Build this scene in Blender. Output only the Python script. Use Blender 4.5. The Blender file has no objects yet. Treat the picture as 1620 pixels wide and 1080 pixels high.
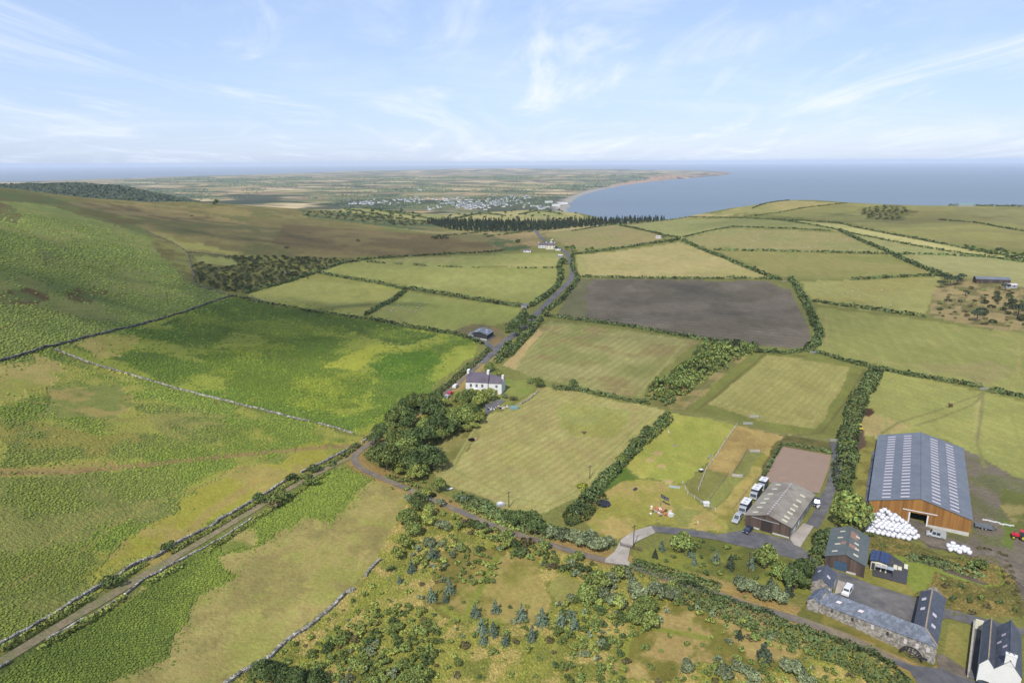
import bpy, bmesh, math, random
import numpy as np
from mathutils import Vector, Matrix
random.seed(7)
RNG = np.random.default_rng(7)
SC = bpy.context.scene
COL = SC.collection
R = math.radians
# ------------------------------------------------------------ camera
CH = 105.0                       # camera height above the farm, metres
F = 1079.0                       # focal length in photo pixels (1620 wide)
PITCH, ROLL = R(14.72), R(0.28)
cam_d = bpy.data.cameras.new('camera')
cam = bpy.data.objects.new('camera', cam_d); COL.objects.link(cam)
cam_d.sensor_width = 36.0; cam_d.lens = 36.0*F/1620.0
cam_d.clip_start = 0.5; cam_d.clip_end = 200000
fw = Vector((0, math.cos(PITCH), -math.sin(PITCH)))
up0 = Vector((0, math.sin(PITCH), math.cos(PITCH))); rt0 = Vector((1, 0, 0))
rt = rt0*math.cos(ROLL) - up0*math.sin(ROLL)
up = up0*math.cos(ROLL) + rt0*math.sin(ROLL)
M = Matrix((rt, up, -fw)).transposed().to_4x4(); M.translation = (0, 0, CH)
cam.matrix_world = M
SC.camera = cam
# ------------------------------------------------------------ sky and sun
SUN_EL, SUN_AZ = R(47), math.atan2(-0.38, -0.92)      # azimuth from +Y towards +X
W = bpy.data.worlds.new('World'); SC.world = W; W.use_nodes = True
nt = W.node_tree; nt.nodes.clear()
def wn(t, **k):
    n = nt.nodes.new(t)
    for a, b in k.items(): setattr(n, a, b)
    return n
wo = wn('ShaderNodeOutputWorld'); bg = wn('ShaderNodeBackground'); bg.inputs[1].default_value = 0.124
sky = wn('ShaderNodeTexSky', sky_type='NISHITA', sun_disc=False, sun_elevation=SUN_EL, sun_rotation=SUN_AZ)
sky.altitude = 250; sky.air_density = 1.0; sky.dust_density = 0.6; sky.ozone_density = 1.6
tc = wn('ShaderNodeTexCoord')
sep = wn('ShaderNodeSeparateXYZ'); nt.links.new(tc.outputs['Generated'], sep.inputs[0])
# cirrus sheet: project the view direction on a high plane
mz = wn('ShaderNodeMath', operation='MAXIMUM'); mz.inputs[1].default_value = 0.0
nt.links.new(sep.outputs[2], mz.inputs[0])
ad = wn('ShaderNodeMath', operation='ADD'); ad.inputs[1].default_value = 0.10; nt.links.new(mz.outputs[0], ad.inputs[0])
dx = wn('ShaderNodeMath', operation='DIVIDE'); dy = wn('ShaderNodeMath', operation='DIVIDE')
nt.links.new(sep.outputs[0], dx.inputs[0]); nt.links.new(ad.outputs[0], dx.inputs[1])
nt.links.new(sep.outputs[1], dy.inputs[0]); nt.links.new(ad.outputs[0], dy.inputs[1])
cb = wn('ShaderNodeCombineXYZ'); nt.links.new(dx.outputs[0], cb.inputs[0]); nt.links.new(dy.outputs[0], cb.inputs[1])
def cirrus(rot, sx, sy, loc, lo, hi, det, dist, wt):
    mp = wn('ShaderNodeMapping'); mp.inputs['Rotation'].default_value = (0, 0, R(rot)); mp.inputs['Scale'].default_value = (sx, sy, 1)
    mp.inputs['Location'].default_value = (loc, loc*0.7, 0)
    nt.links.new(cb.outputs[0], mp.inputs[0])
    nz = wn('ShaderNodeTexNoise'); nz.inputs['Scale'].default_value = 1.0; nz.inputs['Detail'].default_value = det
    nz.inputs['Roughness'].default_value = 0.62; nz.inputs['Distortion'].default_value = dist
    nt.links.new(mp.outputs[0], nz.inputs[0])
    mr = wn('ShaderNodeMapRange', interpolation_type='SMOOTHSTEP')
    mr.inputs[1].default_value = lo; mr.inputs[2].default_value = hi; mr.inputs[3].default_value = 0; mr.inputs[4].default_value = wt
    nt.links.new(nz.outputs[0], mr.inputs[0]); return mr.outputs[0]
c1 = cirrus(58, 0.62, 0.26, 5.3, 0.48, 0.76, 9, 1.6, 0.8)
c2 = cirrus(-52, 0.75, 0.28, 8.4, 0.49, 0.78, 9, 1.8, 0.75)
c3 = cirrus(8, 0.24, 0.24, 1.4, 0.42, 0.82, 7, 1.2, 0.55)
a1 = wn('ShaderNodeMath', operation='MAXIMUM'); nt.links.new(c1, a1.inputs[0]); nt.links.new(c2, a1.inputs[1])
a2 = wn('ShaderNodeMath', operation='ADD'); nt.links.new(a1.outputs[0], a2.inputs[0]); nt.links.new(c3, a2.inputs[1])
# thin veil that thickens gently towards the horizon
vh = wn('ShaderNodeMapRange', interpolation_type='SMOOTHSTEP'); vh.inputs[1].default_value = 0.0; vh.inputs[2].default_value = 0.42
vh.inputs[3].default_value = 0.12; vh.inputs[4].default_value = 0.02; nt.links.new(mz.outputs[0], vh.inputs[0])
a3 = wn('ShaderNodeMath', operation='ADD', use_clamp=True); nt.links.new(a2.outputs[0], a3.inputs[0]); nt.links.new(vh.outputs[0], a3.inputs[1])
mx = wn('ShaderNodeMixRGB'); nt.links.new(a3.outputs[0], mx.inputs[0])
mx.inputs[2].default_value = (6.2, 6.75, 7.8, 1)
hz = wn('ShaderNodeMixRGB'); hz.inputs[0].default_value = .6; hz.inputs[2].default_value = (3.2, 4.4, 7.2, 1)
nt.links.new(sky.outputs[0], hz.inputs[1]); nt.links.new(hz.outputs[0], mx.inputs[1]); nt.links.new(mx.outputs[0], bg.inputs[0]); nt.links.new(bg.outputs[0], wo.inputs[0])
sd = bpy.data.lights.new('sun', 'SUN'); sd.energy = 4.9; sd.angle = R(0.53); sd.color = (1, 0.95, 0.87)
so = bpy.data.objects.new('sun', sd); COL.objects.link(so)
sv = Vector((math.sin(SUN_AZ)*math.cos(SUN_EL), math.cos(SUN_AZ)*math.cos(SUN_EL), math.sin(SUN_EL)))
so.rotation_euler = sv.to_track_quat('Z', 'Y').to_euler(); so.location = (0, 0, 300)
SC.view_settings.view_transform = 'Standard'; SC.view_settings.look = 'None'
SC.view_settings.exposure = 0.22; SC.view_settings.gamma = 1.0; SC.view_settings.use_curve_mapping = False
SC.cycles.max_bounces = 5; SC.cycles.diffuse_bounces = 2; SC.cycles.volume_bounces = 1

# ------------------------------------------------------------ helpers: terrain
FWn, RTn, UPn = [np.array(v) for v in (fw, rt, up)]
def rays(px, py):
    px = np.atleast_1d(np.asarray(px, float)); py = np.atleast_1d(np.asarray(py, float))
    return FWn*F + RTn*(px-810)[:, None] - UPn*(py-540)[:, None]
def at_z(px, py, z):
    "where the sight line of a photo pixel meets the level z"
    d = rays(px, py)[0]; t = (z-CH)/d[2]
    return Vector((d[0]*t, d[1]*t, z))
def project(P):
    P = np.atleast_2d(P) - np.array([0, 0, CH])
    w = P@FWn
    return 810+F*(P@RTn)/w, 540-F*(P@UPn)/w
def hash2(ix, iy, s):
    h = (ix.astype(np.int64)*374761393 + iy.astype(np.int64)*668265263 + s*1442695041) & 0xffffffff
    h = ((h ^ (h >> 13))*1274126177) & 0xffffffff
    return ((h ^ (h >> 16)) & 0xffffff)/float(0xffffff)
def vnoise(x, y, s=0):
    x = np.asarray(x, float); y = np.asarray(y, float)
    ix = np.floor(x); iy = np.floor(y); fx = x-ix; fy = y-iy
    fx = fx*fx*(3-2*fx); fy = fy*fy*(3-2*fy)
    a = hash2(ix, iy, s); b = hash2(ix+1, iy, s); c = hash2(ix, iy+1, s); d = hash2(ix+1, iy+1, s)
    return (a*(1-fx)+b*fx)*(1-fy) + (c*(1-fx)+d*fx)*fy
def fbm(x, y, sc, o=4, s=0):
    v = 0; a = 1; t = 0; x = np.asarray(x)/sc; y = np.asarray(y)/sc
    for i in range(o):
        v = v+a*vnoise(x, y, s+i*17); t += a; a *= .55
        x, y = (x*1.6-y*1.2), (x*1.2+y*1.6)
    return v/t
CTRL = [(-150,1080,20),(0,1080,13),(200,1080,6),(500,1080,0),(800,1080,-2),(1100,1080,-3),(1400,1080,-5),(1700,1080,-6),
 (0,1500,8),(810,1500,-3),(1620,1500,-6),(-300,1300,22),
 (-150,850,24),(0,850,16),(200,850,9),(400,850,3),(700,850,0),(1000,850,-1),(1300,870,-1),(1290,960,-1.2),(1480,1040,-4.5),(1400,1010,-3),(1620,1000,-4),(1480,930,-2.5),(1700,850,-1),
 (0,700,23),(200,700,14),(400,700,6),(600,700,1),(850,700,1),(1100,700,1),(1400,700,1),(1620,700,2),(1750,700,3),
 (-150,600,38),(0,600,28),(200,600,15),(400,600,7),(600,600,3),(800,600,2),(1100,600,3),(1400,600,4),(1620,600,5),
 (-150,500,48),(0,500,38),(200,500,20),(365,468,11),(600,480,4),(850,500,3),(1100,500,5),(1400,500,7),(1620,500,10),(1750,500,11),
 (-150,400,62),(0,400,55),(200,400,37),(300,400,25),(450,410,12),(700,410,5),(900,405,6),(1200,410,12),(1450,410,14),(1620,420,16),
 (-150,330,74),(0,330,67),(100,345,57),(200,350,45),(345,350,24),(480,355,14),(640,370,5),(850,375,4),(1000,375,9),(1250,360,19),(1450,360,20),(1620,370,22),(1750,370,22),
 (600,345,2),(640,345,-4),(700,350,-12),(760,345,-20),(850,345,-20),(900,350,-12),(960,352,-6),(1050,352,4),(1120,345,12),(1250,335,25),(1450,340,24),(1620,345,23),
 (850,362,-4),(700,365,0)]
SKYL = [(-250,290,82),(-150,292,80),(0,296,75),(60,304,68),(120,312,58),(190,318.5,48),(260,322,36),(345,325,26),(420,328,19),(480,330,12),(540,330,-5),(620,334,-12),
 (700,339,-25),(760,337,-35),(820,333,-40),(880,334,-42),(940,342,-40),(1000,350,-12),(1050,349,0),(1130,335,17),(1180,326,24),(1250,317.5,30),(1350,321,29),(1450,324.5,27),(1620,327,26),(1750,329,25),(1900,330,25)]
pts = []
for px, py, z in CTRL+SKYL:
    p = at_z(px, py, z); pts.append((p.x, p.y, z))
for px, py, z in SKYL:
    p = at_z(px, py, z)
    for k, dz in ((1.14, -30), (1.45, -95), (1.9, -150), (2.6, -175)):
        pts.append((p.x*k, p.y*k, max(z+dz, -185)))
for a in range(-50, 51, 20):
    pts.append((4200*math.sin(R(a)), 4200*math.cos(R(a)), -185))
pts += [(-60,-40,8),(80,-40,-4),(0,30,0),(-200,30,20),(250,60,-6)]
PT = np.array(pts); CC = 60.0
def kern(ax, ay, bx, by): return np.sqrt((ax[:, None]-bx)**2+(ay[:, None]-by)**2+CC*CC)
A = kern(PT[:, 0], PT[:, 1], PT[:, 0], PT[:, 1])
n_ = len(PT); AA = np.zeros((n_+1, n_+1)); AA[:n_, :n_] = A - np.eye(n_)*2.0; AA[:n_, n_] = 1; AA[n_, :n_] = 1
WW = np.linalg.solve(AA, np.append(PT[:, 2], 0))
def zf(x, y):
    x = np.atleast_1d(np.asarray(x, float)); y = np.atleast_1d(np.asarray(y, float)); out = np.empty(len(x))
    for i in range(0, len(x), 40000):
        out[i:i+40000] = kern(x[i:i+40000], y[i:i+40000], PT[:, 0], PT[:, 1])@WW[:-1]+WW[-1]
    r = np.hypot(x, y)
    out += (fbm(x, y, 90, 2, 5)-.5)*1.6*np.clip((r-230)/200, 0, 1)
    hill = np.clip((-x-120)/200, 0, 1)
    out += (fbm(x, y, 45, 3, 9)-.5)*3.0*hill*np.clip((r-200)/200, 0, 1)
    return out
def z1(x, y): return float(zf([x], [y])[0])
def GG(px, py):
    "where photo pixels meet the ground (vectorised), as world points"
    d = rays(px, py); d /= np.hypot(d[:, 0], d[:, 1])[:, None]
    ts = np.concatenate([np.linspace(70, 700, 127), np.linspace(710, 2600, 190)])
    best = np.full(len(d), np.nan); prev = None
    X = d[:, 0][:, None]*ts; Y = d[:, 1][:, None]*ts
    Z = zf(X.ravel(), Y.ravel()).reshape(X.shape); RZ = CH+d[:, 2][:, None]*ts
    diff = RZ-Z
    out = np.empty((len(d), 3))
    for i in range(len(d)):
        neg = np.where(diff[i] < 0)[0]
        if len(neg) == 0:
            t = ts[np.argmin(diff[i]/ts)]
        else:
            k = max(neg[0], 1)
            a, b = ts[k-1], ts[k]; fa, fb = diff[i][k-1], diff[i][k]
            t = a+(b-a)*fa/(fa-fb)
            for _ in range(3):
                f = CH+d[i, 2]*t-z1(d[i, 0]*t, d[i, 1]*t)
                if f > 0: a, fa = t, f
                else: b, fb = t, f
                t = a+(b-a)*fa/(fa-fb) if fa != fb else t
        out[i] = (d[i, 0]*t, d[i, 1]*t, 0)
    out[:, 2] = zf(out[:, 0], out[:, 1])
    return out
def G(px, py): return Vector(GG([px], [py])[0])
def gpoly(poly): return GG([p[0] for p in poly], [p[1] for p in poly])
def pip(x, y, P):
    ins = np.zeros(len(x), bool); n = len(P)
    bb = (x > P[:, 0].min()) & (x < P[:, 0].max()) & (y > P[:, 1].min()) & (y < P[:, 1].max())
    xi, yi = x[bb], y[bb]; r = np.zeros(len(xi), bool)
    for i in range(n):
        x0, y0, x1_, y1_ = P[i, 0], P[i, 1], P[(i+1) % n, 0], P[(i+1) % n, 1]
        c = ((y0 > yi) != (y1_ > yi)) & (xi < (x1_-x0)*(yi-y0)/((y1_-y0) or 1e-9)+x0)
        r ^= c
    ins[bb] = r; return ins
def densify(poly, step, closed=False):
    out = []; n = len(poly)
    for i in range(n if closed else n-1):
        a = np.array(poly[i], float); b = np.array(poly[(i+1) % n], float)
        k = max(1, int(np.linalg.norm(b-a)/step))
        for j in range(k): out.append(tuple(a+(b-a)*j/k))
    if not closed: out.append(tuple(poly[-1]))
    return out
# ------------------------------------------------------------ helpers: objects
def lin(c): return tuple(((v/255)/12.92 if v <= 10 else (((v/255)+.055)/1.055)**2.4) for v in c)
ALB = 0.60
def alb(r, g, b):
    l = lin((r, g, b))
    if g > r and g > b: l = (l[0]*1.07, l[1]*.93, l[2]*1.02)      # sun bleached late summer greens
    return tuple(v*ALB for v in l)
def mesh(name, V, Fc, mat=None, tint=None, smooth=False, mids=None):
    me = bpy.data.meshes.new(name)
    V = np.asarray(V, np.float32)
    if isinstance(Fc, np.ndarray):
        nf, k = Fc.shape
        me.vertices.add(len(V)); me.vertices.foreach_set('co', V.ravel())
        me.loops.add(nf*k); me.loops.foreach_set('vertex_index', Fc.ravel().astype(np.int32))
        me.polygons.add(nf); me.polygons.foreach_set('loop_start', np.arange(0, nf*k, k, dtype=np.int32))
        me.update(calc_edges=True)
    else:
        me.from_pydata(V.tolist(), [], Fc)
    for m in (mat if isinstance(mat, (list, tuple)) else [mat]):
        if m: me.materials.append(m)
    if mids is not None: me.polygons.foreach_set('material_index', np.asarray(mids, np.int32))
    if tint is not None:
        at = me.color_attributes.new('tint', 'FLOAT_COLOR', 'POINT')
        T = np.ones((len(V), 4), np.float32); T[:, :3] = tint; at.data.foreach_set('color', T.ravel())
    if smooth: me.polygons.foreach_set('use_smooth', np.ones(len(me.polygons), bool))
    me.update(); return me
def link(name, me, parent=None, loc=None):
    o = bpy.data.objects.new(name, me); COL.objects.link(o)
    if parent: o.parent = parent
    if loc is not None: o.location = loc
    return o
def tag(o, label=None, cat=None, group=None, kind=None):
    if label:
        o['label'] = label
        if len(label.split()) > 16 or len(label.split()) < 4: print('LABEL', label)
    if cat: o['category'] = cat
    if group: o['group'] = group
    if kind: o['kind'] = kind
    return o
def thing(name, label, cat, loc, rz=0, group=None):
    o = link(name, None, None, loc); o.rotation_euler = (0, 0, rz); o.empty_display_size = .5
    return tag(o, label, cat, group)
def kids(o, table): return table.get(o, [])
def copy_tree(o, loc, rz, sc=1.0, label=None, group=None, szx=None):
    r = o.copy(); COL.objects.link(r); r.location = loc; r.rotation_euler = (0, 0, rz); r.scale = szx or (sc, sc, sc)
    if label: r['label'] = label
    if group: r['group'] = group
    for ch in o.children:
        c = ch.copy(); COL.objects.link(c); c.parent = r
        for g in ch.children:
            d = g.copy(); COL.objects.link(d); d.parent = c
    return r
class MB:
    "collects simple solids and makes one mesh of them"
    def __init__(s): s.v = []; s.f = []; s.m = []
    def add(s, V, Fs, m=0):
        b = len(s.v); s.v += [tuple(p) for p in V]
        for f in Fs: s.f.append([b+i for i in f]); s.m.append(m)
    def box(s, c, d, rz=0, m=0, tilt=None):
        x, y, z = d[0]/2, d[1]/2, d[2]/2
        P = [Vector((sx*x, sy*y, sz*z)) for sz in (-1, 1) for sx, sy in ((-1, -1), (1, -1), (1, 1), (-1, 1))]
        Mx = Matrix.Rotation(rz, 3, 'Z')
        if tilt is not None: Mx = Mx@tilt
        s.add([Mx@p+Vector(c) for p in P], [[3, 2, 1, 0], [4, 5, 6, 7], [0, 1, 5, 4], [1, 2, 6, 5], [2, 3, 7, 6], [3, 0, 4, 7]], m)
    def bar(s, a, b, r, n=5, r2=None, m=0):
        a = Vector(a); b = Vector(b); d = (b-a); q = d.to_track_quat('Z', 'Y'); r2 = r if r2 is None else r2
        P = [a+q@Vector((r*math.cos(t), r*math.sin(t), 0)) for t in [2*math.pi*i/n for i in range(n)]]
        P += [b+q@Vector((r2*math.cos(t), r2*math.sin(t), 0)) for t in [2*math.pi*i/n for i in range(n)]]
        s.add(P, [[i, (i+1) % n, n+(i+1) % n, n+i] for i in range(n)]+[list(range(n-1, -1, -1)), list(range(n, 2*n))], m)
    def slab(s, Q, t, nrm=None, m=0):
        "quad or polygon given a thickness t along its normal (downwards)"
        Q = [Vector(q) for q in Q]; n = len(Q)
        if nrm is None:
            nrm = (Q[1]-Q[0]).cross(Q[-1]-Q[0]).normalized()
        P = Q+[q-nrm*t for q in Q]
        s.add(P, [list(range(n)), list(range(2*n-1, n-1, -1))]+[[i, n+i, n+(i+1) % n, (i+1) % n] for i in range(n)], m)
    def build(s, name, mat, parent=None, loc=None, smooth=False):
        me = mesh(name, s.v, s.f, mat, smooth=smooth, mids=s.m if isinstance(mat, (list, tuple)) else None)
        bm = bmesh.new(); bm.from_mesh(me); bmesh.ops.recalc_face_normals(bm, faces=bm.faces); bm.to_mesh(me); bm.free()
        return link(name, me, parent, loc)
# ------------------------------------------------------------ helpers: materials
def mat(name, base=(.5, .5, .5), rough=.8, var=0.0, scale=1.0, bump=0.0, bscale=None, spec=.3, metal=0, tint=None,
        coord='Object', second=None, objvar=0.0, transl=0.0, detail=5, stretch=None, emit=None):
    m = bpy.data.materials.new(name); m.use_nodes = True; t = m.node_tree; N = t.nodes; L = t.links
    b = N['Principled BSDF']; b.inputs['Roughness'].default_value = rough; b.inputs['Metallic'].default_value = metal
    b.inputs['Specular IOR Level'].default_value = spec
    b.inputs['Base Color'].default_value = (*base, 1)
    src = None
    if coord == 'World':
        g = N.new('ShaderNodeNewGeometry'); src = g.outputs['Position']
    else:
        g = N.new('ShaderNodeTexCoord'); src = g.outputs['Object']
    if stretch:
        mp = N.new('ShaderNodeMapping'); mp.inputs['Scale'].default_value = stretch; L.new(src, mp.inputs[0]); src = mp.outputs[0]
    cur = None
    rgb = N.new('ShaderNodeRGB'); rgb.outputs[0].default_value = (*base, 1); cur = rgb.outputs[0]
    if tint:
        a = N.new('ShaderNodeAttribute'); a.attribute_name = tint
        mm = N.new('ShaderNodeMixRGB'); mm.blend_type = 'MULTIPLY'; mm.inputs[0].default_value = 1
        L.new(cur, mm.inputs[1]); L.new(a.outputs['Color'], mm.inputs[2]); cur = mm.outputs[0]
    if second is not None:
        nz = N.new('ShaderNodeTexNoise'); nz.inputs['Scale'].default_value = scale*.35; nz.inputs['Detail'].default_value = detail
        L.new(src, nz.inputs[0]); mr = N.new('ShaderNodeMapRange'); mr.inputs[1].default_value = .42; mr.inputs[2].default_value = .62
        L.new(nz.outputs[0], mr.inputs[0]); mm = N.new('ShaderNodeMixRGB'); L.new(mr.outputs[0], mm.inputs[0])
        L.new(cur, mm.inputs[1]); mm.inputs[2].default_value = (*second, 1); cur = mm.outputs[0]
    if var > 0:
        nz = N.new('ShaderNodeTexNoise'); nz.inputs['Scale'].default_value = scale; nz.inputs['Detail'].default_value = detail
        nz.inputs['Roughness'].default_value = .65
        L.new(src, nz.inputs[0]); mr = N.new('ShaderNodeMapRange'); mr.inputs[1].default_value = .3; mr.inputs[2].default_value = .7
        mr.inputs[3].default_value = 1-var; mr.inputs[4].default_value = 1+var; L.new(nz.outputs[0], mr.inputs[0])
        mm = N.new('ShaderNodeVectorMath'); mm.operation = 'SCALE'; L.new(cur, mm.inputs[0]); L.new(mr.outputs[0], mm.inputs['Scale']); cur = mm.outputs[0]
    if objvar > 0:
        oi = N.new('ShaderNodeObjectInfo'); mr = N.new('ShaderNodeMapRange'); mr.inputs[3].default_value = 1-objvar; mr.inputs[4].default_value = 1+objvar
        L.new(oi.outputs['Random'], mr.inputs[0]); mm = N.new('ShaderNodeVectorMath'); mm.operation = 'SCALE'
        L.new(cur, mm.inputs[0]); L.new(mr.outputs[0], mm.inputs['Scale']); cur = mm.outputs[0]
    L.new(cur, b.inputs['Base Color'])
    if bump > 0:
        nz = N.new('ShaderNodeTexNoise'); nz.inputs['Scale'].default_value = bscale or scale*3; nz.inputs['Detail'].default_value = 3
        L.new(src, nz.inputs[0]); bp = N.new('ShaderNodeBump'); bp.inputs['Strength'].default_value = 1; bp.inputs['Distance'].default_value = bump
        L.new(nz.outputs[0], bp.inputs['Height']); L.new(bp.outputs[0], b.inputs['Normal'])
    if transl > 0:
        tr = N.new('ShaderNodeBsdfTranslucent'); L.new(cur, tr.inputs[0]); ms = N.new('ShaderNodeMixShader'); ms.inputs[0].default_value = transl
        L.new(b.outputs[0], ms.inputs[1]); L.new(tr.outputs[0], ms.inputs[2]); L.new(ms.outputs[0], N['Material Output'].inputs[0])
    return m
# ============================================================ THE GROUND
azs = np.radians(np.arange(-53, 53.01, 0.125))
rs = [55.0]
while rs[-1] < 3600: rs.append(rs[-1]+min(16 if rs[-1] < 1900 else 60, max(.85, rs[-1]**2/71610*1.5)))
rs = np.array(rs)
RR, AZ = np.meshgrid(rs, azs, indexing='ij')
gx = (RR*np.sin(AZ)).ravel(); gy = (RR*np.cos(AZ)).ravel(); gz = np.maximum(zf(gx, gy), -175)
GV = np.stack([gx, gy, gz], 1); NR, NC = RR.shape
print('ground verts', len(GV))
idx = np.arange(NR*NC).reshape(NR, NC)
GF = np.stack([idx[:-1, :-1], idx[:-1, 1:], idx[1:, 1:], idx[1:, :-1]], -1).reshape(-1, 4)
col = np.empty((len(GV), 3)); col[:] = alb(128, 128, 68)
stripe = np.zeros(len(GV)); samp = np.zeros(len(GV)); rgh = np.full(len(GV), .5)
wob_x = (fbm(gx, gy, 14, 5, 21)-.5)*1.5; wob_y = (fbm(gx, gy, 14, 5, 22)-.5)*1.5
def paint(poly, c, c2=None, nsc=25, lo=.45, hi=.6, edge=2.0, stripes=None, rough=.3, c3=None):  # colours of the dimmer fields include cloud shade as well as crop tone
    """Give the ground inside a polygon its grass, soil or crop colour; c2 in noise patches; stripes=(pixel a, pixel b, period, strength)."""
    P = gpoly(densify(poly, 25, True))
    m = pip(gx+wob_x*edge*2, gy+wob_y*edge*2, P)
    k = np.where(m)[0]
    cc = np.tile(np.array(alb(*c)), (len(k), 1))
    if c2 is not None:
        n = np.clip((fbm(gx[k], gy[k], nsc, 5, len(poly)*3+int(poly[0][0]) % 50)-lo)/(hi-lo), 0, 1)[:, None]
        cc = cc*(1-n)+np.array(alb(*c2))*n
    if c3 is not None:
        n = np.clip((fbm(gx[k], gy[k], nsc*.6, 5, 77+int(poly[0][0]) % 50)-.52)/.12, 0, 1)[:, None]
        cc = cc*(1-n)+np.array(alb(*c3))*n
    col[k] = cc; rgh[k] = rough
    if stripes:
        a, b = G(*stripes[0]), G(*stripes[1]); d = (b-a).normalized(); nx, ny = -d.y, d.x
        stripe[k] = (gx[k]*nx+gy[k]*ny)/stripes[2]; samp[k] = stripes[3]
    else: samp[k] = 0
    return P
def ribbon_paint(line, w, c, edge=.6, rough=.3, c2=None):
    P = GG([p[0] for p in densify(line, 12)], [p[1] for p in densify(line, 12)])
    x0, x1 = P[:, 0].min()-w-3, P[:, 0].max()+w+3; y0, y1 = P[:, 1].min()-w-3, P[:, 1].max()+w+3
    k = np.where((gx > x0) & (gx < x1) & (gy > y0) & (gy < y1))[0]
    X = gx[k]+wob_x[k]*edge*2; Y = gy[k]+wob_y[k]*edge*2; dm = np.full(len(k), 1e9)
    for i in range(len(P)-1):
        ax, ay = P[i, :2]; bx, by = P[i+1, :2]; L2 = (bx-ax)**2+(by-ay)**2+1e-9
        t = np.clip(((X-ax)*(bx-ax)+(Y-ay)*(by-ay))/L2, 0, 1)
        dm = np.minimum(dm, np.hypot(X-ax-t*(bx-ax), Y-ay-t*(by-ay)))
    f = np.clip((w/2-dm)/(0.35*w)+.5, 0, 1)[:, None]
    cc = np.array(alb(*c))[None]
    if c2 is not None:
        n = np.clip((fbm(gx[k], gy[k], 6, 3, 3)-.4)/.2, 0, 1)[:, None]; cc = cc*(1-n)+np.array(alb(*c2))*n
    col[k] = col[k]*(1-f)+cc*f; samp[k] *= (1-f[:, 0])
# --- left side: bracken hill, moor, near pastures
GRASSY, TAN, BRK = (150, 160, 62), (168, 152, 84), (84, 106, 46)
paint([(-300,285),(0,290),(190,318),(345,322),(480,328),(620,345),(560,410),(370,404),(298,399),(366,470),(0,572),(-300,640)], (122,114,64), (138,126,74), 60)   # moor and hill
paint([(-300,300),(0,312),(60,318),(140,345),(210,362),(236,374),(270,420),(300,446),(340,460),(366,470),(290,492),(150,530),(0,572),(-300,640)], (128,148,74), (150,160,84), 40, .5, .66, edge=6, rough=1, c3=(140,158,80))
paint([(-300,292),(0,296),(60,304),(130,320),(220,350),(260,375),(236,374),(190,360),(120,338),(60,322),(0,318),(-300,315)], (116,106,58), (116,130,66), 22, .42, .6, edge=6)
paint([(0,296),(70,308),(110,322),(60,322),(0,314),(-300,310),(-300,290)], (98,116,64), (110,106,60), 25)
paint([(236,374),(262,376),(298,399),(303,440),(290,442),(270,420),(245,392)], (142,140,74), (120,112,62), 12, edge=4)
paint([(0,320),(22,328),(40,345),(20,352),(-40,345)], (120,96,62), (112,128,64), 10, edge=4)
paint([(0,455),(40,450),(70,465),(60,478),(20,482),(-60,475)], (112,92,56), (118,132,68), 9, edge=5)
paint([(110,460),(150,450),(175,462),(150,476),(115,474)], (114,98,56), (118,132,68), 8, edge=5)
paint([(55,400),(85,396),(100,412),(75,420)], (112,108,58), (118,132,68), 8, edge=5)
paint([(190,318),(345,323),(480,329),(520,345),(530,380),(600,395),(560,408),(370,404),(298,398),(240,372),(200,345),(150,325)], (124,114,68), (146,132,80), 50, .42, .62, c3=(112,110,62))
paint([(95,318),(150,322),(260,330),(360,345),(400,355),(330,350),(250,346),(180,338)], (146,130,82), (112,98,64), 30, .45, .6, edge=10)
paint([(240,368),(300,378),(350,395),(392,402),(370,404),(298,398)], (160,155,86), (138,128,72), 18, edge=4)
paint([(450,355),(560,362),(700,372),(770,385),(800,397),(640,405),(500,402),(430,385)], (118,102,64), (136,120,74), 50)
paint([(470,330),(540,330),(620,338),(700,350),(700,366),(640,362),(560,352),(480,342)], (84,104,62), (122,118,68), 40, .4, .55)
paint([(480,329),(540,328),(620,334),(660,337),(700,341),(740,346),(690,352),(630,348),(560,338)], (172,162,100), (150,150,90), 60)
paint([(700,341),(760,331),(880,331),(920,340),(960,346),(1030,345),(1050,350),(960,356),(880,352),(800,348),(740,348)], (178,166,108), (156,154,92), 80)
paint([(640,362),(700,366),(860,362),(960,354),(1050,349),(1080,352),(960,364),(880,372),(850,390),(800,397),(770,385)], (126,118,72), (156,142,92), 40)
paint([(765,380),(800,378),(850,372),(862,385),(830,398),(795,396)], (86,108,58), (150,132,84), 20, edge=4)
paint([(775,373),(850,366),(862,380),(845,392),(810,380)], (164,142,94), (146,132,84), 20)
paint([(300,401),(366,405),(560,410),(500,432),(390,467),(370,464),(340,460),(311,448)], (128,132,66), (98,104,56), 14, .42, .55)
paint([(305,405),(365,408),(378,420),(340,418),(312,414)], (156,156,86))
paint([(387,466),(430,452),(498,433),(545,439),(640,456),(628,463),(575,501),(560,503),(445,484)], (158,166,86), (148,156,76), 40, rough=.15)
paint([(645,461),(740,475),(828,487),(805,507),(760,520),(722,528),(640,515),(583,502),(620,478)], (140,154,76), (148,156,82), 40, rough=.15)
paint([(505,430),(540,418),(575,413),(660,418),(760,422),(884,423),(884,445),(870,463),(842,481),(740,468),(645,452),(540,434)], (152,162,86), (144,154,78), 50, rough=.15)
paint([(575,412),(640,408),(780,403),(885,400),(886,405),(884,422),(760,421),(660,417)], (158,162,92), (146,156,82), 40, rough=.15)
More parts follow.
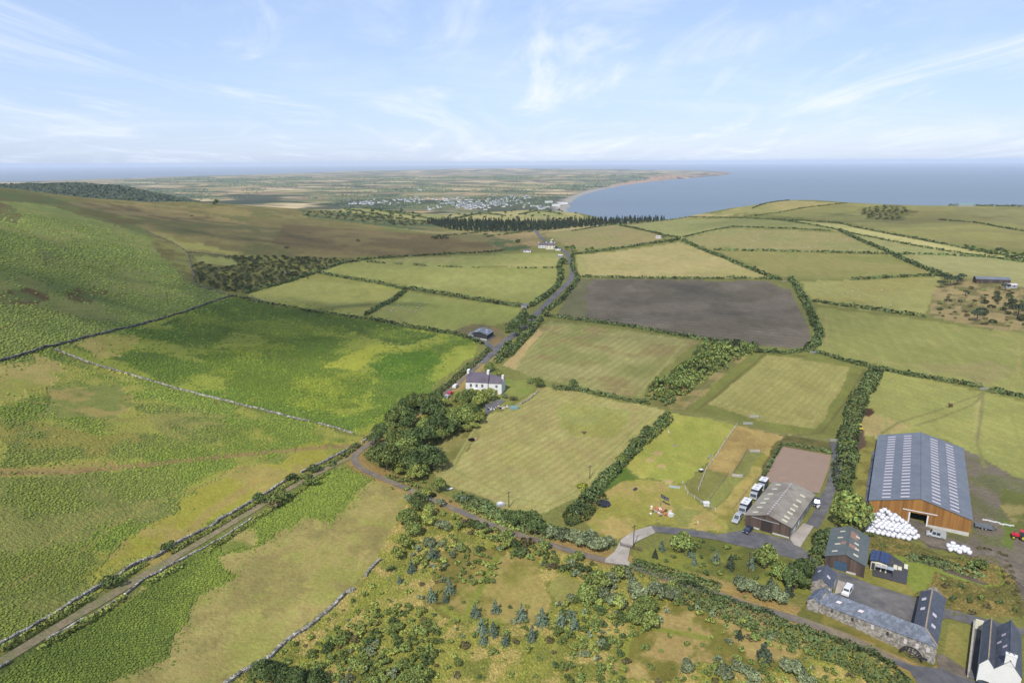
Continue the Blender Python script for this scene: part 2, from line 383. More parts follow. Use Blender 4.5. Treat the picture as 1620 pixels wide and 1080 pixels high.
# bright bracken pasture above the wall
UP = [(90,553),(230,510),(366,470),(445,486),(583,506),(722,530),(750,540),(760,550),(735,575),(690,610),(640,660),(590,690),(490,668),(350,633),(230,600)]
paint(UP, (150,166,66), (100,126,52), 26, .44, .54, edge=3, rough=.9)
paint([(366,470),(445,486),(583,506),(700,530),(640,545),(520,520),(450,540),(330,520),(250,515)], (88,112,48), (116,136,56), 20, .5, .64, edge=7, rough=1)
paint([(585,575),(625,560),(680,556),(700,575),(660,600),(620,600)], (84,118,42), (108,136,50), 14, .5, .64, edge=4, rough=1)
paint([(300,560),(420,545),(520,560),(600,600),(560,640),(480,650),(400,630)], (104,128,50), (134,152,58), 18, .48, .6, edge=6, rough=1)
paint([(585,545),(640,550),(600,560),(560,590),(520,578)], (160,172,62), edge=4)
paint([(115,545),(150,530),(205,528),(215,555),(160,566)], (178,162,90), (160,164,72), 10, edge=4)
LOW = [(-300,640),(0,574),(60,556),(90,556),(230,603),(350,636),(490,671),(590,693),(520,725),(420,780),(290,855),(120,950),(0,1020),(-400,1250)]
paint(LOW, (158,166,74), (116,138,60), 18, .44, .56, edge=4, rough=.9)
paint([(0,576),(60,558),(110,575),(70,610),(0,640),(-200,640)], (176,160,92), (160,158,76), 12, edge=5)
paint([(80,610),(180,610),(220,640),(170,665),(60,655)], (164,148,84), (128,142,68), 9, .45, .52, edge=4)
paint([(-200,720),(0,745),(120,748),(190,738),(180,728),(60,738),(0,735)], (162,146,80), edge=2)
paint([(-100,760),(180,745),(270,745),(290,770),(230,830),(150,850),(60,870),(-100,870)], (120,136,66), (140,150,76), 16, .5, .6, edge=7, rough=1)
paint([(0,655),(60,665),(160,690),(330,690),(260,712),(140,722),(0,735)], (120,136,66), (148,150,70), 14, .47, .56, edge=5, rough=1)
paint([(-100,880),(90,860),(150,900),(130,940),(0,1010),(-200,1050)], (122,138,66), (140,150,74), 16, .55, .66, edge=7, rough=1)
paint([(220,640),(320,640),(380,680),(330,705),(240,690)], (116,132,64), (148,154,78), 12, .52, .6, edge=5, rough=1)
paint([(265,800),(350,760),(390,740),(440,735),(480,700),(540,705),(500,735),(400,790),(250,870),(150,925),(190,880)], (156,160,64), (166,150,82), 14, .5, .6, edge=5)
ribbon_paint([(0,748),(120,745),(230,735),(350,722),(480,710),(560,705)], 3.2, (158,134,84))
ribbon_paint([(240,895),(330,810),(400,765)], 3, (164,146,80))
# lower left: track side bracken and tan field
paint([(-200,1200),(0,1060),(230,920),(420,805),(520,742),(560,735),(640,775),(650,840),(610,880),(540,945),(360,1080),(200,1300)], (168,154,92), (156,152,80), 14, .42, .6, edge=2, c3=(150,138,82))
paint([(0,1052),(230,918),(420,803),(520,740),(562,738),(600,755),(560,780),(520,820),(470,815),(420,840),(390,870),(345,880),(390,905),(370,925),(310,950),(310,985),(290,1030),(180,1080),(0,1180),(-200,1180)], (114,134,58), (100,120,54), 14, .5, .6, edge=4, rough=1)
paint([(330,845),(400,830),(395,865),(350,875)], (168,154,92), (116,134,58), 7, edge=3)
# --- centre
paint([(600,885),(560,930),(487,990),(360,1080),(300,1250),(1700,1250),(1620,1110),(1480,1075),(1263,990),(1130,945),(990,900),(873,870),(727,812),(650,780)], (150,148,70), (124,134,60), 7, .44, .6, edge=1, rough=.8, c3=(178,160,94))
paint([(700,870),(790,865),(800,960),(720,990),(660,960)], (126,118,58), (150,134,72), 8, edge=4)
paint([(700,960),(760,900),(790,880),(850,890),(880,940),(860,1000),(790,990)], (164,148,84), (130,132,60), 7, edge=4)
paint([(990,1000),(1060,960),(1180,965),(1230,1000),(1290,1040),(1160,1060),(1060,1080),(980,1060)], (172,150,92), (122,124,56), 7, .48, .56, edge=4)
for l in ([(470,1060),(540,985),(600,930),(650,890)], [(730,980),(760,930),(785,880)], [(700,960),(720,975),(790,985)], [(640,1060),(720,975)],
          [(820,1080),(835,1030),(850,1010)], [(890,900),(950,950),(1010,990),(1120,1010)], [(985,1080),(990,1010)], [(905,950),(930,990)]):
    ribbon_paint(l, 1.9, (136,148,62))
paint([(880,905),(915,915),(925,950),(890,960),(870,930)], (146,150,78), edge=2)
# verges
LANE = [(607,687),(573,710),(559,722),(567,740),(612,760),(650,775),(673,787),(727,808),(773,830),(823,847),(873,862),(940,883),(997,893),(1047,913),(1130,937),(1180,957),(1263,980),(1347,1010),(1420,1047),(1480,1075),(1560,1120)]
ribbon_paint([(x, y-4) for x, y in LANE], 7.5, (164,138,84), edge=1.2)
ribbon_paint([(785,553),(760,575),(730,603),(700,628),(640,668),(607,687)], 9, (168,146,92))
# central hay field, upper hay field
paint([(683,745),(692,722),(705,700),(740,668),(800,642),(850,615),(870,612),(1010,640),(1055,650),(1040,678),(985,715),(960,745),(915,790),(870,815),(800,800),(720,770)], (170,162,100), (156,158,88), 16, .4, .62, edge=2.5, stripes=((850,790),(980,700),3.2,.24), c3=(164,152,94))
paint([(900,640),(980,645),(1000,665),(940,690),(880,690),(870,660)], (148,154,78), (158,158,88), 14, edge=6, stripes=((850,790),(980,700),3.2,.15))
paint([(690,700),(740,668),(750,690),(715,740),(690,735)], (146,138,80), (120,118,62), 7, edge=3)
paint([(793,577),(815,560),(850,520),(870,508),(960,518),(1105,540),(1080,560),(1030,600),(1020,630),(930,617),(880,605),(850,600)], (156,150,94), (140,140,80), 22, .42, .6, stripes=((850,590),(960,530),4.5,.26), c3=(146,132,84))
paint([(793,577),(815,560),(850,520),(860,525),(830,560),(815,585)], (182,160,108), edge=1)
paint([(883,497),(905,455),(915,441),(1215,445),(1235,455),(1250,458),(1280,520),(1283,550),(1240,551),(1130,538),(1000,515),(885,503)], (108,100,84), (122,112,96), 30, .42, .58, stripes=((900,470),(1280,500),7,.22), edge=.5)
paint([(883,497),(905,455),(915,441),(935,443),(925,470),(925,505)], (112,116,78), edge=4)
paint([(912,403),(980,397),(1075,383),(1130,403),(1215,438),(1190,441),(915,437)], (176,162,106), (168,158,98), 50, edge=.5)
paint([(912,403),(925,402),(930,436),(915,437)], (160,164,96), edge=2)
paint([(862,370),(890,362),(960,355),(1010,358),(1050,377),(1000,390),(920,397),(905,395),(880,380)], (156,142,92), (146,142,84), 40, edge=.5)
paint([(975,358),(1080,347),(1200,345),(1320,357),(1350,366),(1230,360),(1160,360),(1075,378),(1050,374),(1010,362)], (148,156,90), (140,150,84), 50, edge=.5)
paint([(850,368),(960,352),(1080,338),(1180,340),(1080,346),(960,356),(880,366)], (178,162,110), edge=.5)
paint([(1160,361),(1325,367),(1345,375),(1395,400),(1240,397),(1110,390),(1080,378)], (156,146,92), (148,146,88), 40)
paint([(1110,391),(1240,397),(1395,400),(1480,432),(1350,442),(1265,442),(1215,432),(1140,400)], (144,146,82), (136,136,74), 50)
paint([(1265,445),(1350,443),(1490,438),(1475,470),(1465,500),(1380,492),(1290,480)], (160,156,92), (152,154,84), 40)
paint([(1340,371),(1460,377),(1620,415),(1620,435),(1530,440),(1480,430),(1400,400)], (158,158,98), (148,152,92), 60)
paint([(1440,405),(1540,407),(1700,425),(1760,470),(1620,455),(1545,438),(1480,430)], (162,158,102), (150,154,92), 60)
paint([(1250,347),(1340,355),(1500,388),(1620,405),(1700,415),(1700,420),(1500,398),(1330,366)], (186,188,118), (176,180,108), 60)
paint([(1160,335),(1200,332),(1350,320),(1450,323),(1620,326),(1700,330),(1700,400),(1500,385),(1340,352),(1250,343)], (138,140,80), (150,146,84), 70)
paint([(1120,342),(1170,328),(1240,317),(1330,321),(1280,330),(1200,336)], (170,156,98), (150,146,88), 60)
paint([(1355,330),(1420,322),(1450,335),(1420,350),(1370,345)], (104,106,52), (130,126,70), 25, edge=10)
paint([(1490,328),(1620,330),(1700,335),(1700,368),(1560,348)], (140,146,88), (128,130,78), 60)
paint([(1290,486),(1380,497),(1460,506),(1560,523),(1700,530),(1700,640),(1560,610),(1400,580),(1300,558),(1285,552),(1300,530)], (142,152,80), (152,150,86), 40, stripes=((1350,500),(1380,560),6,.1))
paint([(1560,600),(1440,575),(1560,570),(1640,590)], (152,144,90), edge=10)
paint([(1480,455),(1520,440),(1560,448),(1620,455),(1700,460),(1700,530),(1560,520),(1470,500)], (160,142,96), (116,110,66), 8, .48, .56)
# right: mown paddock with outline, hay field east
paint([(1105,620),(1200,556),(1290,560),(1372,580),(1340,640),(1320,690),(1240,680),(1100,652),(1080,645)], (124,134,64), (116,126,62), 15, rough=.4)
paint([(1025,640),(1030,612),(1110,580),(1175,548),(1200,550),(1150,590),(1095,640),(1080,650)], (160,142,90), (120,118,66), 8, edge=1)
paint([(1120,638),(1215,563),(1225,561),(1344,580),(1338,600),(1300,668),(1290,677),(1200,665)], (154,156,88), (146,148,82), 18, stripes=((1150,640),(1240,570),3,.18), edge=.6)
paint([(1119,641),(1214,562),(1221,563),(1128,640)], (162,154,92), edge=.3)
paint([(1370,600),(1400,585),(1560,620),(1700,655),(1700,780),(1600,750),(1540,720),(1500,695),(1440,684),(1400,700),(1375,690),(1365,650)], (160,158,88), (152,152,84), 25, stripes=((1400,640),(1560,690),5,.1))
paint([(1545,620),(1556,622),(1550,700),(1538,700)], (168,160,98), edge=1)
paint([(1360,660),(1375,650),(1440,672),(1400,692),(1370,690)], (170,154,98), edge=1.5)
# bright paddock, pens
paint([(985,735),(1010,700),(1035,680),(1062,652),(1165,672),(1150,700),(1110,740),(1080,768),(1010,755)], (164,170,80), (150,162,72), 14, rough=.3)
paint([(1165,672),(1240,690),(1225,720),(1205,738),(1185,760),(1115,742)], (176,152,92), (160,136,82), 8, edge=.6)
paint([(1182,712),(1208,716),(1190,757),(1158,748)], (130,138,74), (122,130,66), 6, edge=.2)
paint([(1115,742),(1152,748),(1120,795),(1085,780),(1080,765)], (130,128,68), (138,134,74), 6, edge=.2)
paint([(1155,752),(1178,757),(1130,803),(1110,795)], (136,146,74), edge=.2)
paint([(1240,690),(1255,686),(1205,760),(1170,812),(1150,830),(1120,810),(1130,803),(1178,757),(1205,720)], (174,156,88), (142,136,66), 6, edge=1)
paint([(915,815),(940,790),(985,755),(1010,757),(1080,770),(1110,795),(1150,830),(1150,845),(1060,835),(1030,830),(980,855),(940,840)], (176,156,92), (156,150,72), 8, .42, .58, edge=2)
paint([(985,735),(1000,750),(1010,757),(980,760),(940,790),(930,795),(960,750)], (96,124,48), edge=1.5)
paint([(1075,800),(1110,808),(1085,835),(1060,835)], (142,150,76), edge=2)
for c in ((1040,716),(1028,727),(1046,738),(1056,762)):
    x, y = c; paint([(x-8,y-1),(x,y-4),(x+8,y-1),(x+6,y+4),(x-5,y+3)], (184,160,108), edge=.8)
paint([(1075,865),(1100,845),(1150,845),(1240,880),(1290,900),(1280,940),(1180,930),(1080,905),(1010,890),(1005,870)], (130,140,62), (100,110,50), 7, edge=2)
# arena surrounds, hedgerow strip, barn yard
paint([(1225,700),(1245,688),(1320,700),(1325,715),(1240,712),(1205,765),(1195,765)], (112,104,60), (90,96,50), 5, edge=1)
paint([(1362,690),(1385,690),(1378,760),(1372,800),(1350,800),(1355,740)], (146,140,72), (122,116,62), 5, edge=1)
paint([(1523,709),(1560,725),(1600,750),(1700,790),(1700,960),(1600,905),(1540,870),(1480,868),(1455,850),(1440,830),(1538,850)], (124,114,98), (112,112,76), 7, .45, .6, edge=1, rough=.6)
paint([(1580,770),(1700,800),(1700,870),(1612,845),(1590,800)], (150,138,86), (102,112,56), 6, .42, .55, edge=2)
paint([(1585,820),(1605,825),(1605,865),(1588,862)], (104,124,56), edge=1)
paint([(1455,850),(1560,880),(1620,905),(1700,960),(1700,1010),(1620,960),(1600,900),(1520,872),(1470,866)], (126,114,98), (110,100,88), 5, edge=.6)
paint([(1380,845),(1450,862),(1500,880),(1585,880),(1600,905),(1625,975),(1500,975),(1440,950),(1432,905),(1378,870)], (140,124,70), (106,110,56), 5, .42, .56, edge=1, rough=.9)
paint([(1400,874),(1450,885),(1500,905),(1555,925),(1582,922),(1578,880),(1545,873),(1560,868),(1585,878),(1588,925),(1560,930),(1478,905),(1472,930),(1440,940),(1428,915),(1434,895),(1408,888)], (124,146,58), (132,150,64), 8, edge=.3, rough=.2)
paint([(1425,890),(1480,888),(1560,920),(1555,925),(1500,905),(1450,885)], (104,92,80), edge=.6)
paint([(1380,895),(1440,925),(1450,945),(1380,925),(1330,905),(1335,898)], (134,138,66), (150,140,72), 6, edge=.6)
paint([(1500,985),(1535,990),(1530,1058),(1492,1040)], (134,140,70), (150,140,78), 5, edge=.2)
paint([(1280,945),(1300,960),(1380,1010),(1480,1052),(1475,1062),(1347,1005),(1263,975)], (132,122,62), (106,112,54), 6, edge=1)
paint([(762,512),(790,520),(800,535),(785,548),(765,540),(735,535),(715,528),(735,515)], (138,118,82), (120,112,74), 8, edge=1)
paint([(800,600),(860,605),(830,625),(800,640),(770,650),(760,625)], (120,146,60), (134,148,72), 10, edge=1)
# patches of darker flattened hay, soil
paint([(918,682),(926,681),(930,685),(920,686)], (92,78,60), edge=.5)
paint([(1362,648),(1375,644),(1385,650),(1375,658),(1363,655)], (84,60,46), edge=.6)
paint([(1352,688),(1368,682),(1370,705),(1358,712),(1352,700)], (98,80,66), edge=.8)
def headland(poly, fr, w, c):
    fr = fr[:1]; c = tuple(int(v*.5+u*.5) for v, u in zip(c, (156, 152, 88))); w *= .8
    P = np.array(poly, float); cen = P.mean(0)
    for f in fr: ribbon_paint([tuple(p) for p in (cen+(P-cen)*f)]+[tuple(cen+(P[0]-cen)*f)], w, c, edge=.3)
headland([(700,745),(745,668),(850,620),(1045,650),(985,708),(915,785),(870,808),(800,792)], (.93,.86), 1.1, (176,170,104))
headland([(700,745),(745,668),(850,620),(1045,650),(985,708),(915,785),(870,808),(800,792)], (.895,.8), 1.0, (146,142,80))
headland([(808,578),(870,514),(1090,543),(1020,622),(880,604)], (.94,.86), 1.2, (166,158,102)); headland([(808,578),(870,514),(1090,543),(1020,622),(880,604)], (.9,), 1.2, (134,128,78))
headland([(1385,610),(1410,592),(1600,635),(1640,760),(1500,690),(1400,690)], (.94,.88), 1.4, (148,148,80)); headland([(1300,492),(1460,512),(1620,535),(1620,600),(1400,575),(1300,545)], (.95,.88), 1.8, (152,158,90))
headland([(1128,636),(1218,567),(1338,584),(1290,670),(1200,660)], (.93,.84,.75), .9, (164,164,98)); headland([(405,465),(500,437),(625,458),(575,498)], (.9,.8), 1.5, (152,164,86))
headland([(600,500),(650,465),(815,488),(722,522)], (.9,), 1.5, (134,148,74)); headland([(550,430),(575,418),(875,428),(840,475),(740,462)], (.92,.84), 2, (142,152,80))
for l in ([(1560,618),(1540,640),(1490,660),(1450,672)], [(1555,618),(1552,660),(1545,700),(1560,740)], [(1395,686),(1420,668),(1480,650),(1560,620)]): ribbon_paint(l, 1.2, (136,132,80), edge=.3)
for l in ([(1100,650),(1115,640),(1210,560)], [(1250,690),(1300,684),(1335,640),(1368,585)], [(1290,564),(1250,562),(1210,562)]): ribbon_paint(l, 1.2, (110,112,60), edge=.3)
for l in ([(0,690),(120,672),(260,655),(420,662)], [(0,630),(90,640),(220,668),(380,700)], [(60,860),(180,810),(320,770),(450,720)], [(0,930),(110,880),(230,800)], [(300,545),(430,560),(560,600),(640,640)], [(420,500),(540,530),(680,550)], [(0,520),(120,490),(260,450)], [(60,400),(160,420),(280,440)]): ribbon_paint(l, .9, (158,150,80), edge=1.5)
me = mesh('ground', GV, GF, None, tint=col, smooth=True)
for nm, arr in (('stripe', stripe), ('samp', samp), ('rgh', rgh)):
    at = me.attributes.new(nm, 'FLOAT', 'POINT'); at.data.foreach_set('value', arr.astype(np.float32))
def ground_mat():
    m = bpy.data.materials.new('grassland'); m.use_nodes = True; t = m.node_tree; N = t.nodes; L = t.links
    b = N['Principled BSDF']; b.inputs['Roughness'].default_value = .95; b.inputs['Specular IOR Level'].default_value = .1
    g = N.new('ShaderNodeNewGeometry')
    def attr(n): a = N.new('ShaderNodeAttribute'); a.attribute_name = n; return a
    def noise(s, d=6, r=.6, st=None):
        n = N.new('ShaderNodeTexNoise'); n.inputs['Scale'].default_value = s; n.inputs['Detail'].default_value = d; n.inputs['Roughness'].default_value = r
        src = g.outputs['Position']
        if st: mp = N.new('ShaderNodeMapping'); mp.inputs['Rotation'].default_value = (0, 0, R(35)); mp.inputs['Scale'].default_value = st; L.new(src, mp.inputs[0]); src = mp.outputs[0]
        L.new(src, n.inputs[0]); return n.outputs[0]
    def math_(op, a, b_=None, c_=None):
        n = N.new('ShaderNodeMath'); n.operation = op
        for i, v in enumerate((a, b_, c_)):
            if v is None: continue
            if isinstance(v, (int, float)): n.inputs[i].default_value = v
            else: L.new(v, n.inputs[i])
        return n.outputs[0]
    fine = noise(.9, 8, .85); mid = noise(.16, 7, .65, (1, .45, 1)); big = noise(.02, 4, .5)
    f1 = math_('MULTIPLY_ADD', fine, 1.5, .25)           # 1 +- .37
    f2 = math_('MULTIPLY_ADD', mid, .7, .65)
    f3 = math_('MULTIPLY_ADD', big, .3, .85)
    st = math_('SINE', math_('MULTIPLY_ADD', attr('stripe').outputs['Fac'], 6.283, math_('MULTIPLY', mid, 4.0)))
    f4 = math_('MULTIPLY_ADD', st, math_('MULTIPLY', attr('samp').outputs['Fac'], math_('MULTIPLY_ADD', mid, 1.1, -.28)), 1.0)
    f = math_('MULTIPLY', math_('MULTIPLY', f1, f2), math_('MULTIPLY', f3, f4))
    v = N.new('ShaderNodeVectorMath'); v.operation = 'SCALE'; L.new(attr('tint').outputs['Color'], v.inputs[0]); L.new(f, v.inputs['Scale'])
    # drift of the hue towards dry straw or fresh green
    hs = N.new('ShaderNodeHueSaturation'); L.new(v.outputs[0], hs.inputs['Color'])
    L.new(math_('MULTIPLY_ADD', noise(.35, 5, .7), .07, .465), hs.inputs['Hue'])
    L.new(hs.outputs[0], b.inputs['Base Color'])
    bp = N.new('ShaderNodeBump'); bp.inputs['Strength'].default_value = 1
    L.new(math_('MULTIPLY', noise(1.1, 3, .6), attr('rgh').outputs['Fac']), bp.inputs['Height']); bp.inputs['Distance'].default_value = .9
    L.new(bp.outputs[0], b.inputs['Normal'])
    return m
me.materials.append(ground_mat())
tag(link('ground', me), 'patchwork of hay fields, pastures, bracken and moor on rolling farmland', kind='structure')

# ============================================================ SEA, FAR PLAIN, BEACH
SEA = -150.0
m_sea = mat('sea_water', (.105, .14, .175), rough=.55, var=.08, scale=.0008, bump=.5, bscale=.05, coord='World', spec=.35, detail=8, stretch=(.25, 1.6, 1))
mb = MB(); S = 62000
me = mesh('sea', [(-S, 300, SEA), (S, 300, SEA), (S, S, SEA), (-S, S, SEA)], [[0, 1, 2, 3]], m_sea)
tag(link('sea', me), 'calm blue grey sea out to the horizon', kind='structure')
# the coast as seen: from hidden behind the near ridge, along the beach to the far point, then the north shore
def sp(px, py): p = at_z(px, py, SEA); return (p.x, p.y)
COAST = [sp(905,349), sp(893,335), sp(897,322), sp(912,311), sp(940,302), sp(985,293), sp(1020,288.5), sp(1060,284), sp(1100,281), sp(1135,278), sp(1156,274.5),
         sp(1145,271.5), sp(1100,271), sp(1000,270.5), sp(830,271), sp(700,270.5), sp(560,273), sp(420,276), sp(300,279), sp(180,283.5), sp(60,287), sp(-120,291), sp(-400,296)]
CP = np.array(COAST+[(-9000, 3000), (-6000, 1500), (900*0, 1500)])
px_ = np.concatenate([np.arange(-12500, 5500, 55)]); py_ = [1900.0]
while py_[-1] < 20500: py_.append(py_[-1]+max(16, py_[-1]**2/255/682*0.8*.6))
PX, PY = np.meshgrid(px_, np.array(py_)); PX = PX.ravel(); PY = PY.ravel()
# drop columns far outside the view to keep the sheet light
def pdist(x, y, P):
    dm = np.full(len(x), 1e9)
    for i in range(len(P)):
        ax, ay = P[i]; bx, by = P[(i+1) % len(P)]; L2 = (bx-ax)**2+(by-ay)**2+1e-9
        t = np.clip(((x-ax)*(bx-ax)+(y-ay)*(by-ay))/L2, 0, 1); dm = np.minimum(dm, np.hypot(x-ax-t*(bx-ax), y-ay-t*(by-ay)))
    return dm
ins = pip(PX, PY, CP); dd = pdist(PX, PY, CP); sd_ = np.where(ins, dd, -dd)
hgt = 4+np.clip(sd_/1500, 0, 1)*12+fbm(PX, PY, 2600, 4, 31)*26*np.clip(sd_/900, 0, 1)
hx, hy = sp(790,271); hgt += 62*np.exp(-(((PX-hx)/3800)**2+((PY-hy+2300)/1500)**2))*(.6+.8*fbm(PX, PY, 700, 3, 8))*np.clip(sd_/400, 0, 1)
cx, cy = sp(1060,284); hgt += 46*np.exp(-(((PX-cx)/1900)**2+((PY-cy-500)/1100)**2))*np.clip(sd_/110, 0, 1)
cx, cy = sp(1135,276); hgt += 36*np.exp(-(((PX-cx)/1500)**2+((PY-cy)/1500)**2))*np.clip(sd_/110, 0, 1)
PZ = np.where(sd_ > 0, SEA+np.minimum(hgt, 2+sd_*.6), SEA+np.maximum(sd_*.05, -12))
nx_ = len(px_); ny_ = len(py_); idx = np.arange(nx_*ny_).reshape(ny_, nx_)
FF = np.stack([idx[:-1, :-1], idx[:-1, 1:], idx[1:, 1:], idx[1:, :-1]], -1).reshape(-1, 4)
cen_x = PX[FF].mean(1); cen_y = PY[FF].mean(1); keep = (np.abs(cen_x) < cen_y*0.95) & (sd_[FF].max(1) > -60)
FF = FF[keep]
def plain_z(x, y):
    i = np.clip(np.searchsorted(py_, y)-1, 0, ny_-2); j = np.clip(((x-px_[0])/55).astype(int), 0, nx_-2)
    return PZ.reshape(ny_, nx_)[i, j]
def plain_mat():
    m = bpy.data.materials.new('far_farmland'); m.use_nodes = True; t = m.node_tree; N = t.nodes; L = t.links
    b = N['Principled BSDF']; b.inputs['Roughness'].default_value = 1; b.inputs['Specular IOR Level'].default_value = 0
    g = N.new('ShaderNodeNewGeometry')
    wv = N.new('ShaderNodeTexNoise'); wv.inputs['Scale'].default_value = .0022; L.new(g.outputs['Position'], wv.inputs[0])
    ws = N.new('ShaderNodeVectorMath'); ws.operation = 'MULTIPLY_ADD'; L.new(wv.outputs['Color'], ws.inputs[0]); ws.inputs[1].default_value = (160, 160, 0); L.new(g.outputs['Position'], ws.inputs[2])
    mp = N.new('ShaderNodeMapping'); mp.inputs['Rotation'].default_value = (0, 0, R(17)); mp.inputs['Scale'].default_value = (1/420, 1/300, 0); L.new(ws.outputs[0], mp.inputs[0])
    v = N.new('ShaderNodeTexVoronoi'); v.inputs['Scale'].default_value = 1; v.inputs['Randomness'].default_value = .75; v.distance = 'CHEBYCHEV'; L.new(mp.outputs[0], v.inputs[0])
    sc = N.new('ShaderNodeSeparateColor'); L.new(v.outputs['Color'], sc.inputs[0])
    cr = N.new('ShaderNodeValToRGB'); cr.color_ramp.interpolation = 'CONSTANT'; L.new(sc.outputs[0], cr.inputs[0])
    E = cr.color_ramp.elements; cols = [(0, (190,168,122)), (.16, (134,140,92)), (.30, (206,182,136)), (.42, (120,128,86)), (.52, (168,156,106)), (.63, (186,160,118)), (.73, (140,142,96)), (.80, (160,138,108)), (.87, (216,194,150)), (.95, (84,96,66))]
    E[0].position = 0; E[0].color = (*alb(*cols[0][1]), 1); E[1].position = cols[1][0]; E[1].color = (*alb(*cols[1][1]), 1)
    for p, c in cols[2:]: e = E.new(p); e.color = (*alb(*c), 1)
    v2 = N.new('ShaderNodeTexVoronoi'); v2.feature = 'F2'; v2.distance = 'CHEBYCHEV'; v2.inputs['Scale'].default_value = 1; v2.inputs['Randomness'].default_value = .75; L.new(mp.outputs[0], v2.inputs[0])
    df = N.new('ShaderNodeMath'); df.operation = 'SUBTRACT'; L.new(v2.outputs['Distance'], df.inputs[0]); L.new(v.outputs['Distance'], df.inputs[1])
    hd = N.new('ShaderNodeMapRange'); hd.inputs[1].default_value = .03; hd.inputs[2].default_value = .10; hd.inputs[3].default_value = .6; hd.inputs[4].default_value = 0; L.new(df.outputs[0], hd.inputs[0])
    mx = N.new('ShaderNodeMixRGB'); L.new(hd.outputs[0], mx.inputs[0]); L.new(cr.outputs[0], mx.inputs[1]); mx.inputs[2].default_value = (*alb(74, 86, 60), 1)
    wd = N.new('ShaderNodeTexNoise'); wd.inputs['Scale'].default_value = .0016; wd.inputs['Detail'].default_value = 7; wd.inputs['Roughness'].default_value = .65; L.new(g.outputs['Position'], wd.inputs[0])
    wr = N.new('ShaderNodeMapRange'); wr.inputs[1].default_value = .56; wr.inputs[2].default_value = .60; L.new(wd.outputs[0], wr.inputs[0])
    m2 = N.new('ShaderNodeMixRGB'); L.new(wr.outputs[0], m2.inputs[0]); L.new(mx.outputs[0], m2.inputs[1]); m2.inputs[2].default_value = (*alb(66, 82, 60), 1)
    at = N.new('ShaderNodeAttribute'); at.attribute_name = 'tint'
    m3 = N.new('ShaderNodeMixRGB'); L.new(at.outputs['Alpha'], m3.inputs[0]); L.new(m2.outputs[0], m3.inputs[1]); L.new(at.outputs['Color'], m3.inputs[2])
    L.new(m3.outputs[0], b.inputs['Base Color']); return m
me = mesh('coastal_plain', np.stack([PX, PY, PZ], 1), FF, plain_mat(), smooth=True)
# attribute: colour + mask for beach, cliffs and the wooded town valley
T = np.zeros((len(PX), 4), np.float32)
beach = (sd_ < 48+30*fbm(PX, PY, 300, 2, 4)) & (PY < 9000); T[beach] = (*alb(172, 164, 150), 1)
cl = (sd_ > -60) & (sd_ < 230) & (PY > 7600) & (PX > 300) ; k = cl & (PZ > SEA+3) & (sd_ < 130+90*fbm(PX, PY, 500, 2, 6)); T[k] = (*alb(186, 150, 118), 1)
ppx, ppy = project(np.stack([PX, PY, PZ], 1))
val = (ppy > 300) & (fbm(PX, PY, 420, 4, 12) > .44+np.clip((318-ppy)/60, 0, .3)) & (sd_ > 60); T[val] = (*alb(62, 78, 54), .92)
at = me.color_attributes.new('tint', 'FLOAT_COLOR', 'POINT'); at.data.foreach_set('color', T.ravel())
tag(link('coastal_plain', me), 'far low plain of small fields behind the bay', kind='structure')
def haze():
    m = bpy.data.materials.new('air_haze'); m.use_nodes = True; N = m.node_tree.nodes; N.remove(N['Principled BSDF'])
    v = N.new('ShaderNodeVolumePrincipled'); v.inputs['Color'].default_value = (.66, .75, .90, 1); v.inputs['Density'].default_value = HAZE
    v.inputs['Anisotropy'].default_value = .0
    m.node_tree.links.new(v.outputs[0], N['Material Output'].inputs['Volume'])
    b = MB(); b.box((0, 30500, -34), (S*2+400, 65000, 340)); o = b.build('haze', m); tag(o, 'thin blue air haze over the whole landscape', kind='stuff')
HAZE = 3.6e-5
haze()
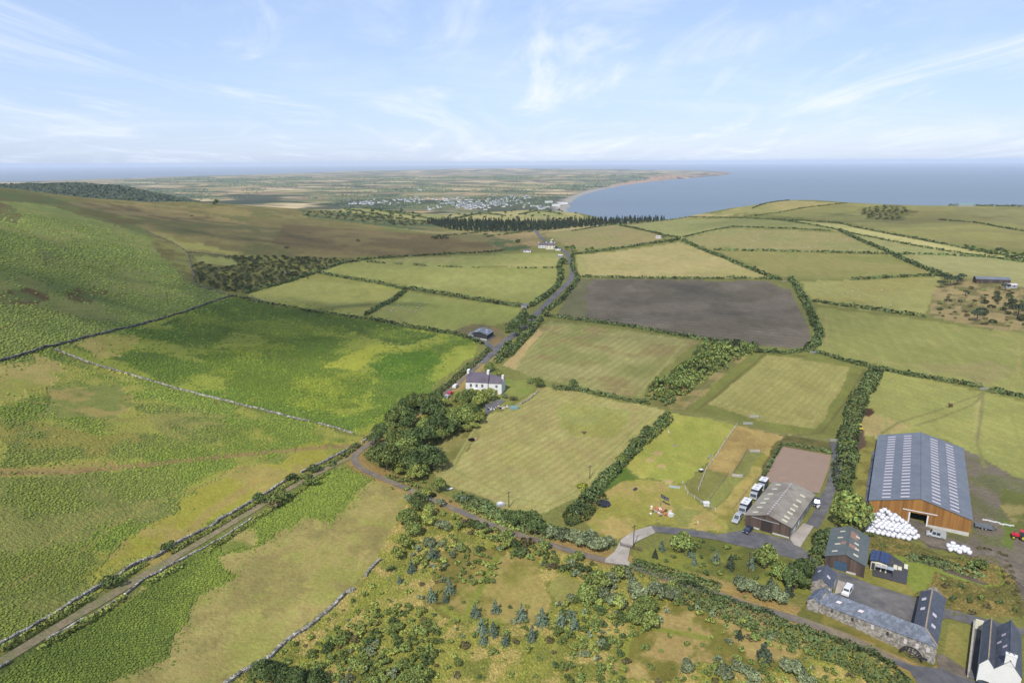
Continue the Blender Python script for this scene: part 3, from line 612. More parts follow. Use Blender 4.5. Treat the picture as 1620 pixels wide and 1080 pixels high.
# thin clouds added out of view so soft shade falls on hill, moor, fields
def added_cloud(x, y, z, ax_, by_, op, sx, sy, name='added_cloud'):
    P = np.array([(sx, sy)]); m = bpy.data.materials.new('shading_cloud_film'); m.use_nodes = True; N = m.node_tree.nodes; L = m.node_tree.links; N.clear()
    o_ = N.new('ShaderNodeOutputMaterial'); t = N.new('ShaderNodeBsdfTransparent'); d = N.new('ShaderNodeBsdfTranslucent'); d.inputs[0].default_value = (.9, .92, .95, 1)
    mx_ = N.new('ShaderNodeMixShader'); tc_ = N.new('ShaderNodeTexCoord'); nz = N.new('ShaderNodeTexNoise'); nz.inputs['Scale'].default_value = 1/170; nz.inputs['Detail'].default_value = 5
    L.new(tc_.outputs['Object'], nz.inputs[0]); mp = N.new('ShaderNodeMapping'); mp.inputs['Scale'].default_value = (1/ax_, 1/by_, 0); L.new(tc_.outputs['Object'], mp.inputs[0])
    ln = N.new('ShaderNodeVectorMath'); ln.operation = 'LENGTH'; L.new(mp.outputs[0], ln.inputs[0])
    s1 = N.new('ShaderNodeMath'); s1.operation = 'MULTIPLY_ADD'; L.new(nz.outputs[0], s1.inputs[0]); s1.inputs[1].default_value = 1.3; s1.inputs[2].default_value = .25
    s2 = N.new('ShaderNodeMath'); s2.operation = 'SUBTRACT'; L.new(s1.outputs[0], s2.inputs[0]); L.new(ln.outputs['Value'], s2.inputs[1])
    mr = N.new('ShaderNodeMapRange'); mr.interpolation_type = 'SMOOTHSTEP'; mr.inputs[1].default_value = 0; mr.inputs[2].default_value = .35; mr.inputs[4].default_value = op; L.new(s2.outputs[0], mr.inputs[0])
    L.new(mr.outputs[0], mx_.inputs[0]); L.new(t.outputs[0], mx_.inputs[1]); L.new(d.outputs[0], mx_.inputs[2]); L.new(mx_.outputs[0], o_.inputs[0])
    n1, n2 = 36, 14; V = []
    for i in range(n1+1):
        for j in range(n2+1):
            a, p = 2*math.pi*i/n1, math.pi*j/n2; V.append((ax_*1.25*math.cos(a)*math.sin(p), by_*1.25*math.sin(a)*math.sin(p), 55*math.cos(p)*(1+.4*math.sin(3*a+2*p))))
    Fs = [[i*(n2+1)+j, (i+1)*(n2+1)+j, (i+1)*(n2+1)+j+1, i*(n2+1)+j+1] for i in range(n1) for j in range(n2)]
    o = link(name, mesh(name, V, Fs, m, smooth=True), None, (x, y, z)); tag(o, 'thin cloudlet added out of view to shade the farmland', kind='structure')
def shade_cloud(px, py, z, ax_, by_, op):
    g_ = G(px, py); k_ = (z-g_.z)/math.tan(SUN_EL); added_cloud(g_.x+math.sin(SUN_AZ)*k_, g_.y+math.cos(SUN_AZ)*k_, z, ax_, by_, op, 0, 0)
shade_cloud(190, 450, 900, 230, 190, .3)
shade_cloud(430, 512, 900, 120, 60, .25)
shade_cloud(420, 375, 900, 420, 260, .22)
shade_cloud(1080, 478, 900, 200, 110, .14)
shade_cloud(1330, 345, 900, 260, 110, .2)
# ============================================================ ROADS, YARDS
from mathutils.geometry import delaunay_2d_cdt
def lift(x, y): return .07+np.hypot(x, y)*.00035
def ribbon(name, line, w, m, label, z=0.0, smooth_it=True):
    P = GG([p[0] for p in line], [p[1] for p in line])[:, :2]
    for _ in range(2):
        if smooth_it and len(P) > 2:
            Q = [P[0]]
            for i in range(len(P)-1): Q += [P[i]*.75+P[i+1]*.25, P[i]*.25+P[i+1]*.75]
            P = np.array(Q+[P[-1]])
    P = np.array(densify([tuple(p) for p in P], 3.0)); n = len(P)
    T = np.gradient(P, axis=0); T /= np.linalg.norm(T, axis=1)[:, None]+1e-9; Nn = np.stack([-T[:, 1], T[:, 0]], 1)
    V = []; K = 5
    ww = w*(1+.12*(fbm(P[:, 0], P[:, 1], 7, 2, 41)-.5)*2)
    for j in range(K):
        q = P+Nn*((j/(K-1)-.5)*ww)[:, None]; zz = zf(q[:, 0], q[:, 1])+lift(q[:, 0], q[:, 1])+z
        V.append(np.column_stack([q, zz]))
    V = np.stack(V, 1).reshape(-1, 3); I = np.arange(n*K).reshape(n, K)
    Fs = np.stack([I[:-1, :-1], I[1:, :-1], I[1:, 1:], I[:-1, 1:]], -1).reshape(-1, 4)
    return tag(link(name, mesh(name, V, Fs, m)), label, kind='structure')
def sheet(name, poly, m, label, z=0.0, step=2.5, kind='structure'):
    P = gpoly(densify(poly, 12, True))[:, :2]
    x = np.arange(P[:, 0].min(), P[:, 0].max(), step); y = np.arange(P[:, 1].min(), P[:, 1].max(), step)
    X, Y = [a.ravel() for a in np.meshgrid(x, y)]; k = pip(X, Y, P); X, Y = X[k], Y[k]
    vs = [Vector(p) for p in P]+[Vector((a, b)) for a, b in zip(X, Y)]
    r = delaunay_2d_cdt(vs, [], [list(range(len(P)))], 1, 1e-4)
    V2 = np.array([(v.x, v.y) for v in r[0]]); zz = zf(V2[:, 0], V2[:, 1])+lift(V2[:, 0], V2[:, 1])+z
    me = mesh(name, np.column_stack([V2, zz]), [list(f) for f in r[2]], m)
    bm = bmesh.new(); bm.from_mesh(me); bmesh.ops.recalc_face_normals(bm, faces=bm.faces)
    if sum(f.normal.z for f in bm.faces) < 0: bmesh.ops.reverse_faces(bm, faces=bm.faces)
    bm.to_mesh(me); bm.free()
    return tag(link(name, me), label, kind=kind)
m_asph = mat('tarmac', alb(100, 99, 102), rough=.9, var=.28, scale=.4, coord='World', second=alb(118, 114, 110))
m_lane = mat('worn_tarmac', alb(122, 114, 106), rough=.95, var=.2, scale=.5, coord='World', second=alb(142, 128, 106)); m_conc = mat('concrete', alb(186, 176, 164), rough=.9, var=.16, scale=.5, coord='World', second=alb(168, 158, 146))
m_grav = mat('gravel', alb(150, 134, 104), rough=1, var=.3, scale=1.2, coord='World', second=alb(132, 130, 84))
m_sand = mat('arena_sand', alb(158, 134, 116), rough=1, var=.06, scale=.3, coord='World', bump=.05, bscale=2)
m_dirt = mat('bare_earth', alb(124, 112, 98), rough=1, var=.25, scale=.7, coord='World', second=alb(106, 98, 86), bump=.2, bscale=1.2)
MAIN = [(846,362),(849,367),(853,374),(864,383),(880,392),(897,399),(900,408),(906,424),(905,440),(892,455),(873,473),(847,499),(825,520),(802,538),(785,553),(760,575),(735,597),(700,626),(640,667),(607,687),(573,710),(558,723),(567,740),(612,760),(650,775),(673,787),(727,808),(773,830),(823,847),(873,862),(940,883),(997,893),(1047,913),(1130,937),(1180,957),(1263,980),(1347,1010),(1420,1047),(1480,1075),(1560,1120)]
ribbon('road', MAIN[:16], 5.2, m_asph, 'grey tarmac road running north past the far cottages')
ribbon('lane', MAIN[15:], 2.5, m_lane, 'narrow dark tarmac lane curving round below the wood', z=.02)
ribbon('lane', [(783,555),(775,548),(766,540),(760,536)], 4, m_asph, 'short tarmac spur to the small black barn', z=.03)
sheet('yard', [(1398,1040),(1440,1052),(1490,1058),(1560,1085),(1600,1130),(1480,1130),(1440,1062)], m_asph, 'tarmac apron where the lane meets the mill', z=.05)
ribbon('track', [(-60,1085),(0,1048),(100,985),(210,920),(267,887),(333,847),(417,797),(467,767),(533,733),(560,722)], 2.1, m_grav, 'pale gravel track between two stone walls')
sheet('driveway', [(1030,832),(1037,843),(1007,857),(997,867),(993,886),(1000,896),(985,893),(957,890),(958,884),(972,873),(983,853),(1003,840)], m_conc, 'pale concrete entrance drive off the lane', z=.06)
sheet('yard', [(1029,832),(1060,834),(1110,840),(1135,846),(1157,842),(1180,838),(1256,856),(1268,866),(1300,895),(1330,905),(1380,925),(1456,948),(1500,962),(1560,980),(1640,1000),(1660,1012),(1560,994),(1500,978),(1458,990),(1425,978),(1380,965),(1320,940),(1322,913),(1295,908),(1278,897),(1257,884),(1240,880),(1163,862),(1138,855),(1090,848),(1037,842)], m_asph, 'dark tarmac farmyard running from the grey barn to the stone mill', z=.03)
sheet('yard', [(1249,852),(1262,838),(1271,828),(1287,833),(1276,850),(1266,866),(1256,862)], m_conc, 'pale concrete strip beside the grey barn', z=.08)
sheet('yard', [(1320,940),(1326,918),(1338,922),(1330,938)], m_conc, 'worn concrete patch beside the small stone building', z=.07)
ribbon('track', [(1320,700),(1324,712),(1325,735),(1319,765),(1306,790),(1297,812),(1284,833)], 3.6, m_asph, 'tarmac farm track beside the sand arena')
sheet('yard', [(1418,845),(1437,818),(1472,832),(1468,842),(1540,862),(1600,880),(1700,935),(1700,985),(1620,930),(1580,895),(1500,870),(1470,863),(1452,852)], m_dirt, 'bare earth yard in front of the timber barn')
sheet('yard', [(1380,893),(1410,878),(1437,897),(1434,925),(1380,911)], mat('deck', (.045,.045,.05), rough=.8, var=.2, scale=2), 'black decking terrace beside the garden room', z=.12)
sheet('arena', [(1238,707),(1315,721),(1311,742),(1296,781),(1250,775),(1208,760),(1222,732)], m_sand, 'brown sand riding arena behind the grey barn', z=.1)
sheet('path', [(762,655),(768,640),(790,632),(800,634),(782,648),(770,656)], m_asph, 'grey drive beside the white farmhouse', z=.05)
sheet('yard', [(1539,990),(1551,990),(1548,1040),(1545,1075),(1531,1073)], m_asph, 'narrow dark passage between garden wall and white house', z=.08)
sheet('path', [(1480,1035),(1492,1035),(1530,1060),(1528,1074),(1484,1056)], m_dirt, 'small earth yard at the end of the mill', z=.06)

# ============================================================ FOLIAGE
def leafquads(P, Nr, s, jit=.6, rng=RNG):
    n = len(P); N_ = Nr+rng.normal(0, jit, (n, 3)); N_ /= np.linalg.norm(N_, axis=1)[:, None]
    a = rng.normal(0, 1, (n, 3)); U = np.cross(N_, a); U /= np.linalg.norm(U, axis=1)[:, None]; Vv = np.cross(N_, U)
    s = (np.asarray(s)*np.ones(n))[:, None]; k1 = rng.uniform(.6, 1.3, (n, 1)); k2 = rng.uniform(.6, 1.3, (n, 1)); b = N_*s*.22
    Q = np.stack([P-U*s*.5*k1-b, P-Vv*s*.5*k2+b*.5, P+U*s*.5*k2-b, P+Vv*s*.5*k1+b*.5], 1)
    return Q.reshape(-1, 3), np.arange(n*4).reshape(n, 4)
def tints(n, v=.35, hue=.12, rng=RNG):
    b = rng.uniform(1-v, 1+v, (n, 1)); h = rng.normal(0, hue, (n, 1))
    return np.repeat(np.clip(np.concatenate([b*(1+h), b, b*(1-h*.6)], 1), .1, 2.2), 4, 0)
def leafmat(name, r, g, b, ov=.18, tr=.18): return mat(name, (r, g, b), rough=.75, tint='tint', spec=.2, objvar=ov, transl=tr)
LM = {'dark': leafmat('leaf_dark', .085, .120, .038, .3), 'mid': leafmat('leaf_mid', .155, .195, .052, .3), 'light': leafmat('leaf_light', .24, .27, .065, .25),
      'pale': leafmat('leaf_pale', .185, .22, .115, .25), 'blue': leafmat('leaf_blue', .13, .175, .115, .25), 'conifer': leafmat('leaf_conifer', .055, .076, .044, .25),
      'hedge': leafmat('leaf_hedge', .100, .135, .048, .2), 'gorse': leafmat('leaf_gorse', .062, .074, .030), 'brown': leafmat('leaf_brown', .13, .11, .05),
      'yellow': leafmat('leaf_yellow', .26, .28, .04)}
m_bark = mat('bark', (.09, .07, .05), rough=.95, var=.3, scale=3)
def trunk_mesh(h, r, limbs=4, spread=.5):
    b = MB(); b.bar((0, 0, -.4), (0, 0, h*.5), r, 7, r*.7); b.bar((0, 0, h*.5), (.05*h, 0, h*.82), r*.7, 6, r*.25)
    for i in range(limbs):
        a = i*2.4+.5; z = h*(.3+.1*i/limbs); b.bar((0, 0, z), (math.cos(a)*spread*h, math.sin(a)*spread*h, z+h*.32), r*.4, 5, r*.12)
    return mesh('trunk', b.v, b.f, m_bark)
def crown_round(Rr, H, nl, nq, s, flat=1.0, seed=0, base=.12, v=.45, hue=.13):
    rg = np.random.default_rng(seed); C = []; Rl = []
    for i in range(nl):
        a = rg.uniform(0, 6.283); u = rg.uniform(.0, 1); r = Rr*.68*math.sqrt(u); z = H*(base+.28)+(1-u)*H*.38*rg.uniform(.4, 1.1)*flat
        C.append((r*math.cos(a), r*math.sin(a), z)); Rl.append(Rr*rg.uniform(.26, .46))
    C = np.array(C); Rl = np.array(Rl); P = []; Nn = []; T = []
    for i in range(nl):
        k = int(nq*Rl[i]**2/np.sum(Rl**2)); d = rg.normal(0, 1, (k, 3)); d[:, 2] = np.where(d[:, 2] < -.3, -d[:, 2]*.6, d[:, 2]); d /= np.linalg.norm(d, axis=1)[:, None]
        p = C[i]+d*(Rl[i]*rg.uniform(.72, 1.06, (k, 1)))*np.array([1, 1, .82*H/(1.6*Rr) if H < 1.6*Rr else .9])
        dist = np.linalg.norm(p[:, None, :]-C[None], axis=2)/Rl[None]; dist[:, i] = 9
        ok = (dist.min(1) > .62) & (p[:, 2] > H*base*.4); P.append(p[ok]); Nn.append(d[ok]); T.append(np.full(ok.sum(), rg.uniform(.8, 1.22)))
    P = np.concatenate(P); Nn = np.concatenate(Nn); V, Fq = leafquads(P, Nn, s*rg.uniform(.7, 1.3, len(P)), .55, rg)
    return V, Fq, np.clip(tints(len(P), v, hue, rg)*np.repeat(np.concatenate(T), 4)[:, None], 0, 2)
def crown_cone(Rr, H, tiers, nq, s, seed=0):
    rg = np.random.default_rng(seed); P = []; Nn = []
    for i in range(tiers):
        f = i/(tiers-1); z = H*(.1+.86*f); r = Rr*(1-f)**.8*rg.uniform(.85, 1.1)+.08*Rr; nb = max(3, int(9*(1-f)+3)); k = max(3, int(nq*(1-f*.75)/tiers/nb*1.5))
        for j in range(nb):
            a = rg.uniform(0, 6.283); rr_ = r*rg.uniform(.75, 1.15); t = rg.uniform(.15, 1, k); w = rg.normal(0, .13, k)*rr_*(1.1-t)
            P.append(np.stack([np.cos(a)*t*rr_-np.sin(a)*w, np.sin(a)*t*rr_+np.cos(a)*w, z-t*t*rr_*.18+rg.normal(0, .02*H, k)], 1)); Nn.append(np.tile([np.cos(a)*.5, np.sin(a)*.5, .9], (k, 1)))
    P = np.concatenate(P); Nn = np.concatenate(Nn); V, Fq = leafquads(P, Nn, s*rg.uniform(.7, 1.3, len(P)), .4, rg)
    return V, Fq, tints(len(P), .35, .07, rg)
PROTO = {}
def make_kind(kind, name, cat, lm, builder, th, tr, nvar=3, limbs=4):
    L = []
    for i in range(nvar):
        V, Fq, T = builder(i); cm = mesh('crown', V, Fq, LM[lm], tint=T); L.append((name, cat, trunk_mesh(th, tr, limbs), cm))
    PROTO[kind] = L
make_kind('oak', 'broadleaf_tree', 'tree', 'mid', lambda i: crown_round(5, 8.5, 22, 2600, .62, seed=10+i), 7, .32)
make_kind('oakdark', 'broadleaf_tree', 'tree', 'dark', lambda i: crown_round(5, 8.5, 20, 2400, .62, seed=20+i), 7, .32)
make_kind('oaklight', 'broadleaf_tree', 'tree', 'light', lambda i: crown_round(3.2, 5.6, 16, 1300, .5, seed=30+i), 4.6, .2)
make_kind('willow', 'willow_tree', 'tree', 'pale', lambda i: crown_round(3, 4.4, 18, 1300, .45, seed=40+i, v=.4, hue=.06), 3.6, .16)
make_kind('bush', 'bush', 'bush', 'mid', lambda i: crown_round(1.7, 2.3, 9, 420, .36, seed=50+i, base=.02), 1.6, .07, 4)
make_kind('bushdark', 'bush', 'bush', 'dark', lambda i: crown_round(1.7, 2.3, 9, 420, .36, seed=60+i, base=.02), 1.6, .07, 4)
make_kind('bushpale', 'bush', 'bush', 'pale', lambda i: crown_round(1.6, 2.1, 9, 420, .34, seed=70+i, base=.02), 1.5, .07, 3)
make_kind('bushlight', 'bush', 'bush', 'light', lambda i: crown_round(1.6, 2.1, 9, 420, .36, seed=80+i, base=.02), 1.5, .07, 3)
make_kind('bushbrown', 'bush', 'bush', 'brown', lambda i: crown_round(1.5, 1.6, 8, 320, .36, seed=90+i, base=.02), 1.2, .06, 3)
make_kind('bushyellow', 'bush', 'bush', 'yellow', lambda i: crown_round(1.5, 2.2, 8, 320, .4, seed=95+i, base=.02), 1.5, .06, 1)
make_kind('spruce', 'spruce_tree', 'conifer tree', 'blue', lambda i: crown_cone(1.75, 5.0, 13, 1100, .34, seed=100+i), 4.6, .13, 4, 0)
make_kind('fir', 'fir_tree', 'conifer tree', 'conifer', lambda i: crown_cone(1.9, 5.5, 13, 1000, .4, seed=110+i), 5, .13, 3, 0)
make_kind('tallfir', 'conifer_tree', 'conifer tree', 'conifer', lambda i: crown_cone(3.3, 14, 12, 260, 1.5, seed=120+i), 13, .25, 4, 0)
make_kind('pine', 'pine_tree', 'pine tree', 'conifer', lambda i: crown_round(4.5, 8, 12, 800, .8, flat=.5, seed=130+i, base=.45), 7.5, .3, 3)
make_kind('far', 'broadleaf_tree', 'tree', 'dark', lambda i: crown_round(4.5, 7.5, 12, 260, 1.5, seed=140+i), 6, .3, 3)
make_kind('farbush', 'bush', 'bush', 'gorse', lambda i: crown_round(2.2, 2.6, 6, 90, 1.0, seed=150+i, base=.02), 1.5, .1, 4)
COUNT = {}
QUEUE = []; QK = {'bush', 'bushdark', 'bushpale', 'bushlight', 'bushbrown', 'farbush', 'tallfir'}
def plant_w(kind, x, y, sc, label, group=None, sz=1.0, z=None, queue=False):
    if queue: QUEUE.append((kind, x, y, z1(x, y) if z is None else z, sc, sz, label, group)); return None
    L = PROTO[kind]; i = int(RNG.integers(0, len(L))); name, cat, tm, cm = L[i]
    o = thing(name, label, cat, (x, y, z1(x, y) if z is None else z), float(RNG.uniform(0, 6.28)), group); o.scale = (sc, sc, sc*sz)
    link('trunk', tm, o); link('crown', cm, o); COUNT[kind] = COUNT.get(kind, 0)+1
    return o
def plant(kind, px, py, sc, label, group=None, sz=1.0):
    p = G(px, py); return plant_w(kind, p.x, p.y, sc, label, group, sz)
def scatter_plants(poly, items, spacing, labels, group, smin=.7, smax=1.3, dens=1.0, excl=()):
    """items: list of (kind, weight); one separate plant per accepted spot"""
    P = gpoly(densify(poly, 30, True)); E = [gpoly(e) for e in excl]
    x0, x1 = P[:, 0].min(), P[:, 0].max(); y0, y1 = P[:, 1].min(), P[:, 1].max(); n = int((x1-x0)*(y1-y0)/spacing**2*3)
    X = RNG.uniform(x0, x1, n); Y = RNG.uniform(y0, y1, n); ok = pip(X, Y, P)
    for e in E: ok &= ~pip(X, Y, e)
    X, Y = X[ok], Y[ok]; acc = []
    ks = [k for k, w in items]; ws = np.array([w for k, w in items], float); ws /= ws.sum()
    for x, y in zip(X, Y):
        sp_ = spacing*(1 if dens >= 1 else 1+(1-dens)*2*float(vnoise(x/14, y/14, 3)))
        if all((x-a)**2+(y-b)**2 > sp_**2 for a, b in acc): acc.append((x, y))
    Z = zf([a for a, b in acc], [b for a, b in acc]) if acc else []
    for (x, y), z in zip(acc, Z):
        k = ks[int(RNG.choice(len(ks), p=ws))]; plant_w(k, x, y, float(RNG.uniform(smin, smax)), labels[k] if isinstance(labels, dict) else labels, group, float(RNG.uniform(.85, 1.15)), z=float(z), queue=k in QK)
    return len(acc)
HQ = [0]
def hedge(line, w, h, label, lm='hedge', gaps=0.0, name='hedge', cat='hedge', group=None, rough=1.0):
    P = GG([p[0] for p in line], [p[1] for p in line])[:, :2]; seg = np.linalg.norm(np.diff(P, axis=0), axis=1); Ls = np.concatenate([[0], np.cumsum(seg)]); Lt = Ls[-1]
    rm = np.hypot(*P.mean(0)); s = float(np.clip(rm*.0030, .5, 2.2)); arc = w+2*h*.8
    n = int(Lt*arc/(s*s)*1.9); HQ[0] += n
    t = RNG.uniform(0, Lt, n); x = np.interp(t, Ls, P[:, 0]); y = np.interp(t, Ls, P[:, 1]); i = np.clip(np.searchsorted(Ls, t)-1, 0, len(seg)-1)
    T = np.diff(P, axis=0)[i]/seg[i][:, None]; Nn = np.stack([-T[:, 1], T[:, 0]], 1); ph = RNG.uniform(-.15, math.pi+.15, n)
    ls = max(3.0, s*3)
    en = np.clip(np.minimum(t, Lt-t)/(w*.8)+.25, 0, 1); sd0 = float(P[0, 0]+P[0, 1])
    bl = (.66+.42*vnoise(t/ls+sd0, t*0, 11)*rough+.42*vnoise(t/(ls*.55)+sd0, ph*2.2, 12)*rough)*en*RNG.uniform(.55, 1.0, n)**.35
    off = np.cos(ph)*w*.5*bl; up_ = np.maximum(np.sin(ph), 0)*h*bl*(.75+.5*vnoise(t/(ls*.8)+sd0, t*0, 13))
    mz_ = (fbm(x, y, 12, 2, 51)-.5)*w*.35*rough
    X = x+Nn[:, 0]*(off+mz_); Y = y+Nn[:, 1]*(off+mz_); Z = zf(x, y)+up_
    keep = vnoise(t/9, t*0, 14) > gaps; D = np.stack([Nn[:, 0]*np.cos(ph), Nn[:, 1]*np.cos(ph), np.maximum(np.sin(ph), .1)], 1)
    if w > 1.8:      # self sown shrubs that break the top line of the hedge
        for tq in np.arange(RNG.uniform(5, 20), Lt, 16):
            if RNG.random() < .55:
                tq += RNG.uniform(-6, 6); bx, by = np.interp(tq, Ls, P[:, 0]), np.interp(tq, Ls, P[:, 1]); QUEUE.append(('farbush' if rm > 330 else ('bushdark', 'bush', 'bushpale')[int(RNG.integers(3))], float(bx), float(by), z1(bx, by), h/2.6*RNG.uniform(.8, 1.45), RNG.uniform(.9, 1.3), 'taller self sown shrub standing in a field hedge', 'shrubs in the field hedges'))
    c = P.mean(0); c3_ = np.array([c[0], c[1], z1(*c)])
    V, Fq = leafquads(np.stack([X, Y, Z], 1)[keep]-c3_, D[keep], s*RNG.uniform(.7, 1.35, keep.sum()), .5)
    o = link(name, mesh(name, V, Fq, LM[lm], tint=np.clip(tints(keep.sum(), .35, .1)*np.repeat(.8+.45*vnoise(t[keep]/5, t[keep]*0, 15), 4)[:, None], 0, 2)), None, c3_)
    return tag(o, label, cat, group)
H_ = [
 ([(366,468),(445,484),(500,494),(583,505)], 2.2, 1.8, 'low hedge along the foot of the leftmost mown pasture, ending at the stone wall corner'),
 ([(583,505),(640,517),(722,530),(748,538),(765,545)], 3, 2.6, 'thick hedge between the sheep pasture and the sunlit bracken slope'),
 ([(385,464),(415,457),(455,446),(498,432)], 4, 3, 'bushy hedge between the gorse ground and the leftmost pasture'),
 ([(497,430),(545,440),(600,449),(640,458)], 3, 2.6, 'dark hedge along the top of the leftmost pasture'),
 ([(577,499),(595,489),(622,476),(642,459)], 4, 3, 'short gappy hedge dividing the two left pastures'),
 ([(645,457),(700,466),(740,473),(790,481),(836,487)], 3.4, 3, 'dark hedge along the top of the sheep pasture'),
 ([(505,428),(540,417),(575,411),(640,406),(700,403),(780,399),(800,396)], 3, 2.2, 'long hedge at the foot of the brown moor'),
 ([(580,415),(660,420),(760,424),(884,424)], 1.6, 1.6, 'thin row of clipped shrubs crossing the far left meadow', .45),
 ([(838,486),(860,473),(880,455),(888,440),(884,424),(890,412)], 5, 4, 'tall hedge on the left of the main road'),
 ([(858,497),(885,478),(906,455),(914,442),(907,425),(905,405)], 4.5, 2.8, 'hedge on the right of the main road beside the ploughed field'),
 ([(862,500),(920,507),(1000,518),(1105,537),(1130,541),(1200,548)], 3.6, 2.6, 'long hedge under the ploughed field'),
 ([(914,438),(980,440),(1100,441),(1200,441),(1228,442)], 2.6, 2.2, 'hedge between the ploughed field and the straw coloured field'),
 ([(905,403),(935,400),(975,394),(1030,386),(1076,379)], 4.2, 3, 'dark hedge along the top of the straw coloured field'),
 ([(1080,381),(1110,395),(1160,415),(1212,436),(1236,444)], 4, 3, 'hedge sloping down right of the straw coloured field'),
 ([(1250,440),(1262,458),(1278,485),(1292,515),(1297,530),(1290,545),(1275,553)], 6, 3.4, 'wide hedge along the right end of the ploughed field'),
 ([(1128,396),(1180,397),(1240,398),(1320,400),(1400,402),(1440,403)], 3, 2.6, 'hedge between the upper grazing field and the olive field'),
 ([(1326,364),(1360,380),(1400,397),(1440,416),(1480,432),(1505,440)], 5, 3.2, 'broad hedge running diagonally down to the pine trees'),
 ([(1345,443),(1400,440),(1450,437),(1500,436)], 3, 2.4, 'hedge between the olive field and the pale field below it'),
 ([(1285,477),(1340,485),(1400,493),(1465,502)], 3.6, 2.6, 'hedge along the bottom of the pale field left of the pines'),
 ([(1080,376),(1120,366),(1160,359),(1220,361),(1320,366)], 2.6, 2, 'thin hedge round the top of the upper grazing field'),
 ([(980,357),(1010,363),(1050,373),(1076,377),(1060,384)], 3, 2.6, 'hedge between the far road field and the green headland field'),
 ([(905,366),(960,357),(1020,351),(1090,344),(1160,345),(1230,348),(1290,357),(1340,367),(1330,365)], 2.4, 2, 'thin hedge under the conifer belt and across the headland fields'),
 ([(1230,348),(1330,354),(1420,373),(1500,388),(1580,403),(1620,411)], 3, 2.2, 'curving hedge above the pale strip field'),
 ([(1330,366),(1400,380),(1470,393),(1540,404),(1620,415)], 2.8, 2, 'curving hedge below the pale strip field'),
 ([(1425,402),(1480,403),(1560,407),(1640,416)], 2.6, 2, 'hedge between the two right hand headland fields'),
 ([(1485,348),(1540,352),(1620,366),(1700,380)], 2.4, 2, 'far hedge crossing the slope below the skyline shed'),
 ([(1170,345),(1230,337),(1300,326),(1340,322)], 2.2, 1.8, 'far hedge rising to the headland skyline'),
 ([(1195,557),(1240,560),(1275,555),(1300,560),(1340,572),(1378,582),(1450,596),(1520,607),(1556,614)], 3, 2.2, 'hedge along the top of the paddock and the east hay field'),
 ([(1562,619),(1620,628),(1700,645)], 3.6, 2.4, 'hedge right of the upper field gateway'),
 ([(1384,588),(1372,615),(1356,640),(1348,665),(1343,700),(1338,740),(1333,775)], 8, 4.2, 'very wide dark hedge running from the paddock corner down to the big round tree'),
 ([(871,612),(880,612)], 2, 1.6, 'short hedge stub beside the round bush'),
 ([(875,615),(920,618),(960,627),(1000,636),(1028,640)], 3, 2.2, 'clipped hedge between the two central hay fields'),
 ([(1440,402),(1430,399)], 2, 1.5, 'hedge stub at the junction of three fields'),
 ([(640,665),(600,684),(570,703),(545,722),(520,738)], 3, 1.6, 'scrubby bank between the bracken field and the lane bend', .2),
 ([(775,553),(745,580),(715,605),(685,628),(660,650),(640,663)], 4, 2.4, 'leafy bank on the left of the lane above the wood'),
 ([(805,545),(795,560),(786,575)], 5, 4, 'leafy bank right of the lane above the white farmhouse'),
 ([(832,497),(815,515),(800,527)], 6, 5, 'tangle of shrubs between the road and the black barn'),
 ([(855,505),(838,528),(818,548),(800,566)], 5, 4, 'overgrown hedge at the left edge of the upper hay field'),
 ([(1236,704),(1222,728),(1207,757)], 1.6, 1.6, 'narrow hedge at the left side of the sand arena'),
 ([(1240,703),(1280,709),(1317,718)], 1.8, 1.6, 'narrow hedge at the back of the sand arena'),
 ([(905,812),(930,790),(955,765),(985,735),(1005,712),(1030,690),(1050,668),(1056,660)], 5, 4, 'overgrown hedge of mixed shrubs between the central hay field and the bright paddock'),
 ([(720,785),(760,802),(800,822),(850,840),(900,850)], 6, 3.2, 'dense roadside hedge under the central hay field'),
 ([(997,893),(1060,912),(1130,930),(1180,945)], 4, 1.8, 'low scrub bank beside the lane opposite the mill', .2),
 ([(1047,925),(1100,945),(1180,975),(1240,1000),(1300,1025),(1370,1050),(1440,1080)], 9, 3.2, 'wide bramble hedge below the lane in front of the mill'),
 ([(1430,880),(1480,890),(1530,905),(1560,912)], 4, 1.6, 'shrubby bank between the bale yard and the garden lawn'),
 ([(1290,868),(1310,845),(1300,870),(1290,895)], 5, 3, 'dense shrubs left of the green roofed shed'),
 ([(1190,330),(1230,319),(1250,317.5)], 3, 2, 'dark scrub on the highest point of the headland'),
 ([(1500,325),(1560,326),(1640,328)], 5, 3, 'dark scrub along the skyline right of the far shed'),
]
for it in H_:
    ln, w, h, lb = it[:4]; hedge(ln, w*.86, h*.82, lb, gaps=it[4] if len(it) > 4 else .0)
print('hedge quads', HQ[0])
# ---- woods round the farmhouse
wl = 'in the wood between the lane bend and the white farmhouse'
scatter_plants([(592,700),(640,655),(680,630),(705,640),(712,668),(745,660),(762,668),(735,690),(705,700),(690,725),(688,745),(655,765),(620,748),(590,728)],
   [('oak', 4), ('oakdark', 2.2), ('oaklight', 3), ('willow', 1.6), ('bush', 1)], 3.9, {'willow': 'pale grey green tree '+wl, 'oak': 'mid green broadleaf tree '+wl, 'oakdark': 'dark green broadleaf tree '+wl, 'oaklight': 'small light green tree '+wl, 'bush': 'undergrowth bush '+wl}, 'trees of the wood by the farmhouse', .62, 1.12)
scatter_plants([(720,645),(745,625),(765,632),(770,650),(765,672),(735,675)], [('oaklight', 3), ('oak', 1)], 4, 'garden tree in front of the white farmhouse', 'garden trees below the farmhouse', .7, 1.0)
plant('oaklight', 772, 634, 1.35, 'light green garden tree hiding the middle of the farmhouse front')
plant('oaklight', 752, 628, .8, 'small yellowish shrub beside the farmhouse porch')
plant('oaklight', 722, 636, .9, 'yellow green garden tree beside the parked red car')
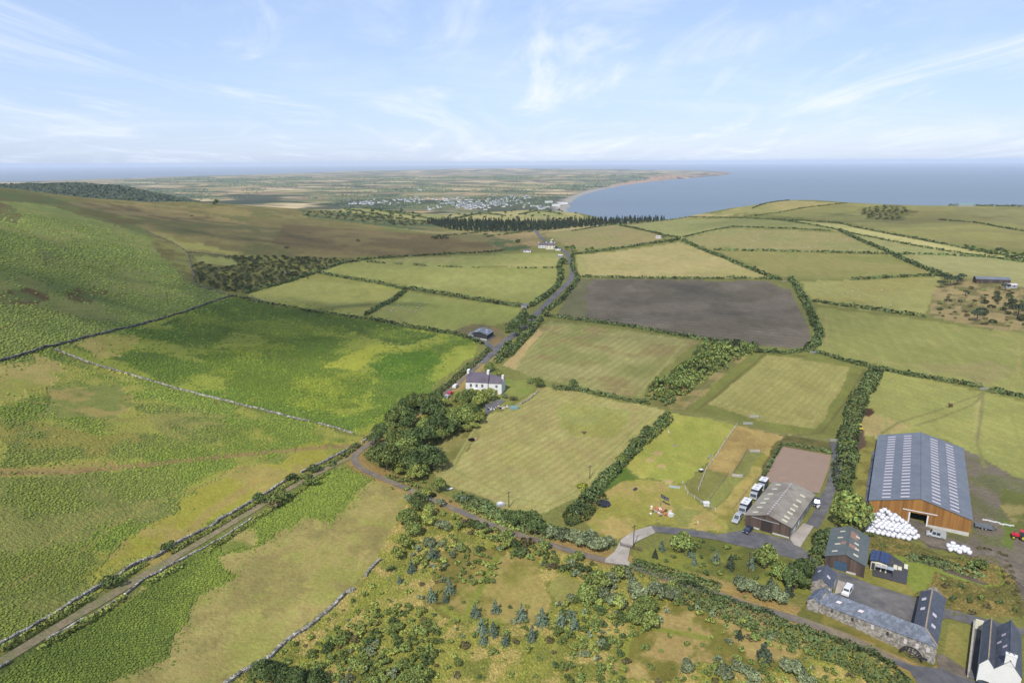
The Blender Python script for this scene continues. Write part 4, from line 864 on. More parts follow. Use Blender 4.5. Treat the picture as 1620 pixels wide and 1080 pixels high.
plant('willow', 797, 630, .6, 'small pale shrub at the right corner of the farmhouse')
plant('bushbrown', 812, 633, 1.5, 'brown clipped shrub beside the farmhouse drive')
plant('bush', 838, 606, 1.5, 'rounded bush at the back of the farmhouse lawn'); plant('oak', 851, 612, .62, 'round green tree at the corner of the farmhouse lawn')
plant('oakdark', 907, 614, .55, 'round bush standing in the hedge between the hay fields')
plant('oak', 775, 588, .65, 'tree behind the farmhouse roof beside the lane'); plant('oaklight', 787, 597, .8, 'small tree right behind the farmhouse chimneys')
for i, (x, y, s) in enumerate([(830,522,.95),(818,532,.8),(842,510,.7)]): plant('oakdark', x, y, s, 'large dark tree beside the road above the upper hay field' if i == 0 else 'dark roadside tree near the black barn', 'roadside trees by the black barn')
for x, y, s in [(893,418,.7),(889,432,.6),(905,398,.95),(896,396,.7)]: plant('oakdark', x, y, s, 'dark roadside tree near the far cottages', 'trees by the far cottages')
for x, y, s in [(880,396,.6),(928,398,.5),(936,397,.6)]: plant('oakdark', x, y, s, 'small dark tree just right of the far cottages', 'trees right of the far cottages')
plant('oaklight', 1336, 836, 1.0, 'leafy lower tree at the foot of the big round tree'); plant('oak', 1340, 833, 1.42, 'big round tree between the grey barn and the white bales')
# hedge of taller shrubs between hayfield and paddock
for i, (x, y, s) in enumerate([(1047,668,.42),(1024,690,.55),(1006,706,.5),(998,720,.4),(985,734,.5),(975,748,.45)]):
    plant('oakdark' if i % 2 else 'oak', x, y, s, 'shrubby hawthorn tree in the overgrown hedge by the bright paddock', 'hawthorns in the paddock hedge')
plant('oaklight', 928, 782, .62, 'yellow green shrub at the foot of the paddock hedge'); plant('bushyellow', 921, 772, 1.3, 'bright yellow green bush beside the central hay field')
hedge([(900,832),(925,800),(945,775)], 7, 3, 'bramble mass at the bottom right corner of the central hay field', lm='dark')
# willows along the lane junction
for x, y, s in [(870,850,.9),(888,855,1),(908,858,1),(925,866,1),(945,872,1.05),(960,866,.85),(935,856,.9)]: plant('willow', x, y, s, 'pale grey green willow left of the concrete drive', 'willows left of the drive')
for x, y, s in [(840,838,.75),(822,835,.7),(806,828,.6),(850,846,.7)]: plant('oakdark', x, y, s, 'dark roadside tree at the bottom of the central hay field', 'roadside trees under the hay field')
scatter_plants([(610,770),(650,775),(700,800),(720,830),(700,860),(655,880),(620,905),(612,885),(640,845),(640,800)], [('oak', 3), ('oaklight', 2), ('oakdark', 1), ('willow', 3), ('bush', 3)], 4.4,
   {'oak': 'mid green tree in the copse at the top of the tan meadow', 'oaklight': 'light green tree in the copse at the top of the tan meadow', 'oakdark': 'dark green tree in the copse at the top of the tan meadow', 'willow': 'pale willow in the copse at the top of the tan meadow', 'bush': 'bush in the copse at the top of the tan meadow'}, 'copse at the top of the tan meadow', .5, .85)
scatter_plants([(650,762),(700,788),(720,800),(700,780),(690,745),(660,750)], [('oak', 1), ('bush', 1)], 4, 'roadside bush at the left corner of the central hay field', 'bushes at the hay field corner', .5, .8)
for x, y, s in [(965,925,.9),(985,915,1),(1000,935,.9),(950,945,.8),(1010,950,.9),(1040,945,1.0),(1065,950,.8),(975,960,.9),(1035,935,.7)]: plant('willow', x, y, s, 'pale leafed willow in the thicket below the drive entrance', 'willows below the drive entrance')
scatter_plants([(930,935),(960,905),(1000,915),(1080,930),(1110,960),(1060,980),(1020,1000),(940,985),(915,960)], [('oaklight', 2), ('bush', 2), ('oak', 1), ('bushpale', 2)], 3.6,
   'leafy shrub in the thicket below the drive entrance', 'thicket below the drive entrance', .55, .85)
scatter_plants([(960,890),(1020,905),(1060,925),(1000,910)], [('bush', 1)], 3, 'roadside bush just below the concrete drive', 'bushes by the drive', .6, 1)
scatter_plants([(720,812),(780,840),(870,872),(950,895),(930,930),(880,905),(820,880),(760,850),(720,835)], [('bushdark', 2), ('bush', 3), ('bushpale', 1), ('bushlight', 1), ('bushbrown', 1)], 2.4,
   'low scrub bush on the bank below the narrow lane', 'scrub below the lane', .7, 1.5)
# triangle between drive and mill
TRI = [(1022,884),(1052,864),(1100,850),(1150,865),(1190,880),(1240,895),(1282,912),(1275,945),(1240,945),(1180,925),(1100,905),(1040,890)]
tl = 'in the rough triangle between the farmyard and the lane'
scatter_plants(TRI, [('bushdark', 3), ('bush', 3), ('oaklight', 1.2), ('fir', 1.6), ('spruce', .9), ('oak', .7)], 3.1,
   {'bushdark': 'dark bush '+tl, 'bush': 'green bush '+tl, 'oaklight': 'light green small tree '+tl, 'fir': 'dark young conifer '+tl, 'spruce': 'blue green young conifer '+tl, 'oak': 'leafy tree '+tl}, 'plants of the rough triangle', .45, .8)
for x, y, s in [(1180,938,.9),(1195,942,.95),(1212,948,.95),(1230,952,.9),(1172,928,.8),(1222,940,.8)]: plant('willow', x, y, s, 'pale willow beside the lane just left of the mill', 'willows left of the mill')
plant('oakdark', 1255, 935, .8, 'dark tree at the left end of the mill'); plant('oakdark', 1270, 915, .7, 'dark tree left of the small stone building')
plant('oak', 1232, 915, .6, 'green tree beside the farmyard bend'); plant('oaklight', 1258, 925, .5, 'bright green sapling left of the mill')
# foreground scrub
SPR = [(684,885,1.2),(651,905,.95),(632,922,.6),(683,950,.95),(711,938,1.0),(704,952,.7),(752,975,.95),(784,968,.85),(825,980,1.05),(857,988,1.15),(887,993,1.1),(908,995,1.0),(762,1000,1.0),(780,1005,.95),(764,1018,.8),(842,1012,.95),(799,1020,.8),(1093,880,.9),(1132,890,.95),(1098,893,.7),(900,980,.8)]
for x, y, s in SPR: plant('spruce', x, y, s*.85, 'blue green young spruce standing in the rough plantation', 'young spruces in the plantation')
for x, y, s in [(1208,1045,1.15),(1170,1010,.6)]: plant('fir', x, y, s, 'dark rounded conifer above the bottom edge right of centre' if s > 1 else 'small dark conifer in the tan clearing', None, .8)
for x, y, s in [(1250,1065,1.0),(1145,1072,.8),(1185,1078,.9),(1165,1060,.6),(1085,1060,.7),(1275,1082,.7)]: plant('willow', x, y, s, 'silvery green willow bush near the bottom edge right of centre', 'silver willows in the foreground', .9)
FG = [(610,905),(660,880),(720,850),(800,870),(880,900),(930,945),(1000,1000),(1100,990),(1200,1010),(1300,1050),(1420,1090),(1450,1180),(300,1180),(380,1085),(490,1000),(560,950)]
fgl = 'in the rough young plantation in the foreground'
scatter_plants(FG, [('bush', 5), ('bushdark', 1.0), ('bushlight', 3.6), ('bushpale', 1.4), ('bushbrown', 1.6), ('fir', .05), ('spruce', .015)], 1.7,
   {'bush': 'green bush '+fgl, 'bushdark': 'dark green bush '+fgl, 'bushlight': 'yellow green bush '+fgl, 'bushpale': 'pale green bush '+fgl, 'bushbrown': 'brownish withered bush '+fgl, 'fir': 'small dark conifer '+fgl, 'spruce': 'small blue green conifer '+fgl},
   'plants of the rough plantation', .26, .8, dens=.15, excl=[[(700,940),(770,880),(900,900),(930,960),(800,960)]])
sl = 'in the dense thicket right of the foreground wall'
scatter_plants([(540,1000),(600,960),(660,960),(700,990),(690,1030),(640,1080),(620,1150),(470,1150),(480,1040)], [('bush', 5), ('bushdark', 1), ('bushlight', 3), ('bushpale', 1)], 2.0,
   {'bush': 'green bush '+sl, 'oak': 'small leafy tree '+sl, 'bushdark': 'dark bush '+sl, 'bushlight': 'light green bush '+sl, 'bushpale': 'pale bush '+sl, 'willow': 'pale willow '+sl}, 'thicket right of the foreground wall', .6, 1.15)
for x, y, s in [(415,1075,.55),(440,1082,.6),(470,1090,.6),(500,1085,.5),(430,1065,.4)]: plant('oakdark', x, y, s, 'dark leafy tree at the bottom edge beside the foreground wall', 'dark trees at the bottom edge')
for x, y, s in [(665,1080,.55),(650,1088,.45)]: plant('oak', x, y, s, 'round green tree at the bottom edge left of centre', 'round trees at the bottom edge')
plant('bushyellow', 782, 868, .7, 'small bright yellow bush below the lane')
for P_, sp_, lb in (([(880,960),(930,935),(1010,985),(1000,1010),(930,1040),(870,1010)], 1.9, 'middle of the foreground plantation'), ([(640,860),(720,850),(790,890),(770,930),(700,920),(650,900)], 2.1, 'rough ground below the lane copse'), ([(900,1040),(980,1010),(990,1080),(960,1160),(840,1160)], 2.3, 'bottom centre of the plantation'), ([(1080,1050),(1180,1040),(1290,1060),(1330,1150),(1060,1160)], 2.3, 'bottom right of the plantation'), ([(1060,950),(1180,985),(1300,1040),(1330,1060),(1240,1030),(1120,985)], 2.0, 'slope below the bramble hedge')):
    scatter_plants(P_, [('bush', 4), ('bushlight', 2.5), ('bushpale', 1.5), ('bushdark', 1)], sp_, 'leafy bush in the '+lb, 'bushes in the '+lb, .5, 1.05)
for ln, lb in (([(0,1030),(120,958),(213,901),(290,863),(350,830),(420,788),(500,744),(545,722)], 'ragged grass and bramble bank on the left of the gravel track'), ([(60,1026),(150,976),(230,924),(320,878),(410,818),(470,780),(530,742)], 'ragged grass and bramble bank on the right of the gravel track')):
    hedge(ln, 1.7, .9, lb, lm='light', gaps=.3, cat='verge', name='verge')
for ln in ([(610,752),(650,768),(690,785)], [(1000,885),(1050,902),(1100,916),(1150,932)], [(730,800),(790,826),(850,848)]): hedge(ln, 2.2, 1.2, 'low overgrown verge beside the narrow lane', lm='mid', gaps=.25, group='overgrown lane verges', cat='verge', name='verge')
# bushes along the track
for x, y, s, k in [(266,868,1.2,'bushdark'),(411,793,1.5,'bushdark'),(445,795,2.3,'bush'),(437,800,1.8,'bushbrown'),(463,762,1.5,'bushdark'),(492,765,1.9,'bush'),(497,745,1.4,'bushdark'),(175,925,1.4,'bushdark'),(618,905,1.0,'bush')]:
    plant(k, x, y, s, 'wind shaped bush beside the walled gravel track', 'bushes along the walled track')
# gorse ground
n = scatter_plants([(303,420),(345,412),(370,406),(440,406),(520,410),(548,412),(500,430),(440,448),(400,458),(380,463),(350,460),(318,448)], [('farbush', 1)], 5.2, 'dark gorse bush in the rough ground above the left pastures', 'gorse bushes above the pastures', .6, 1.35, excl=[[(312,410),(370,410),(378,420),(340,424)], [(400,455),(480,435),(500,428),(498,433),(400,460)]])
print('gorse', n)
n = scatter_plants([(1290,548),(1180,545),(1150,542),(1110,545),(1080,580),(1035,605),(1020,632),(1060,642),(1100,600),(1150,565)], [('bush', 2), ('bushdark', 3)], 3.0, 'dense bush in the strip of scrub right of the upper hay field', 'scrub strip by the upper hay field', 1.0, 1.5, excl=[[(1190,552),(1300,560),(1300,540),(1200,540)]])
print('scrubstrip', n)
for x, y, s in [(1493,447,1.0),(1503,452,1.1),(1514,450,.9),(1488,455,.8),(1520,445,.9),(1545,508,1.0),(1610,500,1.1),(1552,500,.8),(1527,468,.6),(1600,484,.7),(1590,460,.8)]: plant('pine', x, y, s, 'wind bent dark pine in the rough ground at the right edge', 'pines at the right edge', .8)
scatter_plants([(1490,470),(1530,455),(1620,458),(1700,470),(1700,528),(1560,515),(1480,500)], [('farbush', 3), ('bush', 1), ('bushbrown', 2)], 4.6, 'dark bush in the dry rough ground at the right edge', 'bushes at the right edge', .35, 1.5, dens=.2)
scatter_plants([(1520,392),(1560,398),(1640,405),(1640,411),(1560,404)], [('far', 1)], 6, 'dark hedgerow tree on the far right slope', 'hedgerow trees on the far right', .4, .75)
plant('pine', 1582, 403, .8, 'flat topped tree on the far right slope')
scatter_plants([(1360,332),(1400,325),(1435,332),(1425,348),(1380,348)], [('farbush', 1)], 9, 'gorse bush on the rough knoll of the headland', 'gorse on the headland knoll', .8, 1.4)
hedge([(1185,548),(1150,562),(1105,588),(1070,610),(1045,630)], 15, 4.5, 'dense mass of young trees in the scrub strip beside the upper hay field', lm='mid', name='thicket', cat='thicket')
# conifer belt
n = scatter_plants([(670,352),(700,350),(760,352),(850,352),(930,350),(1000,346),(1051,345),(1050,349),(1000,354),(900,361),(840,366),(760,367),(715,364)], [('tallfir', 1)], 7.6, 'dark conifer in the shelter belt above the bay', 'conifers of the shelter belt', .4, .8)
print('belt', n)
scatter_plants([(545,331),(640,335),(700,343),(760,336),(880,333),(960,345),(900,350),(760,349),(700,352),(620,345)], [('far', 1)], 48, 'hedgerow tree among the far tan fields', 'hedgerow trees on the far ridge', .7, 1.2)
for ln in ([(545,331),(575,336),(622,344)], [(575,329),(640,337),(668,340)], [(600,334),(650,341),(690,349)], [(720,346),(760,338),(800,342)], [(820,340),(850,334),(890,340)], [(560,340),(620,346),(680,352)]):
    hedge(ln, 4, 3, 'thin dark hedge dividing the far tan fields', group='hedges of the far ridge')
for ln in ([(700,374),(760,368),(830,362)], [(770,375),(820,368),(858,366)]): hedge(ln, 3, 2, 'broken dark hedge left of the far road bend', group='hedges left of the road bend', gaps=.4)
for x, y, s in [(343,324,1.3),(340,325,.9),(316,320,.5),(620,342,1.1),(656,345,.9),(205,318,.4)]: plant('far', x, y, s, 'lone tree on the moor skyline' if x < 400 else 'lone tree above the moor', 'lone trees on the moor')
scatter_plants([(480,335),(560,335),(640,345),(690,355),(640,358),(560,350),(480,342)], [('farbush', 1)], 14, 'dark gorse bush on the upper moor edge', 'gorse at the moor edge', .9, 1.8)
for x, y, s in [(687,378,2.2),(693,377,2.4),(700,378,2.0),(706,378,1.6),(566,382,1.4),(454,393,1.2),(303,343,1.0),(768,372,1.6),(820,384,2)]: plant('farbush', x, y, s, 'isolated dark bush on the brown moor', 'bushes on the moor')
# ---- low ground cover with real relief: bracken and rough grass, one point per clump
def scatter_stuff(name, P, rad, tintv, label, up=.8, matname='bracken'):
    me = bpy.data.meshes.new(name); me.vertices.add(len(P)); me.vertices.foreach_set('co', np.asarray(P, np.float32).ravel()); me.update()
    a = me.attributes.new('rad', 'FLOAT', 'POINT'); a.data.foreach_set('value', np.asarray(rad, np.float32))
    c = me.attributes.new('leaf', 'FLOAT_VECTOR', 'POINT'); c.data.foreach_set('vector', np.asarray(tintv, np.float32).ravel())
    m = bpy.data.materials.new(matname); m.use_nodes = True; N = m.node_tree.nodes; L = m.node_tree.links; b = N['Principled BSDF']
    b.inputs['Roughness'].default_value = .9; b.inputs['Specular IOR Level'].default_value = .1
    at = N.new('ShaderNodeAttribute'); at.attribute_type = 'INSTANCER'; at.attribute_name = 'leaf'; L.new(at.outputs['Vector'], b.inputs['Base Color'])
    g = bpy.data.node_groups.new(name+'_nodes', 'GeometryNodeTree')
    g.interface.new_socket('Geometry', in_out='INPUT', socket_type='NodeSocketGeometry'); g.interface.new_socket('Geometry', in_out='OUTPUT', socket_type='NodeSocketGeometry')
    n = g.nodes; l = g.links; gi = n.new('NodeGroupInput'); go = n.new('NodeGroupOutput')
    ico = n.new('GeometryNodeMeshIcoSphere'); ico.inputs['Subdivisions'].default_value = 2; ico.inputs['Radius'].default_value = 1
    sp_ = n.new('GeometryNodeSetPosition'); nz = n.new('ShaderNodeTexNoise'); nz.inputs['Scale'].default_value = 2.2
    vm = n.new('ShaderNodeVectorMath'); vm.operation = 'MULTIPLY_ADD'; l.new(nz.outputs['Color'], vm.inputs[0]); vm.inputs[1].default_value = (1.5, 1.5, 1.2); vm.inputs[2].default_value = (-.75, -.75, -.6)
    l.new(ico.outputs['Mesh'], sp_.inputs['Geometry']); l.new(vm.outputs[0], sp_.inputs['Offset'])
    sm = n.new('GeometryNodeSetMaterial'); sm.inputs['Material'].default_value = m; l.new(sp_.outputs[0], sm.inputs['Geometry'])
    ip = n.new('GeometryNodeInstanceOnPoints'); l.new(gi.outputs[0], ip.inputs['Points']); l.new(sm.outputs[0], ip.inputs['Instance'])
    rv = n.new('FunctionNodeRandomValue'); rv.data_type = 'FLOAT_VECTOR'; rv.inputs[0].default_value = (-.3, -.3, 0); rv.inputs[1].default_value = (.3, .3, 6.28); l.new(rv.outputs[0], ip.inputs['Rotation'])
    na = n.new('GeometryNodeInputNamedAttribute'); na.data_type = 'FLOAT'; na.inputs['Name'].default_value = 'rad'
    cx_ = n.new('ShaderNodeCombineXYZ'); mu = n.new('ShaderNodeMath'); mu.operation = 'MULTIPLY'; mu.inputs[1].default_value = up
    l.new(na.outputs[0], cx_.inputs[0]); l.new(na.outputs[0], cx_.inputs[1]); l.new(na.outputs[0], mu.inputs[0]); l.new(mu.outputs[0], cx_.inputs[2]); l.new(cx_.outputs[0], ip.inputs['Scale'])
    l.new(ip.outputs[0], go.inputs[0])
    o = link(name, me); md = o.modifiers.new('clumps', 'NODES'); md.node_group = g
    return tag(o, label, kind='stuff')
rr = np.hypot(gx, gy); inview = (np.abs(np.arctan2(gx, gy)) < R(44)) & (rr < 760) & (rr > 90)
cell = np.maximum(.85, rr**2/71610*1.5)*(rr*R(.125))
s_ = np.clip(rr/380, .4, 1.5); green = (col[:, 1]/col[:, 0] > 1.12) & (rgh > .7)
# ragged edges: some clumps stray past the border of their patch
_i = np.arange(NR*NC); _r = np.clip(_i//NC+RNG.integers(-5, 6, NR*NC)*(RNG.random(NR*NC) < .5), 0, NR-1); _c = np.clip(_i % NC+RNG.integers(-9, 10, NR*NC)*(RNG.random(NR*NC) < .5), 0, NC-1)
green = green[_r*NC+_c]
def offroad(x, y, lines, w):
    ok = np.ones(len(x), bool)
    for ln in lines:
        P = gpoly(ln)[:, :2]
        for i in range(len(P)-1):
            ax, ay = P[i]; bx, by = P[i+1]; L2 = (bx-ax)**2+(by-ay)**2+1e-9
            t = np.clip(((x-ax)*(bx-ax)+(y-ay)*(by-ay))/L2, 0, 1); ok &= np.hypot(x-ax-t*(bx-ax), y-ay-t*(by-ay)) > w
    return ok
TRK = [(-60,1085),(0,1048),(100,985),(210,920),(267,887),(333,847),(417,797),(467,767),(533,733),(560,722)]
k = np.where(inview & green & (RNG.random(len(gx)) < cell/(s_**2)*.85))[0]
x = gx[k]+RNG.uniform(-.5, .5, len(k))*s_[k]; y = gy[k]+RNG.uniform(-.5, .5, len(k))*s_[k]; ok = offroad(x, y, [TRK, MAIN[14:]], 2.6); k, x, y = k[ok], x[ok], y[ok]
tc_ = col[(_r*NC+_c)[k]]; t = np.clip(tc_*RNG.uniform(.86, 1.16, (len(k), 1))*np.array([1.12, 1.16, .95])*(.72+.75*fbm(x, y, 34, 5, 91))[:, None], 0, 1)
scatter_stuff('bracken', np.column_stack([x, y, zf(x, y)+.05]), s_[k]*RNG.uniform(.4, .85, len(k)), t, 'thick green bracken covering the hillside and track edges', .42)
print('bracken', len(k))
k = np.where(inview & ~green & (rgh > .7) & (rr < 420) & ~pip(gx, gy, gpoly(LOW)) & ~pip(gx, gy, gpoly(UP)) & (RNG.random(len(gx)) < cell/(s_**2)*.75))[0]
x = gx[k]+RNG.uniform(-.5, .5, len(k)); y = gy[k]+RNG.uniform(-.5, .5, len(k)); ok = offroad(x, y, [TRK, MAIN[14:]], 2.6); k, x, y = k[ok], x[ok], y[ok]
t = np.clip(col[k]*RNG.uniform(.8, 1.25, (len(k), 1)), 0, 1)
scatter_stuff('rough_grass', np.column_stack([x, y, zf(x, y)]), s_[k]*RNG.uniform(.35, .95, len(k)), t, 'tussocks of rough tan and green grass', .6, 'tussock')
print('tussock', len(k))
# ============================================================ DRY STONE WALLS
m_stone = mat('field_stone', alb(150, 146, 136), rough=.95, var=.45, scale=1.3, coord='World', second=alb(104, 100, 90))
m_stonel = mat('pale_stone', alb(196, 192, 180), rough=.95, var=.4, scale=1.6, coord='World', second=alb(150, 144, 130))
def stone_wall(line, w, h, label, m=None, gap=.0, bank=False):
    P = GG([p[0] for p in line], [p[1] for p in line])[:, :2]; seg = np.linalg.norm(np.diff(P, axis=0), axis=1); Ls = np.concatenate([[0], np.cumsum(seg)])
    rm = np.hypot(*P.mean(0)); w, h = w*.62, h*.6; s = float(np.clip(rm*.0021, .36, 1.2)); V = []; Fs = []; c = P.mean(0); cz = z1(*c)
    rows = max(1, int(w/s+.5)); lv = max(1, int(h/(s*.75)+.5)); nn = int(Ls[-1]/s)
    base = np.array([(-1,-1,-1),(1,-1,-1),(1,1,-1),(-1,1,-1),(-1,-1,1),(1,-1,1),(1,1,1),(-1,1,1)], float)*.5
    fb = np.array([(3,2,1,0),(4,5,6,7),(0,1,5,4),(1,2,6,5),(2,3,7,6),(3,0,4,7)])
    T = []
    tt = (np.arange(nn)+.5)*s; X = np.interp(tt, Ls, P[:, 0]); Y = np.interp(tt, Ls, P[:, 1]); ii = np.clip(np.searchsorted(Ls, tt)-1, 0, len(seg)-1)
    X = X+(fbm(X, Y, 6, 3, 33)-.5)*1.6; Y = Y+(fbm(X, Y, 6, 3, 34)-.5)*1.6; Z = zf(X, Y); gapn = vnoise(tt/7, tt*0, 61)
    for q in range(nn):
        if gapn[q] < gap: continue
        d = (P[ii[q]+1]-P[ii[q]])/seg[ii[q]]; nrm = np.array([-d[1], d[0]])
        for a in range(rows):
            for b in range(lv):
                sz = np.array([s*RNG.uniform(.7, 1.15), w/rows*RNG.uniform(.7, 1.1), h/lv*RNG.uniform(.75, 1.3)])
                th = RNG.normal(0, .2); loc = base*sz+RNG.normal(0, .05*s, (8, 3)); ct, st = math.cos(th), math.sin(th)
                loc = np.stack([loc[:, 0]*ct-loc[:, 1]*st, loc[:, 0]*st+loc[:, 1]*ct, loc[:, 2]], 1)
                o = ((a+.5)/rows-.5)*w
                Vx = X[q]+d[0]*loc[:, 0]+nrm[0]*(loc[:, 1]+o); Vy = Y[q]+d[1]*loc[:, 0]+nrm[1]*(loc[:, 1]+o); Vz = Z[q]+loc[:, 2]+(b+.45)*h/lv
                Fs.append(fb+len(V)*8); V.append(np.stack([Vx-c[0], Vy-c[1], Vz-cz], 1)); T.append(np.tile(RNG.uniform(.35, 1.35), (8, 3)))
    if not V: return
    me = mesh('stone_wall', np.concatenate(V), np.concatenate(Fs), m or m_stone, tint=np.concatenate(T))
    return tag(link('stone_wall', me, None, (c[0], c[1], cz)), label, 'wall')
for mm in (m_stone, m_stonel):
    N = mm.node_tree.nodes; L = mm.node_tree.links; a = N.new('ShaderNodeAttribute'); a.attribute_name = 'tint'; b = N['Principled BSDF']; old = b.inputs['Base Color'].links[0].from_socket
    x_ = N.new('ShaderNodeMixRGB'); x_.blend_type = 'MULTIPLY'; x_.inputs[0].default_value = 1; L.new(old, x_.inputs[1]); L.new(a.outputs['Color'], x_.inputs[2]); L.new(x_.outputs[0], b.inputs['Base Color'])
stone_wall([(-120,608),(0,571),(70,551),(150,531),(230,511),(300,491),(366,468)], 1.3, 1.6, 'long grey stone wall climbing from the left edge to the corner of the gorse ground')
stone_wall([(366,468),(345,462),(312,452),(308,440),(301,418),(297,398)], 1.1, 1.5, 'grey stone wall between the bracken hill and the gorse ground')
stone_wall([(296,398),(272,383),(248,374),(230,366)], 1.1, 1.4, 'short stone wall running up the hill above the gorse ground')
stone_wall([(298,399),(330,402),(366,405)], 1.2, 1.2, 'low stone wall along the top of the gorse ground')
stone_wall([(366,468),(400,472),(445,484)], 1.2, 1.2, 'low stone wall at the foot of the leftmost pasture')
stone_wall([(88,553),(130,570),(170,582),(230,600),(290,618),(350,633),(420,650),(490,668)], 1.0, 1.3, 'pale stone wall crossing the middle of the bracken slope', m_stonel)
stone_wall([(502,670),(530,677),(560,686)], 1.0, 1.2, 'short pale stone wall near the lane bend', m_stonel)
stone_wall([(-60,1058),(0,1022),(60,988),(120,950),(213,893),(253,877),(290,855),(330,835),(350,822),(420,780),(450,763),(500,737),(530,722)], 1.1, 1.3, 'pale broken stone wall on the left of the gravel track', m_stonel, .12)
stone_wall([(530,722),(565,704),(600,684),(628,670)], .9, 1.2, 'pale stone wall left of the lane bend', m_stonel, .2)
stone_wall([(-30,1078),(60,1020),(150,970),(230,917),(270,892),(320,870),(360,847),(410,812)], .8, .8, 'low broken stone wall on the right of the gravel track', m_stonel, .25)
stone_wall([(604,886),(590,898),(577,913)], 1.1, 1.2, 'short white stone wall at the top of the foreground scrub', m_stonel)
stone_wall([(560,932),(547,940),(527,960),(487,990),(433,1032),(390,1062),(355,1085)], 1.3, 1.2, 'crumbling grey and white stone wall beside the foreground scrub', m_stonel, .1)
stone_wall([(822,640),(840,630),(852,620)], 1, 1.0, 'low stone wall along the farmhouse lawn', m_stonel)
# ============================================================ FENCES, POLES, GATES
m_wood = mat('weathered_wood', alb(150, 140, 122), rough=.9, var=.25, scale=4)
m_woodd = mat('dark_pole', alb(84, 72, 62), rough=.9, var=.2, scale=4)
m_galv = mat('galvanised_metal', alb(190, 194, 200), rough=.45, metal=.3, var=.1, scale=3)
m_white = mat('white_paint', alb(236, 236, 234), rough=.5, var=.05, scale=1)
def fence(line, label, h=1.2, step=3.0, rails=2, m=None, r=.07):
    P = GG([p[0] for p in line], [p[1] for p in line])[:, :2]; Q = np.array(densify([tuple(p) for p in P], step)); Z = zf(Q[:, 0], Q[:, 1])
    root = thing('fence', label, 'fence', (Q[0, 0], Q[0, 1], Z[0])); O = Vector((Q[0, 0], Q[0, 1], Z[0]))
    b = MB(); b.bar((0, 0, -.4), (0, 0, h), r, 5); pm = mesh('post', b.v, b.f, m or m_wood); w = MB()
    for i, (q, z) in enumerate(zip(Q, Z)):
        link('post', pm, root, Vector((q[0], q[1], z))-O)
        if i:
            for k_ in range(rails):
                hh = h*(.9-.38*k_); w.bar(Vector((Q[i-1][0], Q[i-1][1], Z[i-1]+hh))-O, Vector((q[0], q[1], z+hh))-O, .035, 3)
    w.build('rail', m or m_wood, root); return root
fence([(1105,775),(1118,742),(1133,722),(1150,695),(1166,673)], 'post and rail fence between the bright paddock and the tan pen', m=m_white)
fence([(1080,765),(1088,782),(1120,803),(1132,808)], 'fence along the bottom of the small grass pens', m=m_white)
fence([(1240,690),(1228,718),(1205,750),(1180,780),(1160,806)], 'fence along the right side of the pens')
fence([(1152,749),(1138,770),(1118,797)], 'fence dividing the two lower pens')
fence([(1160,750),(1174,728),(1182,712)], 'fence at the left of the upper grass pen')
fence([(1064,652),(1100,660),(1140,668),(1166,673),(1225,688),(1243,690)], 'fence under the big mown paddock')
fence([(1243,690),(1290,696),(1318,700)], 'fence between the mown paddock and the sand arena')
fence([(1180,553),(1150,580),(1100,628),(1085,648)], 'fence at the left edge of the mown paddock', step=4)
fence([(1540,600),(1553,614)], 'short fence beside the upper field gateway')
def gate(px, py, ang, label, w=3.6, m=None):
    p = G(px, py); o = thing('field_gate', label, 'gate', p, ang); b = MB()
    for z in (.25, .5, .75, 1.0, 1.25): b.bar((-w/2, 0, z), (w/2, 0, z), .045, 4)
    b.bar((-w/2, 0, .2), (-w/2, 0, 1.3), .05, 4); b.bar((w/2, 0, .2), (w/2, 0, 1.3), .05, 4); b.bar((-w/2, 0, .25), (w/2, 0, 1.25), .03, 4)
    b.build('gate_frame', m or m_galv, o)
    for s in (-1, 1): q = MB(); q.bar((s*(w/2+.15), 0, -.4), (s*(w/2+.15), 0, 1.5), .1, 5); q.build('gate_post', m_wood, o)
    return o
gate(1193,661,-.2,'pale metal jump panel standing just inside the mown paddock'); gate(1183,672,-.2,'metal gate between the mown paddock and the tan pen')
gate(1194,716,-.2,'metal gate at the top of the upper grass pen'); gate(1166,755,-.25,'metal gate between the upper and lower grass pens')
gate(1320,699,-.1,'metal gate at the top of the arena track'); gate(1287,559,-.1,'field gate at the top of the mown paddock'); gate(1557,617,-.1,'field gate between the east hay field and the field above')
gate(998,868,-.5,'dark gate across the concrete drive', 6, m_woodd); gate(1240,446,.0,'field gateway at the top right corner of the ploughed field')
gate(1122,725,1.0,'pale blue metal gate leaning on the pen fence')
def pole(px, py, h, label, arm=True):
    p = G(px, py); o = thing('utility_pole', label, 'utility pole', p, .6); b = MB(); b.bar((0, 0, -.5), (0, 0, h), .15, 7, .1); b.build('pole', m_woodd, o)
    if arm:
        b = MB(); b.box((0, 0, h-.5), (1.8, .12, .12)); b.build('crossarm', m_woodd, o)
        for s in (-.75, 0, .75): q = MB(); q.bar((s, 0, h-.44), (s, 0, h-.2), .06, 5); q.build('insulator', m_galv, o)
for a in [(805,802,5.5,'wooden pole at the bottom left of the central hay field'),(1002,865,7,'wooden pole beside the concrete drive'),(1253,938,7,'wooden pole in the trees left of the mill'),(933,757,5,'wooden pole at the right edge of the central hay field'),(266,482,8,'thin wooden pole on the bracken hill'),(1184,905,6,'short pole in the rough triangle')]: pole(*a)
